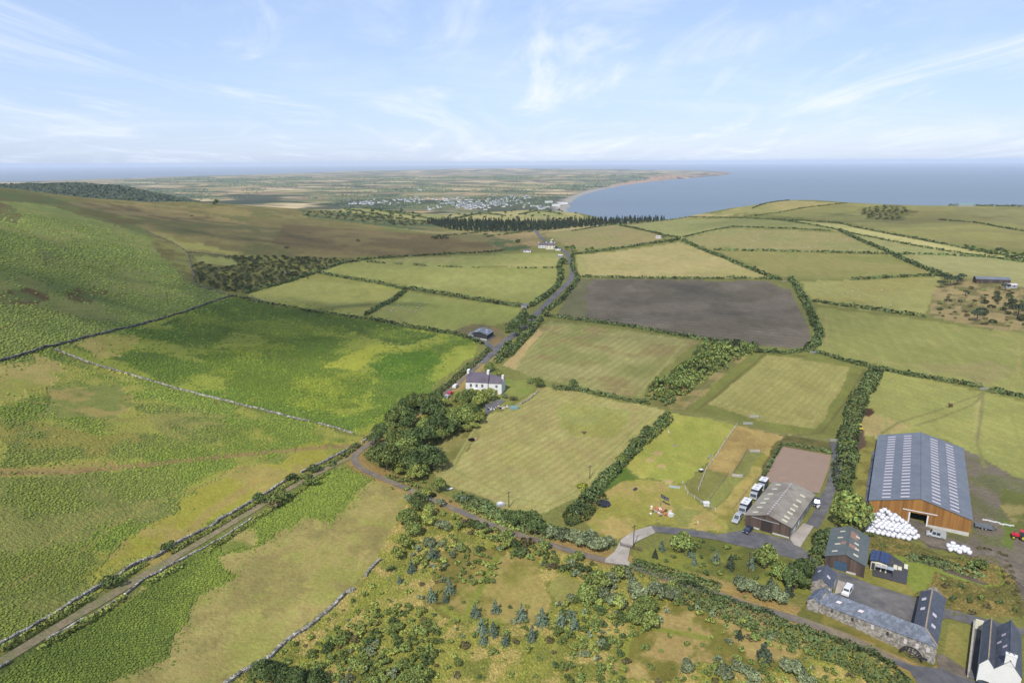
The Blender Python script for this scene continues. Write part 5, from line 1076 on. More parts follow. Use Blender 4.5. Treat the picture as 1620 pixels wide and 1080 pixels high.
# ============================================================ BUILDINGS
def boardmat(name, c, c2, period, axis='X'):
    return mat(name, c, rough=.85, var=.25, scale=1.0/period, second=c2, stretch=(1, 1, .04), detail=2)
m_timber = boardmat('larch_boards', alb(172, 124, 66), alb(146, 102, 54), .6)
m_dboard = boardmat('dark_boards', alb(104, 88, 78), alb(78, 66, 60), .5)
def roofmat(name, c, c2=None, var=.1, bump=.02, metal=0, rough=.6): return mat(name, c, rough=rough, var=max(var, .16), scale=.55, second=c2, bump=bump, bscale=6, detail=9)
m_rgrey = roofmat('grey_blue_sheet', alb(122, 128, 136), alb(114, 121, 130), .1, rough=.5)
m_rold = roofmat('old_fibre_cement', alb(160, 152, 138), alb(142, 132, 118), .2)
m_rgreen = roofmat('green_sheet', alb(96, 112, 106), alb(104, 116, 110), .1)
m_slate = mat('slate_roof', alb(98, 106, 120), rough=.6, var=.35, scale=2.6, second=alb(124, 132, 148), bump=.06, bscale=5, detail=8)
m_slated = mat('dark_slate_roof', alb(86, 92, 104), rough=.6, var=.22, scale=2.2, second=alb(98, 104, 116), bump=.04, bscale=5, detail=8)
m_slatep = roofmat('purple_slate_roof', alb(112, 102, 112), alb(98, 88, 98), .14, .03)
m_light = mat('roof_light_sheet', alb(214, 216, 214), rough=.3, var=.06, scale=1)
m_lightc = mat('cream_roof_light', alb(222, 214, 186), rough=.4, var=.08, scale=1)
m_render = mat('white_render', alb(240, 240, 236), rough=.8, var=.05, scale=.5)
m_cream = mat('cream_render', alb(232, 228, 204), rough=.8, var=.05, scale=.5)
m_rubble = mat('rubble_stone', alb(178, 172, 162), rough=.95, var=.5, scale=3.6, second=alb(128, 122, 112), bump=.12, bscale=2.5)
m_dark = mat('dark_opening', (.02, .02, .022), rough=.8); m_glass = mat('window_glass', (.03, .04, .05), rough=.08, spec=.8)
m_blue = mat('blue_door', alb(70, 96, 122), rough=.6, var=.08, scale=1); m_teal = mat('teal_sheet', alb(84, 124, 122), rough=.6, var=.25, scale=.8, second=alb(180, 190, 186))
m_rubble2 = mat('stone_coping', alb(176, 168, 156), rough=.9, var=.2, scale=1.2); m_block = mat('concrete_block', alb(206, 204, 198), rough=.9, var=.12, scale=.7)
m_solar = mat('solar_panel', (.015, .03, .09), rough=.2, spec=.6); m_red = mat('red_paint', (.42, .02, .03), rough=.35); m_ridge = mat('ridge_tile', alb(168, 150, 128), rough=.9, var=.2, scale=1)
def panel(mb, A, B, zt, holes, t=.25, z0=0.0, m=0):
    """wall from A to B (Vectors on plan), top height as list of (fraction, z) points, rectangular holes (f0,f1,za,zb)"""
    L = (B-A).length; d = (B-A)/L; n = Vector((d.y, -d.x, 0))
    xs = sorted(set([f for f, _ in zt]+[h[0] for h in holes]+[h[1] for h in holes]))
    top = lambda f: float(np.interp(f, [q[0] for q in zt], [q[1] for q in zt]))
    for a, b in zip(xs[:-1], xs[1:]):
        c = (a+b)/2; hs = sorted([h for h in holes if h[0] <= c <= h[1]], key=lambda h: h[2]); z = z0; segs = []
        for h in hs: segs.append((z, z, h[2], h[2])); z = h[3]
        segs.append((z, z, top(a), top(b)))
        for za, zb, zc, zd in segs:
            if min(zc-za, zd-zb) < .01 and max(zc-za, zd-zb) < .02: continue
            pa, pb = A+d*(a*L), A+d*(b*L); Q = [pa+Vector((0, 0, za)), pb+Vector((0, 0, zb)), pb+Vector((0, 0, zd)), pa+Vector((0, 0, zc))]
            mb.add(Q+[q-n*t for q in Q], [[0, 1, 2, 3], [7, 6, 5, 4], [0, 4, 5, 1], [1, 5, 6, 2], [2, 6, 7, 3], [3, 7, 4, 0]], m)
    return d, n, L
class Bld:
    """gabled building given by its four eave corners in the photo (front-left, front-right, back-right, back-left), eave height and ridge rise"""
    def __init__(s, name, label, eaves, zg, eh, rise, wallm, roofm, ov=.35, holes=None, cat='building', group=None, wall_names=None, ridge_along='FB', gable_m=None, sink=3.0, ridge_m=None):
        C = [at_z(px, py, zg+eh) for px, py in eaves]; c = sum(C, Vector())/4; c.z = zg
        s.root = thing(name, label, cat, c, 0, group); s.c = c; s.eh = eh; s.rise = rise
        s.C = [Vector((p.x-c.x, p.y-c.y, 0)) for p in C]; FL, FR, BR, BL = s.C
        holes = holes or {}; s.sides = {}; gab = [(0, eh), (.5, eh+rise), (1, eh)]; flat = [(0, eh), (1, eh)]
        ends = {'front': (FL, FR, gab), 'right': (FR, BR, flat), 'back': (BR, BL, gab), 'left': (BL, FL, flat)}
        if ridge_along == 'LR': ends = {'front': (FL, FR, flat), 'right': (FR, BR, gab), 'back': (BR, BL, flat), 'left': (BL, FL, gab)}
        if isinstance(wallm, dict): wm = wallm
        else: wm = {k: wallm for k in ends}
        for k_, (A, B, zt) in ends.items():
            mb = MB(); d, n, L = panel(mb, A, B, zt, holes.get(k_, []), z0=-sink); o = mb.build('wall', wm[k_], s.root); s.sides[k_] = (A, d, n, L)
        if ridge_along == 'FB': r0, r1 = (FL+FR)/2, (BL+BR)/2; quads = [(FL, BL, r0, r1), (FR, BR, r0, r1)]
        else: r0, r1 = (FL+BL)/2, (FR+BR)/2; quads = [(FL, FR, r0, r1), (BL, BR, r0, r1)]
        s.slopes = []
        ax = (r1-r0).normalized()
        for e0, e1, a, b in quads:
            out = ((e0-a)-ax*(e0-a).dot(ax)).normalized(); half = (e0-a).dot(out); k_ = ov/half
            E0 = e0+out*ov-ax*ov+Vector((0, 0, eh-rise*k_)); E1 = e1+out*ov+ax*ov+Vector((0, 0, eh-rise*k_))
            A0 = a-ax*ov+Vector((0, 0, eh+rise)); A1 = b+ax*ov+Vector((0, 0, eh+rise)); up_ = Vector((0, 0, .12))
            mb = MB(); Q = [E0+up_, E1+up_, A1+up_, A0+up_]; nn = (Q[1]-Q[0]).cross(Q[3]-Q[0]).normalized()
            if nn.z < 0: nn = -nn
            mb.slab(Q, .1, nn); ro = mb.build('roof', roofm, s.root); s.slopes.append((Q, nn, ro))
        mb = MB(); mb.bar(r0-ax*ov+Vector((0, 0, eh+rise+.13)), r1+ax*ov+Vector((0, 0, eh+rise+.13)), .16, 6); mb.build('ridge_cap', ridge_m or roofm, s.root)
    def patch(s, i, u0, u1, v0, v1, name, m, lift_=.03, t=.05):
        "a piece lying on slope i; u along the ridge, v from ridge (0) to eave (1)"
        Q, nn, ro = s.slopes[i]; E0, E1, A1, A0 = Q
        f = lambda u, v: (A0+(A1-A0)*u)*(1-v)+(E0+(E1-E0)*u)*v+nn*(lift_+t)
        mb = MB(); q = [f(u0, v0), f(u1, v0), f(u1, v1), f(u0, v1)]; mb.slab(q, t, nn); return mb.build(name, m, s.root)
    def on_wall(s, side, f0, f1, za, zb, name, m, proud=.04, t=.06, parent=None):
        A, d, n, L = s.sides[side]; pa, pb = A+d*(f0*L)+n*proud, A+d*(f1*L)+n*proud
        mb = MB(); mb.slab([pa+Vector((0, 0, za)), pb+Vector((0, 0, za)), pb+Vector((0, 0, zb)), pa+Vector((0, 0, zb))], t, n); return mb.build(name, m, parent or s.root)
    def window(s, side, f0, f1, za, zb, frame=m_white):
        A, d, n, L = s.sides[side]; mb = MB(); w = .09
        P = lambda f, z, o: A+d*(f*L)+n*o+Vector((0, 0, z)); e = w/L
        for a, b, c, dd_ in ((f0, f0+e, za, zb), (f1-e, f1, za, zb), (f0+e, f1-e, za, za+w), (f0+e, f1-e, zb-w, zb), ((f0+f1)/2-e*.4, (f0+f1)/2+e*.4, za+w, zb-w)):
            mb.slab([P(a, c, -.06), P(b, c, -.06), P(b, dd_, -.06), P(a, dd_, -.06)], .08, n)
        o = mb.build('window', frame, s.root)
        mb = MB(); mb.slab([P(f0, za, -.12), P(f1, za, -.12), P(f1, zb, -.12), P(f0, zb, -.12)], .03, n); mb.build('pane', m_glass, o); return o
    def chimney(s, p, w, d_, h, m=m_render, z0=0, pots=2, ang=0):
        mb = MB(); mb.box((p.x, p.y, z0+h/2), (w, d_, h), ang); mb.box((p.x, p.y, z0+h+.06), (w+.16, d_+.16, .14), ang); o = mb.build('chimney', m, s.root)
        for i in range(pots):
            q = MB(); a = Matrix.Rotation(ang, 3, 'Z')@Vector(((i-(pots-1)/2)*w/pots*.9, 0, 0)); q.bar((p.x+a.x, p.y+a.y, z0+h+.1), (p.x+a.x, p.y+a.y, z0+h+.55), .13, 7, .1); q.build('chimney_pot', m_ridge, o)
# --- grey barn with cream roof lights
zg = z1(*G(1215,838).xy)
b = Bld('barn', 'old grey roofed barn with a brown boarded front beside the sand arena', [(1179.3,814),(1251.9,834),(1288,782.2),(1222.2,763.7)], zg, 3.6, 2.0, {'front': m_dboard, 'right': m_teal, 'back': m_dboard, 'left': m_dboard}, m_rold,
        holes={'front': [(.36, .60, 0, 3.3)], 'right': [(.55, .75, 0, 2.4), (.12, .2, .8, 2.2), (.3, .38, .8, 2.2)]})
b.on_wall('front', .36, .60, 0, 3.3, 'sliding_door', mat('black_brown_door', alb(62, 54, 52), rough=.8, var=.2, scale=3), -.1)
b.on_wall('front', .14, .74, 3.55, 3.75, 'door_rail', m_galv, .12, .1); b.on_wall('front', .2, .33, 0, .5, 'plinth', m_block, .05); b.on_wall('front', .62, .98, 0, .45, 'plinth', m_block, .05)
b.on_wall('right', .02, .5, 0, .5, 'plinth', m_block, .05); b.on_wall('right', .55, .75, 0, 2.4, 'sliding_door', m_teal, -.1)
for s in (.12, .3): b.window('right', s, s+.08, .8, 2.2)
for i, us in enumerate(([.06, .2, .33, .45, .6, .76, .9], [.05, .14, .26, .36, .48, .62, .78])):
    for u in us: b.patch(i, u, u+.035, .5, .72, 'roof_light', m_lightc)
b.patch(1, .0, 1, .02, .07, 'ridge_vent', m_rold)
for k_ in range(16): b.patch(0, .03+k_*.06, .05+k_*.06, .0, .09, 'ridge_light', m_light)
# --- timber barn
zg = z1(*G(1460,835).xy)
b = Bld('barn', 'large timber clad barn with a blue grey roof and four rows of white roof lights', [(1375.8,790.8),(1537.5,822),(1523,709),(1390,688.7)], zg, 5.0, 3.6, m_timber, m_rgrey, .3, holes={'front': [(.42, .585, 0, 3.7)]})
for i, vs in enumerate(((.30, .66), (.30, .66))):
    for k_ in range(22):
        u = .025+k_*.0435
        for v in vs: b.patch(i, u, u+.013, v-.085, v+.085, 'roof_light', m_light)
b.on_wall('front', .34, .68, 4.25, 4.5, 'door_rail', m_white, .15, .12)
b.on_wall('front', .405, .42, 0, 3.7, 'door_jamb', m_white, .05, .2); b.on_wall('front', .585, .60, 0, 3.7, 'door_jamb', m_white, .05, .2)
b.on_wall('front', .60, .995, -.3, .85, 'plinth', m_block, .08, .12); b.on_wall('front', .0, .405, -.3, .7, 'plinth', m_block, .08, .12)
A, d, n, L = b.sides['front']
for k_ in range(78):            # cover boards, proud of the cladding
    f = (k_+.5)/78
    if .40 < f < .605: z0b = 3.75
    else: z0b = .9
    zt = b.eh+b.rise*(1-abs(f-.5)*2)-.15
    b.on_wall('front', f-.0022, f+.0022, z0b, zt, 'cover_board', m_timber, .045, .045)
mb = MB(); bl = b.C; mb.box(tuple((bl[0]+bl[1]+bl[2]+bl[3])/4+Vector((0, 0, -.1))), (10, 10, .3)); mb.build('floor', m_dirt, b.root)
# --- green shed
zg = z1(*G(1335,895).xy)
b = Bld('shed', 'green roofed shed with rusty patches and a blue roller door', [(1306,878.5),(1369,894.8),(1374.8,849.6),(1317,835.6)], zg, 3.2, 1.9, m_dboard, m_rgreen, .3, holes={'front': [(.24, .56, 0, 2.6)]})
b.on_wall('front', .24, .56, 0, 2.6, 'roller_door', m_blue, -.12); b.on_wall('front', .56, .8, -.2, .35, 'plinth', m_block, .06)
m_rust = mat('rusty_sheet', alb(160, 128, 112), rough=.8, var=.15, scale=1.5)
for i, u0, u1, v0, v1, m in ((1,.62,.84,.04,.42,m_rust),(1,.3,.42,.05,.45,m_rust),(0,.36,.46,.1,.34,m_rust),(1,.72,.77,.3,.5,m_lightc),(1,.48,.53,.28,.5,m_lightc),(1,.32,.37,.35,.55,m_lightc),(1,.12,.17,.32,.56,m_lightc),(0,.12,.16,.42,.68,m_lightc),(0,.36,.4,.36,.62,m_lightc),(0,.58,.62,.3,.56,m_lightc),(0,.8,.84,.25,.5,m_lightc)):
    b.patch(i, u0, u1, v0, v1, 'rust_patch' if m is m_rust else 'roof_light', m, .03 if m is m_rust else .06, .03)
# --- small stone building
zg = z1(*G(1303,930).xy)
b = Bld('outbuilding', 'small slate roofed stone outbuilding with a cream side wall by the parked white van', [(1283.7,919),(1314,929.5),(1323.7,909),(1292,899.5)], zg, 3.0, 1.9, {'front': m_rubble, 'right': m_cream, 'back': m_rubble, 'left': m_rubble}, m_slated, .2)
b.patch(0, .6, .7, .4, .65, 'skylight', m_light); b.patch(1, .35, .47, .3, .6, 'skylight', m_light); b.on_wall('right', .4, .6, 0, 2.1, 'door', m_blue, .03)
# --- stone mill, L shaped
zg = z1(*G(1390,1000).xy); ez = zg+3.6; rz_ = ez+2.6
E = lambda px, py, z: at_z(px, py, z)
FLe, FRe = E(1295,952,ez), E(1483,1022.5,ez); RLr, RRr = E(1315,937.5,rz_), E(1464,993,rz_); Rn = E(1475,932,rz_); ERn = E(1496,946,ez); ELn = E(1456,936,ez)
c0 = (FLe+FRe)/2; c0.z = zg; mill = thing('mill', 'long L shaped stone mill with slate roofs and a waterwheel on its end', 'mill', c0)
rel = lambda p: p-c0
dirm = (FRe-FLe).normalized(); nin = Vector((-dirm.y, dirm.x, 0))
half = (RLr-FLe).dot(nin); BLe = RLr+nin*half; BLe.z = ez
EWd = (Rn-RRr).normalized(); ELs = ELn-EWd*((ELn-RRr).dot(EWd)-2)
for A, B, C_, D in ((FLe, FRe, RRr, RLr),):
    mb = MB(); o = Vector((0, 0, .14)); out = -nin*.3-Vector((0, 0, .25)); mb.slab([rel(A)+o+out-dirm*.2, rel(B)+o+out, rel(C_)+o, rel(D)+o-dirm*.2], .12, None); ro = mb.build('roof', m_slate, mill)
    nr = (rel(B)-rel(A)).cross(rel(D)-rel(A)).normalized()
    for u, v in ((.14,.45),(.36,.5)):
        q0 = rel(A)*(1-u)*(v)+rel(B)*u*v+rel(D)*(1-u)*(1-v)+rel(C_)*u*(1-v); e1 = dirm*.7; e2 = (rel(D)-rel(A)).normalized()*.55; mb = MB(); mb.slab([q0-e1-e2+nr*.25, q0+e1-e2+nr*.25, q0+e1+e2+nr*.25, q0-e1+e2+nr*.25], .1, nr); sk = mb.build('skylight', m_slated, mill)
        mb = MB(); e1 *= .75; e2 *= .7; mb.slab([q0-e1-e2+nr*.28, q0+e1-e2+nr*.28, q0+e1+e2+nr*.28, q0-e1+e2+nr*.28], .03, nr); mb.build('pane', m_light, sk)
mb = MB(); o = Vector((0, 0, .14)); mb.slab([rel(RLr)+o-dirm*.2, rel(RRr)+o, rel(RRr)+o+nin*half-Vector((0, 0, 2.6)), rel(BLe)+o-dirm*.2], .12, Vector(nin*.5+Vector((0, 0, .85))).normalized()); mb.build('roof', m_slate, mill)
mb = MB(); mb.slab([rel(FRe)+o, rel(ERn)+o+Vector((.2, 0, 0)), rel(Rn)+o, rel(RRr)+o], .12, None); mb.build('roof', m_slated, mill)
mb = MB(); mb.slab([rel(RRr)+o, rel(Rn)+o, rel(ELn)+o, rel(ELs)+o], .12, None); mb.build('roof', m_slated, mill)
mb = MB(); mb.bar(rel(RRr)+o, rel(Rn)+o, .2, 6); mb.bar(rel(RRr)+o, rel(FRe)+o, .15, 6); mb.build('ridge_tiles', m_ridge, mill)
for (a, b_, u, v, m) in ((ELn, Rn, .75, .55, m_light), (ELn, Rn, .5, .5, m_light)):
    q0 = rel(a*v+b_*(1-v))-EWd*((1-u)*18)+Vector((0, 0, .35)); mb = MB(); mb.box(q0, (1.0, 1.0, .12), math.atan2(EWd.y, EWd.x), tilt=Matrix.Rotation(-.6, 3, 'X')); mb.build('skylight', m, mill)
for u, v in ((.55,.45),(.78,.5)):
    a = rel(ERn)*(1-u)+rel(FRe)*u; b_ = rel(Rn)*(1-u)+rel(RRr)*u; q0 = a*v+b_*(1-v)+Vector((0, 0, .3)); mb = MB(); mb.box(q0, (1.0, 1.0, .12), math.atan2(EWd.y, EWd.x), tilt=Matrix.Rotation(.6, 3, 'X')); mb.build('skylight', m_light, mill)
wl_ = lambda A, B, zt, holes=[], t=.4: (lambda mb: (panel(mb, Vector((rel(A).x, rel(A).y, 0)), Vector((rel(B).x, rel(B).y, 0)), zt, holes, t, -6), mb.build('wall', m_rubble, mill)))(MB())
eh = ez-zg
wh = [(.12,.135,2.0,3.0),(.3,.32,1.8,2.9),(.47,.495,1.9,3.0),(.6,.62,1.6,2.7),(.745,.77,1.3,2.6),(.84,.865,1.3,2.6),(.925,.95,1.3,2.6),(.90,.945,-1.6,-.3)]
r1_ = wl_(FLe, FRe, [(0, eh), (1, eh)], wh); (fd, fn, fL) = r1_[0]
fA = Vector((rel(FLe).x, rel(FLe).y, 0))
for h_ in wh:
    pale = h_[2] == 1.3 or h_[0] == .47
    P = lambda f, z, o_: fA+fd*(f*fL)+fn*o_+Vector((0, 0, z)); mb = MB(); mb.slab([P(h_[0], h_[2], -.1), P(h_[1], h_[2], -.1), P(h_[1], h_[3], -.1), P(h_[0], h_[3], -.1)], .06, fn); w_ = mb.build('window', m_white if pale else m_dark, mill)
    mb = MB(); c_ = (h_[0]+h_[1])/2; q = (h_[1]-h_[0])*.36; mb.slab([P(c_-q, h_[2]+.2, -.07), P(c_+q, h_[2]+.2, -.07), P(c_+q, h_[3]-.2, -.07), P(c_-q, h_[3]-.2, -.07)], .02, fn); mb.build('pane', m_light if pale else m_glass, w_)
wl_(FRe, ERn, [(0, eh), (1, eh)]); wl_(ERn, ELn, [(0, eh), (.5, eh+2.6), (1, eh)]); wl_(ELn, ELs, [(0, eh), (1, eh)])
wl_(BLe+dirm*18, BLe, [(0, eh), (1, eh)]); wl_(BLe, FLe, [(0, eh), (.5, eh+2.6), (1, eh)])
# waterwheel
wc = FRe-dirm*4.6-nin*.9; wc = rel(wc); wc.z = -.9; wr = 2.3
ww_ = link('waterwheel', None, mill, wc); mb = MB()
m_iron = mat('dark_iron', (.03, .028, .026), rough=.7, var=.3, scale=3)
for off in (-.45, .45):
    for i in range(20):
        a, a2 = 2*math.pi*i/20, 2*math.pi*(i+1)/20; mb.bar(dirm*(wr*math.cos(a))+Vector((0, 0, wr*math.sin(a)))+nin*off, dirm*(wr*math.cos(a2))+Vector((0, 0, wr*math.sin(a2)))+nin*off, .1, 4)
mb.build('rim', m_iron, ww_); mb = MB()
for i in range(8):
    a = 2*math.pi*i/8
    for off in (-.45, .45): mb.bar(nin*off, dirm*(wr*math.cos(a))+Vector((0, 0, wr*math.sin(a)))+nin*off, .07, 4)
mb.build('spokes', m_iron, ww_); mb = MB()
for i in range(20):
    a = 2*math.pi*i/20; mb.box(dirm*(wr*.95*math.cos(a))+Vector((0, 0, wr*.95*math.sin(a))), (.5, .9, .06), math.atan2(dirm.y, dirm.x), tilt=Matrix.Rotation(-a, 3, 'Y'))
mb.build('paddles', m_iron, ww_)
# left lean-to of the mill
b = Bld('outbuilding', 'low slate roofed lean to joined to the left end of the stone mill', [(1277,948.5),(1296,953),(1315,936),(1290,933.5)], z1(*G(1290,955).xy), 2.6, .9, m_rubble, m_slate, .15, ridge_along='FB')
# --- white farmhouse
zg = z1(*G(768,624).xy)
b = Bld('farmhouse', 'white farmhouse with dark slate roof and tall white chimneys beside the lane', [(736.7,605),(771.5,606.3),(775.5,589.5),(744,588)], zg, 5.4, 2.4, m_render, m_slatep, .05, ridge_along='LR',
        holes={'front': [(.18,.29,3.2,4.9),(.18,.29,.7,2.4),(.44,.55,3.2,4.9),(.70,.81,3.2,4.9),(.70,.81,.7,2.4)]})
for f in (.18, .44, .70): b.window('front', f, f+.11, 3.2, 4.9)
for f in (.18, .70): b.window('front', f, f+.11, .7, 2.4)
FL, FR, BR, BL = b.C; ax = (FR-FL).normalized(); an = math.atan2(ax.y, ax.x)
b.chimney((FL+BL)/2+ax*.3, 1.0, 2.6, 3.0, z0=b.eh+.6, pots=0, ang=an); b.chimney((FR+BR)/2-ax*.3, 1.0, 2.6, 3.0, z0=b.eh+.6, pots=0, ang=an)
mb = MB(); q = FL+ax*((FR-FL).length*.42)+Vector((ax.y, -ax.x, 0))*.8; mb.box((q.x, q.y, 1.2), (2.2, 1.7, 2.6), an); mb.box((q.x, q.y, 2.55), (2.5, 1.9, .15), an); b_o = mb.build('porch', m_render, b.root)
q2 = q+Vector((ax.y, -ax.x, 0))*.86; mb = MB(); mb.box((q2.x, q2.y, 1.0), (.9, .06, 1.9), an); mb.build('door', m_dark, b_o)
b = Bld('farmhouse', 'lower white wing at the right of the farmhouse with a white gable chimney', [(772.8,607),(793.5,607.5),(799.4,600),(779,592.5)], zg, 5.0, 2.0, m_render, m_slatep, .05, ridge_along='LR',
        holes={'front': [(.52,.7,3.0,4.5),(.52,.7,.6,2.2)]})
b.window('front', .52, .7, 3.0, 4.5); b.window('front', .52, .7, .6, 2.2); FL, FR, BR, BL = b.C
b.chimney((FR+BR)/2-ax*.3, .9, 1.8, 2.4, z0=b.eh+.6, pots=0, ang=an)
# --- black barn
zg = z1(*G(760,534).xy)
b = Bld('barn', 'small black boarded barn with a grey roof beside the lane junction', [(747.6,526),(770.7,530),(780.5,524),(757,519)], zg, 3.6, 1.3, mat('black_boards', (.03, .03, .032), rough=.8), m_rgrey, .3)
b.on_wall('front', .02, .98, -.3, 1.0, 'plinth', m_block, .06); b.on_wall('right', .02, .98, -.3, 1.0, 'plinth', m_block, .06)
for i, u, v in ((0,.5,.5),(1,.6,.35),(1,.3,.6),(0,.2,.6)): b.patch(i, u, u+.12, v-.1, v+.1, 'roof_light', m_light)
b = Bld('shed', 'low grey lean to shed left of the small black barn', [(741,529),(748.5,531),(752,527),(745,525.5)], zg, 2.2, .4, m_block, m_rgrey, .2)
b = Bld('shed', 'small grey roofed shed in the hedge above the lane junction', [(824,483),(833,484),(835,481.5),(826,480.5)], z1(*G(828,487).xy), 2.4, .7, m_rubble, m_rgrey, .2)
# --- far cottages by the road
def cottage(px, py, w, dp, h, rise, ang, wm, rm, label, ch=2, name='cottage'):
    p = G(px, py); o = thing(name, label, 'house', p, ang); mb = MB(); A = [Vector((-w/2, -dp/2, 0)), Vector((w/2, -dp/2, 0)), Vector((w/2, dp/2, 0)), Vector((-w/2, dp/2, 0))]
    nwin = max(2, int(w/3.2)); hs = []
    for i in range(nwin):
        f = (i+.5)/nwin
        for z in ([.8, 3.3] if h > 4.4 else [.9]): hs.append((f-.45/w, f+.45/w, z, z+1.3))
    panel(mb, A[0], A[1], [(0, h), (1, h)], hs, .25, -2); panel(mb, A[1], A[2], [(0, h), (.5, h+rise), (1, h)], [], .25, -2); panel(mb, A[2], A[3], [(0, h), (1, h)], [], .25, -2); panel(mb, A[3], A[0], [(0, h), (.5, h+rise), (1, h)], [], .25, -2)
    mb.build('wall', wm, o); u = Vector((0, 0, .1))
    for s in (-1, 1): mb = MB(); nn = Vector((0, s*rise, dp/2)).normalized(); e = Vector((0, s*(dp/2+.3), h-rise*.6/dp)); mb.slab([Vector((-w/2-.2, 0, h+rise))+u, Vector((w/2+.2, 0, h+rise))+u, e+Vector((w/2+.2, 0, 0))+u, e-Vector((w/2+.2, 0, 0))+u], .12, nn); mb.build('roof', rm, o)
    for f0, f1, za, zb in hs:
        x0, x1 = -w/2+f0*w, -w/2+f1*w; mb = MB(); mb.box(((x0+x1)/2, -dp/2+.1, (za+zb)/2), (x1-x0, .06, zb-za)); mb.build('window', m_glass, o)
    for i in range(ch): mb = MB(); mb.box(((-1 if i == 0 else 1)*(w/2-.5), 0, h+rise+.3), (.8, 1.4, 1.6)); mb.build('chimney', wm, o)
    return o
cottage(871,394,11,7,4.8,2.6,-.15,m_cream,m_slatep,'cream cottage at the far road bend, nearest of the group'); cottage(873,391,8,6,5.5,2.8,1.3,m_cream,m_slatep,'cream gabled cottage behind the nearest far cottage')
cottage(858,392,10,6,3.6,2.2,.1,m_render,m_slatep,'long low white cottage left of the far cream cottages'); cottage(883,396,6,4,2.6,1.2,-.2,m_render,m_slated,'small white outbuilding right of the far cottages',0,'outbuilding')
cottage(834,399,9,3.5,2.3,.5,.0,m_render,m_rgrey,'long low white shed on the lawn left of the far cottages',0,'shed'); cottage(886,407,5,3.5,2.2,.8,.3,m_galv,m_light,'pale green greenhouse below the far cottages',0,'shed')
cottage(1042,377,7,4,2.4,.8,.2,m_render,m_light,'tiny white shed beside a tree in the headland fields',0,'shed'); plant('oakdark', 1049, 377, .6, 'dark tree beside the tiny white shed')
# --- long huts at the right edge, skyline shed
cottage(1568,447,23,7,3.0,1.6,-.28,m_dboard,m_rgrey,'long grey roofed hut among the pines at the right edge',0,'hut'); cottage(1597,455,8,5,2.4,.8,-.2,m_galv,m_light,'small pale hut right of the long grey hut',0,'hut')
cottage(1526,326.5,26,10,4,1.5,-.05,m_galv,mat('green_roof_far', alb(120,176,156), rough=.5),'green roofed shed on the headland skyline',0,'shed')
# --- garden room with solar roof
zg = z1(*G(1390,893).xy); b = Bld('garden_room', 'small garden room with a blue solar roof and cream front posts', [(1377,886),(1404,892.5),(1407,877),(1380,871)], zg, 2.6, .35, {'front': m_cream, 'right': m_dboard, 'back': m_dboard, 'left': m_dboard}, m_dark, .25, holes={'front': [(.1,.3,0,2.1),(.36,.62,0,2.1),(.7,.92,0,2.1)]})
for i in (0, 1):
    for c_ in range(3):
        for r_ in range(2): b.patch(i, .03+c_*.325, .03+c_*.325+.31, .04+r_*.48, .04+r_*.48+.45, 'solar_panel', m_solar, .05)
for f in (.1,.36,.7): b.window('front', f, f+.22, .05, 2.1, m_woodd)
# --- white house at the bottom right: two parallel roofs behind one white gable front
zg = z1(*G(1560,1075).xy); ez = zg+5.2
b = Bld('house', 'white rendered house at the bottom right corner with a broad slate roof', [(1573,1056.5),(1616.5,1072),(1615.2,1006),(1577,992)], zg, 5.2, 3.0, m_render, m_slated, .12)
for u, v in ((.68,.45),(.54,.72),(.38,.35)): b.patch(0, u, u+.04, v-.13, v+.13, 'skylight', m_light)
FL, FR, BR, BL = b.C; fx = (FR-FL).normalized(); b.chimney((FL+FR)/2+Vector((fx.y, -fx.x, 0))*-.3, 1.9, .8, 2.4, z0=b.eh+1.9, pots=2, ang=math.atan2(fx.y, fx.x))
b = Bld('house', 'narrower slate roofed half of the white house at the bottom right', [(1549.7,1049),(1573,1056.5),(1577,992),(1556.2,984.7)], zg, 5.2, 1.8, m_render, m_slated, .08, ridge_m=m_ridge)
mb = MB(); q = (b.C[0]+b.C[1])/2
p0, p1 = G(1539,990), G(1529,1072)
mb = MB(); mb.slab([p0-p0+Vector((0, 0, 1.7)), p1-p0+Vector((0, 0, 1.7)), p1-p0+Vector((.4, 0, 1.7)), Vector((.4, 0, 1.7))], 4.5, Vector((0, 0, 1)))
o = thing('garden_wall', 'pale capped garden wall between the lawn and the white house', 'wall', p0); w_ = mb.build('wall', m_rubble, o)
mb = MB(); mb.slab([Vector((-.05, 0, 1.82)), p1-p0+Vector((-.05, 0, 1.82)), p1-p0+Vector((.45, 0, 1.82)), Vector((.45, 0, 1.82))], .12, Vector((0, 0, 1))); mb.build('coping', m_rubble2, o)
p0 = G(1541,994); p1 = G(1554,998); o = thing('yard_wall', 'cream wall closing the passage beside the white house', 'wall', p0); mb = MB(); panel(mb, Vector((0, 0, 0)), Vector((p1.x-p0.x, p1.y-p0.y, 0)), [(0, 2.6), (1, 2.6)], [], .3, -2); mb.build('wall', m_cream, o)
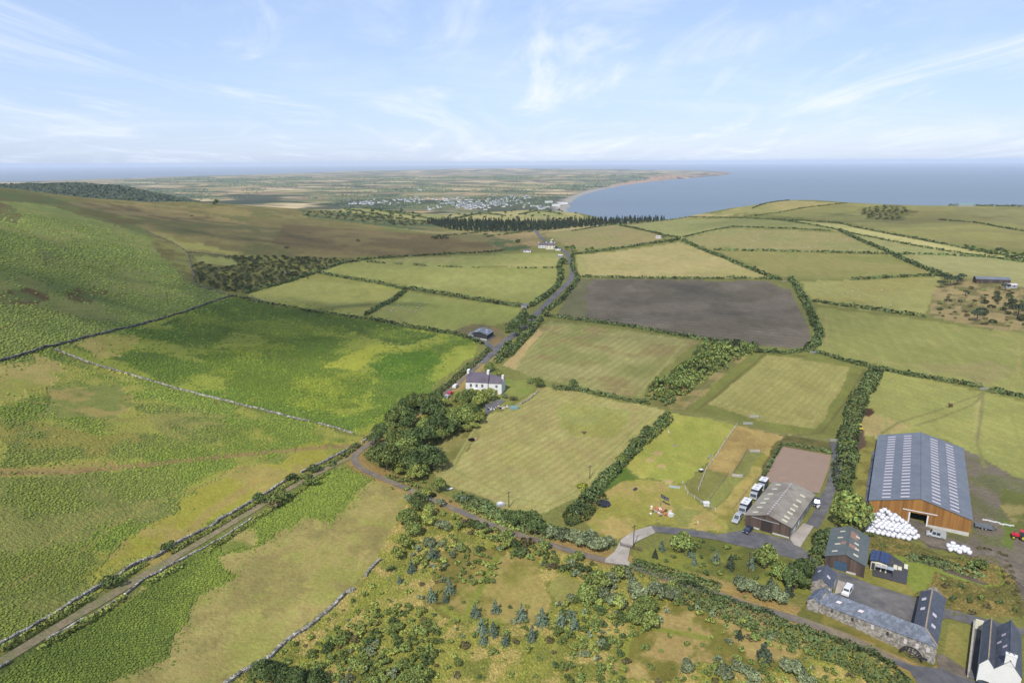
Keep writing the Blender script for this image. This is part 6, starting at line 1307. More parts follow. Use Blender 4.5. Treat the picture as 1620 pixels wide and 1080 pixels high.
# ============================================================ VEHICLES
m_silver = mat('silver_paint', alb(205, 208, 212), rough=.3, metal=.3); m_carw = mat('white_car_paint', alb(238, 238, 238), rough=.3)
m_carb = mat('dark_blue_paint', alb(62, 70, 92), rough=.3, metal=.3); m_tyre = mat('tyre', (.02, .02, .02), rough=.9); m_yel = mat('yellow_paint', alb(214, 196, 60), rough=.5)
m_black = mat('black_plastic', (.02, .02, .022), rough=.6); m_lamp = mat('lamp_glass', alb(230, 230, 225), rough=.1)
def prof_mesh(prof, w, inset=None, z_in=None):
    "side outline (x,z) extruded across the width; points above z_in are drawn in by inset"
    mb = MB(); n = len(prof); f = lambda z, s: s*(w/2-(inset if inset and z > z_in else 0))
    mb.add([(x, f(z, -1), z) for x, z in prof]+[(x, f(z, 1), z) for x, z in prof], [list(range(n)), list(range(2*n-1, n-1, -1))]+[[i, n+i, n+(i+1) % n, (i+1) % n] for i in range(n)])
    return mb
def wheels(o, xs, w, r, name='wheel'):
    for x in xs:
        for s in (-1, 1):
            b = MB(); b.bar((x, s*(w/2-.22), r), (x, s*(w/2+.02), r), r, 12); q = b.build(name, m_tyre, o); b = MB(); b.bar((x, s*(w/2+.0), r), (x, s*(w/2+.035), r), r*.55, 8); b.build('rim', m_silver, q)
def car(px, py, ang, label, paint, L=4.2, W_=1.8, H=1.5, van=False, cat='car'):
    p = G(px, py); p.z += .1; o = thing('parked_van' if van else 'parked_car', label, cat, p, ang)
    if van: pr = [(-L/2,.35),(L/2,.35),(L/2,.95),(L*.44,1.1),(L*.3,1.25),(L*.2,H),(-L*.47,H),(-L/2,H-.2)]
    else: pr = [(-L/2,.32),(L/2,.32),(L/2,.7),(L*.46,.85),(L*.22,.95),(L*.06,H),(-L*.3,H),(-L*.46,.98),(-L/2,.85)]
    prof_mesh(pr, W_, .16, 1.0).build('body', paint, o, smooth=False)
    b = MB()
    if van: b.slab([(L*.305,-W_*.36,1.28),(L*.305,W_*.36,1.28),(L*.225,W_*.34,H-.08),(L*.225,-W_*.34,H-.08)], .05, Vector((.8, 0, .6)))
    else: b.slab([(L*.215,-W_*.4,.97),(L*.215,W_*.4,.97),(L*.08,W_*.34,H-.05),(L*.08,-W_*.34,H-.05)], .05, Vector((.7, 0, .7)))
    w_ = b.build('windscreen', m_glass, o); w_.location = (.04, 0, .04)
    for s in (-1, 1):
        b = MB(); y = s*(W_/2-.07)
        segs = [(L*.02, L*.2), (-L*.2, -.01*L)] if van else [(-L*.02, L*.1), (-L*.28, -.04*L)]
        for a, c in segs: b.slab([(a, y+s*.05, 1.02), (c, y+s*.05, 1.02), (c-.1, y-s*.06, H-.14), (a, y-s*.06, H-.14)], .04, Vector((0, s, 0)))
        b.build('side_window', m_glass, o); b = MB(); b.box((L/2-.02, s*W_*.36, .72), (.1, .3, .16)); b.build('headlight', m_lamp, o)
    b = MB(); b.slab([(-L/2-.01,-W_*.36,.98),(-L/2-.01,W_*.36,.98),(-L*.47 if van else -L*.36,W_*.34,H-.15),(-L*.47 if van else -L*.36,-W_*.34,H-.15)], .05, Vector((-1, 0, .2))); b.build('rear_window', m_glass, o)
    wheels(o, (L*.31, -L*.31), W_, .33); return o
def lorry(px, py, ang, label, L=6.5, W_=2.4, H=3.0, side=None, cab='high'):
    p = G(px, py); p.z += .1; o = thing('horse_lorry', label, 'lorry', p, ang)
    b = MB(); b.box((-.8, 0, .75+(H-.75)/2), (L-1.7, W_, H-.75)); b.build('body', side or m_carb, o)
    b = MB(); b.box((-.8, 0, H+.04), (L-1.75, W_-.06, .1)); r = b.build('roof', m_carw, o)
    b = MB(); b.box((-1.4, .0, H+.16), (.8, .8, .16)); b.build('roof_vent', m_silver, o); b = MB(); b.box((.6, .0, H+.16), (.6, .7, .14)); b.build('roof_vent', m_silver, o)
    prof_mesh([(L/2-1.66,.5),(L/2,.5),(L/2,1.3),(L/2-.35,2.2),(L/2-.6,2.35),(L/2-1.66,2.4)], W_-.15, .1, 1.9).build('cab', m_silver, o)
    b = MB(); b.slab([(L/2+.02,-W_*.4,1.32),(L/2+.02,W_*.4,1.32),(L/2-.3,W_*.36,2.15),(L/2-.3,-W_*.36,2.15)], .05, Vector((.9, 0, .4))); b.build('windscreen', m_glass, o)
    for s in (-1, 1): b = MB(); b.box((L/2+.02, s*W_*.36, .8), (.08, .35, .2)); b.build('headlight', m_lamp, o); b = MB(); b.box((L/2-.9, s*(W_/2-.06), 1.75), (.8, .06, .6)); b.build('side_window', m_glass, o)
    wheels(o, (L/2-.9, -L/2+1.5), W_, .45); return o
la = math.atan2(G(1165,830).y-G(1205,775).y, G(1165,830).x-G(1205,775).x)
car(1166,823,la,'silver pickup with a white canopy, first in the row beside the grey barn', m_silver, 5.2, 1.9, 1.9, cat='pickup')
lorry(1178,808,la,'white roofed horse lorry directly behind the silver pickup', 6.4); lorry(1195,786,la,'second white roofed horse lorry beside the grey barn', 6.0, H=3.1); lorry(1206,773,la,'farthest white roofed horse lorry at the arena corner', 5.4, H=3.1)
car(1183,841,la-.15,'small dark blue car parked in front of the grey barn', m_carb, 3.9, 1.7, 1.45)
car(1340,938,la-.1,'small white van parked in the mill courtyard', m_carw, 4.4, 1.8, 1.8, True, 'van')
va = math.atan2(G(1466,843).y-G(1494,850).y, G(1466,843).x-G(1494,850).x)
car(1480,849,va,'silver grey van parked before the timber barn', m_silver, 4.9, 1.95, 1.95, True, 'van')
ha = math.atan2(G(735,597).y-G(700,626).y, G(735,597).x-G(700,626).x)
car(721,613,ha,'white car parked on the lane left of the farmhouse', m_carw, 4.4, 1.8, 1.6, True); car(712,624,ha,'red car parked just below the white car by the farmhouse', m_red, 4.2)
car(708,629,ha,'pale car half hidden under the trees below the red car', m_silver, 4.0); car(1292,798,la+.2,'dark four wheel drive parked behind the right corner of the grey barn', m_carb, 4.4, 1.9, 1.8)
car(884,395,.1,'white van by the far cottages', m_carw, 5, 2, 2.2, True, 'van'); car(1560,1083,.4,'dark car at the bottom edge beside the white house', m_black, 4.3)
# quad / small tractor right of the grey barn
p = G(1294,804); o = thing('quad_bike', 'small white and black quad bike right of the grey barn', 'quad bike', p, la); b = MB(); b.box((0, 0, .75), (1.6, .5, .4)); b.box((.6, 0, 1.0), (.4, .9, .1)); b.box((-.6, 0, 1.0), (.6, .9, .08)); b.build('body', m_carw, o); b = MB(); b.bar((.35, -.35, 1.25), (.35, .35, 1.25), .04, 5); b.build('handlebar', m_black, o); wheels(o, (.6, -.6), 1.1, .3)
# tractor, trailer, digger
p = G(1612,852); o = thing('tractor', 'red and blue tractor at the right edge of the yard', 'tractor', p, 2.6)
b = MB(); b.box((.9, 0, 1.2), (2.0, .9, .8)); b.build('bonnet', m_red, o); b = MB(); b.box((-.7, 0, 1.9), (1.4, 1.5, 1.5)); b.build('cab', m_glass, o); b = MB(); b.box((-.7, 0, 2.7), (1.6, 1.6, .12)); b.build('cab_roof', m_red, o)
for x, r in ((1.4, .55), (-.9, .9)):
    for s in (-1, 1): b = MB(); b.bar((x, s*.6, r), (x, s*1.05, r), r, 14); q = b.build('wheel', m_tyre, o); b = MB(); b.bar((x, s*1.04, r), (x, s*1.08, r), r*.5, 10); b.build('rim', m_yel, q)
b = MB(); b.bar((1.4, .3, 1.6), (1.4, .3, 2.5), .06, 6); b.build('exhaust', m_black, o)
p = G(1556,836); o = thing('farm_trailer', 'long grey blue trailer standing right of the timber barn', 'trailer', p, va+math.pi)
b = MB(); b.box((0, 0, .75), (4.6, 2, .12)); b.build('bed', m_rgrey, o); b = MB()
for s in (-1, 1): b.box((0, s*.98, 1.05), (4.6, .06, .5))
for s in (-1, 1): b.box((s*2.28, 0, 1.05), (.06, 1.9, .5))
b.build('side_board', m_rgrey, o); b = MB(); b.bar((2.3, -.5, .7), (3.4, 0, .6), .06, 5); b.bar((2.3, .5, .7), (3.4, 0, .6), .06, 5); b.build('drawbar', m_black, o); wheels(o, (-.4, .5), 1.8, .35)
p = G(1361,680); o = thing('digger', 'small yellow digger beside the wide hedge', 'digger', p, 1.3)
b = MB(); [b.box((0, s*.6, .3), (1.9, .35, .55)) for s in (-1, 1)]; b.build('track', m_black, o); b = MB(); b.box((-.2, 0, .95), (1.6, 1.3, .6)); b.build('body', m_yel, o); b = MB(); b.box((-.1, .1, 1.75), (.9, .9, 1.1)); b.build('cab', m_glass, o); b = MB(); b.box((-.1, .1, 2.34), (1.1, 1.1, .1)); b.build('cab_roof', m_yel, o)
b = MB(); b.bar((.7, -.3, 1.1), (1.6, -.3, 2.3), .13, 5, .1); b.bar((1.6, -.3, 2.3), (2.3, -.3, 1.0), .1, 5, .08); q = b.build('arm', m_yel, o); b = MB(); b.box((2.35, -.3, .75), (.5, .7, .4)); b.build('bucket', m_black, q)
# ============================================================ WRAPPED BALES
m_wrap = mat('white_bale_wrap', alb(240, 240, 246), rough=.35, var=.06, scale=2, bump=.06, bscale=5, spec=.5)
BALES = []
for sd_i in range(4):
    bm = bmesh.new(); bmesh.ops.create_cone(bm, cap_ends=True, segments=12, radius1=.66, radius2=.66, depth=1.22)
    bmesh.ops.bevel(bm, geom=[e for e in bm.edges if abs(e.verts[0].co.z-e.verts[1].co.z) < .01], offset=.16, segments=2, affect='EDGES')
    rg = random.Random(sd_i)
    for v in bm.verts: v.co += Vector((rg.uniform(-.05, .05), rg.uniform(-.05, .05), rg.uniform(-.04, .04)))
    me = bpy.data.meshes.new('silage_bale'); bm.to_mesh(me); bm.free(); me.materials.append(m_wrap); me.polygons.foreach_set('use_smooth', [True]*len(me.polygons)); BALES.append(me)
def bale(x, y, z, label, group, lay):
    o = link('silage_bale', BALES[int(RNG.integers(4))], None, (x, y, z+(.62 if not lay else .6))); o.rotation_euler = (math.pi/2 if lay else RNG.normal(0, .05), RNG.normal(0, .05), RNG.uniform(0, 6.28)); return tag(o, label, 'silage bale', group)
PB = gpoly([(1371,842),(1398,850),(1425,854),(1448,857),(1452,851),(1440,838),(1425,824),(1400,816),(1372,818)])
A_, B_ = Vector(G(1372,842)), Vector(G(1448,857)); ux = (B_-A_).normalized(); uy = Vector((-ux.y, ux.x, 0)); nb = 0
spots = []
for j in range(14):
    for i in range(-2, 16):
        q = A_+ux*(i*1.33+(j % 2)*.6+RNG.normal(0, .08))+uy*(j*1.27+RNG.normal(0, .08)); spots.append((q.x, q.y, i, j))
ok = pip(np.array([s[0] for s in spots]), np.array([s[1] for s in spots]), PB)
S0 = [s for s, k_ in zip(spots, ok) if k_]; zb0 = zf([s[0] for s in S0], [s[1] for s in S0])
have = {(s[2], s[3]): z for s, z in zip(S0, zb0)}
for (x, y, i, j), z in zip(S0, zb0):
    edge = not all((i+a, j+b_) in have for a, b_ in ((1, 0), (-1, 0), (0, -1)))
    lay = edge and RNG.random() < .3
    bale(x, y, z+.1, 'white wrapped bale at the edge of the big heap by the timber barn' if edge else 'white wrapped bale low in the big heap by the timber barn', 'bales of the big heap', lay); nb += 1
    if not edge and (i, j-1) in have:
        bale(x+ux.x*.5, y+ux.y*.5, z+1.25, 'white wrapped bale in the second layer of the big heap by the timber barn', 'bales of the big heap', RNG.random() < .2); nb += 1
        if j > 3 and RNG.random() < .45 and (i+2, j) in have and (i-2, j) in have: bale(x+.1, y+.2, z+2.4, 'white wrapped bale on top of the big heap by the timber barn', 'bales of the big heap', RNG.random() < .5); nb += 1
print('bales', nb)
for i, (x, y) in enumerate([(1500,862),(1507,859),(1514,864),(1503,868),(1511,868),(1519,867),(1526,870),(1517,872),(1508,864),(1533,873),(1530,868),(1524,865)]):
    p = G(x, y+4); bale(p.x, p.y, p.z+.1, 'white wrapped bale in the small group beside the lawn corner', 'small group of bales', i % 3 == 0)
# ============================================================ ANIMALS
def skin_mesh(name, V, E_, Rd, mt):
    me = bpy.data.meshes.new(name); me.from_pydata(V, E_, []); o = bpy.data.objects.new('tmp', me); COL.objects.link(o)
    md = o.modifiers.new('s', 'SKIN'); me.skin_vertices[0].data[0].use_root = True
    for i, r in enumerate(Rd): me.skin_vertices[0].data[i].radius = (r, r)
    o.modifiers.new('u', 'SUBSURF').levels = 1
    dg = bpy.context.evaluated_depsgraph_get(); m2 = bpy.data.meshes.new_from_object(o.evaluated_get(dg)); m2.name = name; m2.materials.clear(); m2.materials.append(mt); bpy.data.objects.remove(o); return m2
def animal(s, mt, fat=1.0, name='sheep', neck=.35):
    V = [(0,0,.62),(.38,0,.64),(-.4,0,.62),(.55,0,.72),(.55+neck*.5,0,.72+neck),(.8+neck*.5,0,.62+neck)]; E_ = [(0,1),(0,2),(1,3),(3,4),(4,5)]; Rd = [.27*fat,.24*fat,.24*fat,.14,.1,.07]
    for x, p in ((.36,1),(-.38,2)):
        for y in (-.13, .13): V += [(x,y,.35),(x,y,.0)]; n = len(V); E_ += [(p,n-2),(n-2,n-1)]; Rd += [.07,.045]
    return skin_mesh(name, [tuple(c*s for c in v) for v in V], E_, [r*s for r in Rd], mt)
m_wool = mat('wool', alb(205, 198, 182), rough=.95, var=.1, scale=5); m_hide = mat('brown_hide', alb(110, 74, 50), rough=.8); m_hidew = mat('white_hide', alb(225, 222, 215), rough=.8)
ME_SH = animal(.95, m_wool, 1.1); ME_CO = animal(1.9, m_hide, .9, 'cow'); ME_CW = animal(1.9, m_hidew, .9, 'cow'); ME_GO = animal(.9, m_hidew, .8, 'goat')
def beasts(L, me, name, label, cat, group):
    P = GG([p[0] for p in L], [p[1] for p in L])
    for p in P: o = link(name, me, None, p); o.rotation_euler = (0, 0, RNG.uniform(0, 6.28)); tag(o, label, cat, group if len(L) > 1 else None)
rn = random.Random(3)
beasts([(1110+rn.uniform(-5,240)*1.0+ (0 if k_ % 2 else 30), rn.uniform(365,395)) for k_ in range(60)][:52], ME_SH, 'sheep', 'white sheep grazing in the upper field below the headland', 'sheep', 'sheep in the upper field')
beasts([(650,470),(655,468),(648,475),(640,480),(630,484),(622,489),(618,492),(635,487),(645,485),(656,483),(660,487),(665,484),(672,481),(676,480),(648,492),(658,492),(620,494),(612,485),(668,489),(662,480),(657,495),(640,490)], ME_SH, 'sheep', 'white sheep grazing in the small left pasture', 'sheep', 'sheep in the left pasture')
beasts([(1300+rn.uniform(0,160), rn.uniform(448,485)) for k_ in range(14)], ME_SH, 'sheep', 'white sheep in the pale field left of the pines', 'sheep', 'sheep in the pale field')
beasts([(652,458),(662,459),(657,457)], ME_SH, 'sheep', 'white sheep under the hedge corner of the left pasture', 'sheep', 'sheep at the hedge corner')
beasts([(1020,384),(1024,383),(1033,381)], ME_SH, 'sheep', 'white sheep near the far road field hedge', 'sheep', 'sheep near the far hedge')
beasts([(452,433),(458,432),(465,433)], ME_CW, 'cow', 'pale cow standing on the path above the left pasture', 'cow', 'pale cows'); beasts([(472,434),(478,435),(487,441)], ME_CO, 'cow', 'brown cow near the top of the leftmost pasture', 'cow', 'brown cows')
beasts([(1058,685)], ME_GO, 'goat', 'small white goat in the bright paddock', 'goat', None); beasts([(1504,644)], ME_CO, 'cow', 'lone brown animal in the east hay field', 'cow', None)
# ============================================================ SMALL THINGS
p = G(955,799); o = thing('trampoline', 'round black trampoline on the dry grass', 'trampoline', p); b = MB(); n = 20; rT = 2.1
b.add([(0, 0, .8)]+[(rT*.85*math.cos(2*math.pi*i/n), rT*.85*math.sin(2*math.pi*i/n), .82) for i in range(n)], [[0, 1+i, 1+(i+1) % n] for i in range(n)]); b.build('mat', m_black, o)
b = MB(); [b.slab([(r_*math.cos(a), r_*math.sin(a), .86) for r_, a in ((rT*.86, a0), (rT, a0), (rT, a1), (rT*.86, a1))], .06, Vector((0, 0, 1))) for a0, a1 in [(2*math.pi*i/n, 2*math.pi*(i+1)/n) for i in range(n)]]; b.build('pad', mat('pad_blue', (.015, .02, .05), rough=.5), o)
for i in range(6): a = i*math.pi/3; b = MB(); b.bar((rT*.95*math.cos(a), rT*.95*math.sin(a), 0), (rT*.95*math.cos(a), rT*.95*math.sin(a), .85), .05, 5); b.build('leg', m_galv, o)
# flag with faded lettering
p = G(1045,800); o = thing('flag', 'dark flag with pale lettering flying above the rubbish heap', 'flag', p, la+1.35); b = MB(); b.bar((0, 0, 0), (0, 0, 4.2), .05, 6); b.build('flagpole', m_woodd, o)
b = MB()
for i in range(8):
    y0, y1 = .07*math.sin(i*1.1), .07*math.sin((i+1)*1.1); x0, x1 = i*.36, (i+1)*.36; b.slab([(x0, y0, 3.0-.05*i), (x1, y1, 3.0-.05*(i+1)), (x1, y1, 4.15-.05*(i+1)), (x0, y0, 4.15-.05*i)], .02, Vector((0, -1, 0)))
fl = b.build('cloth', mat('flag_cloth', (.03, .035, .055), rough=.8), o)
for s_i, ch in enumerate('PICN'):
    cu = bpy.data.curves.new('lettering', 'FONT'); cu.body = ch; cu.size = .95; cu.extrude = .01; t_ = bpy.data.objects.new('t', cu); COL.objects.link(t_)
    m2 = bpy.data.meshes.new_from_object(t_.evaluated_get(bpy.context.evaluated_depsgraph_get())); bpy.data.objects.remove(t_); m2.name = 'lettering'; m2.materials.append(m_galv)
    q = link('lettering', m2, o, (.25+s_i*.62, -.12, 3.2-.09*s_i)); q.rotation_euler = (math.pi/2, .12, 0)
# rubbish heap beside the flag
JC = [mat('junk_orange', alb(214, 130, 80), rough=.8), mat('junk_cream', alb(230, 214, 190), rough=.8), m_white, mat('junk_tan', alb(190, 160, 100), rough=.9), mat('junk_brown', alb(110, 84, 66), rough=.9)]
pc = G(1046,810); e1 = G(1062,818)-G(1035,806); e1.normalize(); e2 = Vector((-e1.y, e1.x, 0)); heap = thing('bonfire_heap', 'heap of broken white and orange boards and sacks below the flag', 'rubbish heap', pc)
for i in range(60):
    a, c = RNG.normal(0, 1.5), RNG.normal(0, .9); hh = max(.1, 1.3-.28*(a*a+c*c)); q = e1*a+e2*c; b = MB()
    b.box((q.x, q.y, RNG.uniform(.05, hh)), (RNG.uniform(.4, 1.5), RNG.uniform(.25, .7), RNG.uniform(.05, .3)), RNG.uniform(0, 3.1), tilt=Matrix.Rotation(RNG.normal(0, .5), 3, 'Y')); b.build('board' if i % 3 else 'sack', JC[int(RNG.integers(5))], heap)
def clutter(px, py, name, label, cat, boxes, mt, ang=0.0):
    p = G(px, py); o = thing(name, label, cat, p, ang)
    for nm, c, d, m in boxes: b = MB(); b.box(c, d); b.build(nm, m or mt, o)
    return o
clutter(1061,816,'dumped_sack','large white sack at the foot of the rubbish heap','sack',[('sack',(0,0,.5),(1.3,1.1,1.0),None),('flap',(0,0,1.03),(.7,.6,.1),None)],m_white,.4)
clutter(1117,799,'animal_shelter','small white roofed hutch in the corner of the lower pen','hutch',[('wall',(0,0,.5),(1.7,1.3,1.0),None),('roof',(0,0,1.06),(2,1.6,.1),m_white)],m_white,.0)
clutter(1109,746,'animal_shelter','small white and black hutch beside the pen fence','hutch',[('wall',(0,0,.45),(1.2,.9,.9),m_black),('roof',(0,0,.95),(1.3,1.1,.1),m_white)],m_white,.5)
clutter(1005,774,'mattress','dark padded board lying on the dry grass above the trampoline','board',[('board',(0,0,.25),(1.7,.9,.25),None),('leg',(.7,.3,.1),(.1,.1,.3),None)],m_carb,.9)
clutter(1067,771,'water_tank','pale green plastic sheet tunnel at the corner of the bright paddock','sheet',[('sheet',(0,0,.2),(3.6,.9,.35),None),('frame',(0,.5,.3),(3.6,.06,.3),m_galv)],mat('pale_green', alb(170,196,180), rough=.5),-.35)
clutter(1068,705,'trough','small grey trough in the bright paddock','trough',[('trough',(0,0,.25),(1.2,.5,.4),None),('water',(0,0,.46),(1.0,.35,.02),m_glass)],m_galv,.3)
clutter(1102,868,'play_slide','small yellow and white plastic slide beside the drive','slide',[('slide',(0,0,.5),(1.3,.4,.1),m_yel),('ladder',(.6,0,.5),(.12,.5,1.0),m_white)],m_yel,.3).location = G(1101,829)
clutter(733,792,'car_wreck','old grey car body dumped in the hedge under the central hay field','scrap',[('body',(0,0,.6),(3.2,1.6,.8),m_carb),('roof',(-.2,0,1.15),(1.6,1.4,.4),m_rgrey)],m_carb,.4)
clutter(792,800,'car_wreck','small pale scrap vehicle beside the wooden pole','scrap',[('body',(0,0,.5),(2.6,1.5,.8),m_silver),('roof',(-.2,0,1.05),(1.4,1.3,.4),m_carw)],m_carw,.5)
clutter(712,774,'scrap_sheet','white sheet of scrap at the left corner of the central hay field','scrap',[('sheet',(0,0,.3),(2.0,.8,.1),m_white),('prop',(.4,0,.12),(.2,.2,.3),m_woodd)],m_white,.6)
clutter(747,697,'stone_heap','small heap of pale boulders in the rough corner of the central hay field','boulders',[('boulder',(0,0,.5),(1.5,1.2,1.0),m_stonel),('boulder',(1.3,.4,.4),(1.1,1.0,.8),mat('pink_stone', alb(196,160,140), rough=.9)),('boulder',(-.9,.8,.3),(.8,.9,.6),m_stonel)],m_stonel,.3)
clutter(920,946,'dumped_sack','white sack dumped in the foreground plantation','sack',[('sack',(0,0,.3),(1.5,1.0,.6),None),('flap',(.7,.3,.2),(.7,.6,.4),None)],m_white,.2)
clutter(1398,908,'pergola','pale flat roofed pergola on the black deck','pergola',[('roof',(0,0,2.2),(4.2,1.6,.1),m_silver)]+[('post',(sx*2,sy*.7,1.1),(.12,.12,2.2),m_woodd) for sx in (-1,1) for sy in (-1,1)],m_silver,va+math.pi)
for x, y, lb in ((1416,900,'cream cushioned lounger on the black deck, left of the white chair'),(1423,902,'small white chair in the middle of the black deck'),(1433,899,'cream lounger at the right edge of the black deck')): clutter(x,y,'garden_seat',lb,'garden chair',[('seat',(0,0,.4),(.9,1.4 if 'lounger' in lb else .7,.14),None),('backrest',(0,.6 if 'lounger' in lb else .35,.7),(.9,.12,.6),None)]+[('leg',(sx*.38,sy*.3,.17),(.08,.08,.34),m_woodd) for sx in (-1,1) for sy in (-1,1)],m_cream,va+math.pi)
clutter(839,606,'garden_seat','white garden table on the farmhouse lawn','garden table',[('top',(0,0,.75),(1.6,.9,.08),None)]+[('leg',(sx*.6,sy*.3,.36),(.08,.08,.72),None) for sx in (-1,1) for sy in (-1,1)],m_white,.1)
p = G(813,646); o = thing('polytunnel', 'small teal netted frame at the corner of the farmhouse drive', 'netted frame', p, .1)
for i in range(5):
    b = MB()
    for j in range(6): a0, a1 = math.pi*j/6, math.pi*(j+1)/6; b.bar((i*.9-1.8, 1.3*math.cos(a0), 1.4*math.sin(a0)), (i*.9-1.8, 1.3*math.cos(a1), 1.4*math.sin(a1)), .04, 4)
    b.build('hoop', m_galv, o)
b = MB()
for j in range(6):
    a0, a1 = math.pi*j/6, math.pi*(j+1)/6; b.slab([(-1.8,1.32*math.cos(a0),1.42*math.sin(a0)),(1.8,1.32*math.cos(a0),1.42*math.sin(a0)),(1.8,1.32*math.cos(a1),1.42*math.sin(a1)),(-1.8,1.32*math.cos(a1),1.42*math.sin(a1))], .02, Vector((0, math.cos((a0+a1)/2), math.sin((a0+a1)/2))))
b.build('net', mat('teal_net', alb(110, 150, 140), rough=.6), o)
p = G(790,646); o = thing('rubble_pile', 'pile of cream stones and timber beside the farmhouse drive', 'rubble', p, .35)
for i in range(26): b = MB(); b.box((RNG.normal(0, 2.2), RNG.normal(0, .6), RNG.uniform(.1, .6)), tuple(RNG.uniform(.4, 1.0, 3)), RNG.uniform(0, 3)); b.build('stone', (m_stonel, JC[1], m_white)[i % 3], o)
# west side of the timber barn: grey silage sheet in the ditch
sheet('plastic_sheet', [(1368,795),(1372,760),(1380,715),(1387,712),(1384,745),(1378,790),(1374,806)], mat('grey_plastic', alb(112, 114, 122), rough=.5, var=.5, scale=.5, coord='World', second=alb(60, 60, 66)), 'crumpled grey plastic sheeting in the ditch left of the timber barn', z=.1, kind='structure')
for (a, b_) in (((1556,822),(1583,828)),((1583,829),(1605,832))):
    p0, p1 = G(*a), G(*b_); o = thing('plastic_strip', 'crumpled strip of white plastic lying on the ground behind the trailer' if a[0] == 1556 else 'shorter strip of white plastic near the red tractor', 'plastic strip', p0); b = MB()
    for i in range(8):
        q = (p1-p0)*(i/8); b.box((q.x, q.y+RNG.normal(0, .1), .15), ((p1-p0).length/8*1.3, RNG.uniform(.2, .5), .25), math.atan2((p1-p0).y, (p1-p0).x)+RNG.normal(0, .2))
    b.build('sheet', m_white, o)
# row of pink poles lying on the arena
for i in range(6):
    p = G(1234+i*1.9, 754+i*.3); o = thing('jump_pole', 'pale pink ground pole on the sand arena', 'pole', p+Vector((0, 0, .2)), la, 'ground poles on the arena'); b = MB(); b.bar((-1.5, 0, 0), (1.5, 0, 0), .06, 5); b.build('pole', mat('pink_paint', alb(205, 150, 140), rough=.6) if i == 0 else bpy.data.materials['pink_paint'], o)
# garden shrubs
GS = [(1548,868),(1556,868),(1564,870),(1582,876),(1590,880),(1594,888),(1597,896),(1600,905),(1591,899),(1586,905),(1603,915),(1606,925),(1598,912),(1588,914),(1610,936),(1594,922),(1604,940),(1612,955)]
for x, y in GS: plant('bushbrown', x, y, float(RNG.uniform(.35, .6)), 'small brown rounded shrub along the edge of the lawn strip', 'shrubs along the lawn strip')
scatter_plants([(1470,915),(1500,912),(1555,935),(1585,935),(1612,972),(1560,978),(1500,968),(1475,935)], [('bushdark', 2), ('bush', 1), ('bushbrown', 1.2)], 3.2, 'shrub in the rough bed between the lawn and the mill road', 'shrubs between lawn and mill road', .4, .8)
scatter_plants([(1375,848),(1440,862),(1500,880),(1555,885),(1560,908),(1520,905),(1450,885),(1420,872),(1380,860)], [('bushdark', 1), ('bush', 1.2), ('bushbrown', 1.3)], 3.4, 'shrub on the bank below the white bales', 'shrubs below the bales', .4, .8)
plant('bush', 1545, 898, 1.5, 'large dark bush at the right end of the lawn bank'); plant('bushdark', 1552, 900, 1.4, 'dark bush inside the bend of the lawn strip')
# ============================================================ FAR TOWN AND WOODS OF THE PLAIN
def on_plain(px, py):
    z = SEA+12
    for _ in range(3): p = at_z(px, py, z); z = float(plain_z(np.array([p.x]), np.array([p.y]))[0])
    return p.x, p.y, z
HM = []
for wm, rm in ((m_render, m_slated), (m_cream, m_slate), (m_render, m_slatep), (m_render, m_slate)):
    w, d, h = 13, 8, 5.2; b = MB(); b.box((0, 0, h/2), (w, d, h), 0, 0)
    b.add([(-w/2, -d/2, h), (w/2, -d/2, h), (w/2, d/2, h), (-w/2, d/2, h), (-w/2, 0, h+2.8), (w/2, 0, h+2.8)], [[0, 3, 4], [1, 5, 2]], 0)
    b.add([(-w/2-.3, -d/2-.3, h+.02), (w/2+.3, -d/2-.3, h+.02), (w/2+.3, 0, h+3), (-w/2-.3, 0, h+3), (-w/2-.3, d/2+.3, h+.02), (w/2+.3, d/2+.3, h+.02)], [[0, 1, 2, 3], [3, 2, 5, 4]], 1)
    b.box((w/2-.8, 0, h+3), (1, 1.2, 2.2), 0, 0); me = mesh('town_house', b.v, b.f, [wm, rm], mids=b.m); HM.append(me)
hp = []
def cl(n, cx, cy, sx, sy, slope=0):
    for _ in range(n):
        x = rn.gauss(cx, sx); y = rn.gauss(cy, sy)+(x-cx)*slope
        if 303 < y < 333: hp.append((x, y))
cl(80, 775, 322, 26, 3.6); cl(62, 745, 326, 12, 2.6); cl(40, 720, 318, 18, 3); cl(40, 640, 318, 26, 2.6, -.06); cl(30, 575, 322, 22, 2, -.02); cl(26, 815, 313, 26, 2.2, -.02); cl(16, 850, 327, 14, 1.6); cl(14, 690, 330, 12, 1.6); cl(16, 870, 310, 14, 1.5); cl(14, 480, 318, 24, 3)
for _ in range(26): hp.append((rn.uniform(260, 1000), rn.uniform(281, 305)))
hn = 0
for x, y in hp[:300]:
    X, Y, Z = on_plain(x, y)
    if X > -9000 and not (Z < SEA+1.5):
        o = link('town_house', HM[hn % 4], None, (X, Y, Z-.3)); o.rotation_euler = (0, 0, rn.uniform(0, 3.14)); s = rn.uniform(.8, 1.7); o.scale = (s, s, rn.uniform(.8, 1.3)); hn += 1
        tag(o, 'white house in the distant town behind the bay' if y > 305 else 'white farmhouse scattered on the far plain', 'house', 'houses of the distant town' if y > 305 else 'farmhouses of the far plain')
print('town', hn)
# hospital like bigger buildings near the beach
for x, y, w in ((890,323,60),(880,326,50),(868,321,46),(664,302,30)):
    X, Y, Z = on_plain(x, y); o = thing('town_building', 'large pale building at the back of the beach' if x > 700 else 'tall white building standing alone on the far plain', 'building', (X, Y, Z), .2, 'large pale buildings by the beach' if x > 700 else None)
    b = MB(); b.box((0, 0, 6), (w, 18, 14)); b.build('wall', m_render, o); b = MB(); b.box((0, 0, 13.3), (w+1, 19, .8)); b.build('roof', m_slate, o)
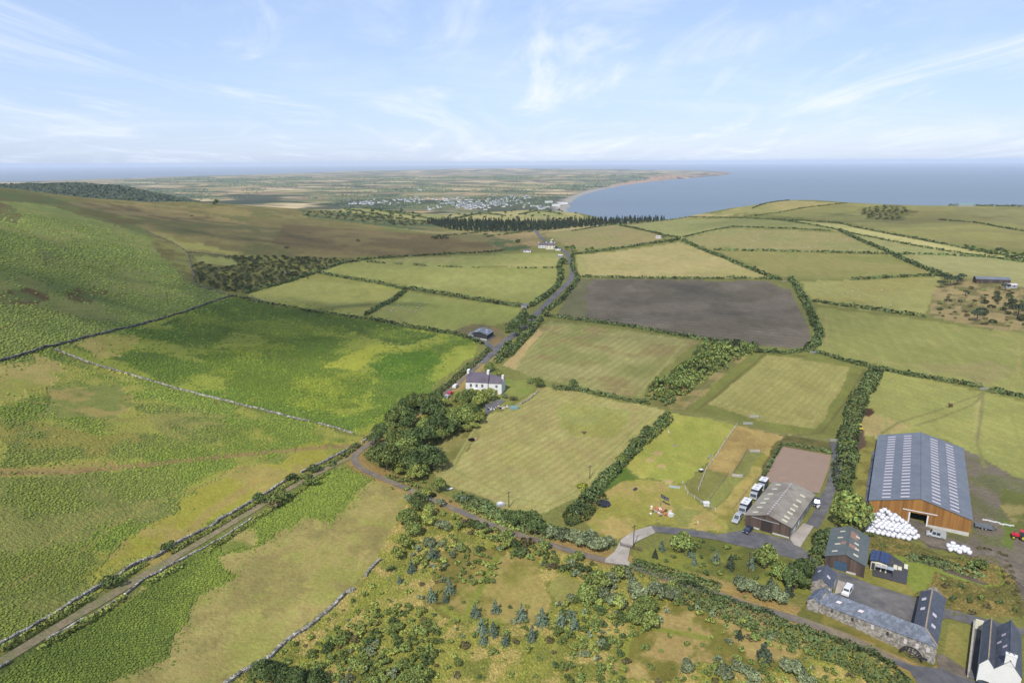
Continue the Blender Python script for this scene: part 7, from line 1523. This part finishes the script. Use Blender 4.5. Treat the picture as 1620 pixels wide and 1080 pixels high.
# woods of the plain: clumps of crown sized leaf faces
n = 26000; k = RNG.uniform(0, 1, n)
X = RNG.uniform(-5200, 2500, n*3); Y = 3600+RNG.random(n*3)**1.3*7500; ok = np.abs(X) < Y*.85; X, Y = X[ok], Y[ok]
ins2 = pip(X, Y, CP) & (pdist(X, Y, CP) > 90); X, Y = X[ins2], Y[ins2]; Z = plain_z(X, Y); qx, qy = project(np.stack([X, Y, Z], 1))
wood = fbm(X, Y, 520, 5, 71); thr = np.where((qy > 308) & (qx > 520) & (qx < 900), .47, .565); ok = wood > thr
X, Y, Z = X[ok], Y[ok], Z[ok]; sN = np.clip(Y/4000*7.5, 7, 20); V, Fq = leafquads(np.stack([X, Y, Z+sN*.55], 1), np.tile([0, -.5, .8], (len(X), 1)), sN, .6)
tag(link('distant_woodland', mesh('distant_woodland', V, Fq, LM['hedge'], tint=tints(len(X), .3, .08))), 'dark woods and treed hedgerows of the far plain and town', kind='stuff')
print('far wood', len(X))
# wooded hill behind the moor at the left
hc = at_z(112, 292, 38); rgx, rgy = np.meshgrid(np.linspace(-1, 1, 70), np.linspace(-1, 1, 50)); HX = (hc.x-150+rgx*760).ravel(); HY = (hc.y+rgy*520).ravel(); u = rgx.ravel(); v = rgy.ravel()
prof = np.clip(1-np.abs(np.where(u > .12, (u-.12)/.88, 0))**1.9, 0, 1)*np.clip(1-v*v, 0, 1)**.7*np.where(u < -.2, 1-.12*np.abs(u+.2), 1); HZ = -130+prof*(165+(fbm(HX, HY, 130, 3, 5)-.5)*22); 
I = np.arange(3500).reshape(50, 70); FH = np.stack([I[:-1, :-1], I[:-1, 1:], I[1:, 1:], I[1:, :-1]], -1).reshape(-1, 4)
me = mesh('wooded_hill', np.stack([HX, HY, HZ], 1), FH, mat('hill_ground', alb(66, 78, 48), rough=1, var=.2, scale=.02, coord='World'), smooth=True); tag(link('hill', me), 'round forested hill rising beyond the left end of the moor', kind='structure')
i0 = RNG.integers(0, 3500, 26000); X = HX[i0]+RNG.uniform(-11, 11, 26000); Y = HY[i0]+RNG.uniform(-11, 11, 26000)
gi_ = np.clip(((X-HX.min())/(HX.max()-HX.min())*69), 0, 68.999); gj = np.clip(((Y-HY.min())/(HY.max()-HY.min())*49), 0, 48.999); a, b_ = gi_.astype(int), gj.astype(int); fa, fb2 = gi_-a, gj-b_; ZZ = HZ.reshape(50, 70)
Z = (ZZ[b_, a]*(1-fa)+ZZ[b_, a+1]*fa)*(1-fb2)+(ZZ[b_+1, a]*(1-fa)+ZZ[b_+1, a+1]*fa)*fb2; ok = (Z > -110) & (gj < 40)
V, Fq = leafquads(np.stack([X, Y, Z+4], 1)[ok], np.tile([.1, -.6, .7], (ok.sum(), 1)), 9, .5); tag(link('hill_forest', mesh('hill_forest', V, Fq, LM['conifer'], tint=tints(ok.sum(), .35, .06))), 'dense dark forest covering the far round hill', kind='stuff')

# ---- settle the queued small plants: the 290 bushes and 290 belt conifers that show largest stand alone, the rest is one mass each
def settle(kinds, nmax, name, label):
    Q = [q for q in QUEUE if q[0] in kinds]; Q.sort(key=lambda q: -PSZ[q[0]]*q[4]/math.hypot(q[1], q[2]))
    for q in Q[:nmax]: plant_w(q[0], q[1], q[2], q[4], q[6], q[7], q[5], z=q[3])
    rest = Q[nmax:]; print(name, len(Q), len(rest))
    if not rest: return
    Vs, Fs, Ts, Ms = [], [], [], []; mats = sorted({KM[q[0]] for q in rest}); nv = 0
    for q in rest:
        V, Fq, T = LOWK[q[0]][int(RNG.integers(len(LOWK[q[0]])))]; a = RNG.uniform(0, 6.28); c_, s_2 = math.cos(a), math.sin(a)
        P = np.stack([(V[:, 0]*c_-V[:, 1]*s_2)*q[4]+q[1], (V[:, 0]*s_2+V[:, 1]*c_)*q[4]+q[2], V[:, 2]*q[4]*q[5]+q[3]], 1)
        Vs.append(P); Fs.append(Fq+nv); nv += len(V); Ts.append(T*RNG.uniform(.8, 1.2)); Ms.append(np.full(len(Fq), mats.index(KM[q[0]])))
    tag(link(name, mesh(name, np.concatenate(Vs), np.concatenate(Fs), [LM[m] for m in mats], tint=np.concatenate(Ts), mids=np.concatenate(Ms))), label, kind='stuff')
PSZ = {'bush': 1.7, 'bushdark': 1.7, 'bushpale': 1.6, 'bushlight': 1.6, 'bushbrown': 1.5, 'farbush': 2.2, 'tallfir': 7}
KM = {'bush': 'mid', 'bushdark': 'dark', 'bushpale': 'pale', 'bushlight': 'light', 'bushbrown': 'brown', 'farbush': 'gorse', 'tallfir': 'conifer'}
LOWK = {k: [crown_round(1.6, 2.1, 7, 130, .58, seed=300+i+10*j, base=.02) for i in range(3)] for j, k in enumerate(['bush', 'bushdark', 'bushpale', 'bushlight', 'bushbrown'])}
LOWK['farbush'] = [crown_round(2.2, 2.6, 6, 90, 1.0, seed=350+i, base=.02) for i in range(3)]; LOWK['tallfir'] = [crown_cone(3.3, 14, 10, 120, 2.0, seed=360+i) for i in range(3)]
settle({'tallfir'}, 290, 'conifer_wood', 'dark conifers massed at the back of the shelter belt')
settle(set(PSZ)-{'tallfir'}, 285, 'scrub', 'low scrub bushes and gorse scattered over the rough ground')

# ---- where nothing but its place tells a plant or car from its neighbours, the label gives that place
ORD = ['leftmost', 'second', 'third', 'fourth', 'fifth', 'sixth', 'seventh', 'eighth', 'ninth', 'tenth', 'eleventh', 'twelfth', 'thirteenth', 'fourteenth', 'fifteenth', 'sixteenth',
       'seventeenth', 'eighteenth', 'nineteenth', 'twentieth', 'twenty first', 'twenty second', 'twenty third', 'twenty fourth', 'twenty fifth', 'twenty sixth']
byl = {}
for o in SC.objects:
    if o.parent is None and 'category' in o and 'label' in o: byl.setdefault(o['label'], []).append(o)
for lb, L_ in byl.items():
    if 2 <= len(L_) <= 26:
        L_.sort(key=lambda o: project(np.array([o.location[:]]))[0][0])
        for i, o in enumerate(L_):
            t_ = 'rightmost' if i == len(L_)-1 else (ORD[0] if i == 0 else ORD[i]+' from left')
            n_l = lb+', '+t_
            if len(n_l.split()) <= 16: o['label'] = n_l
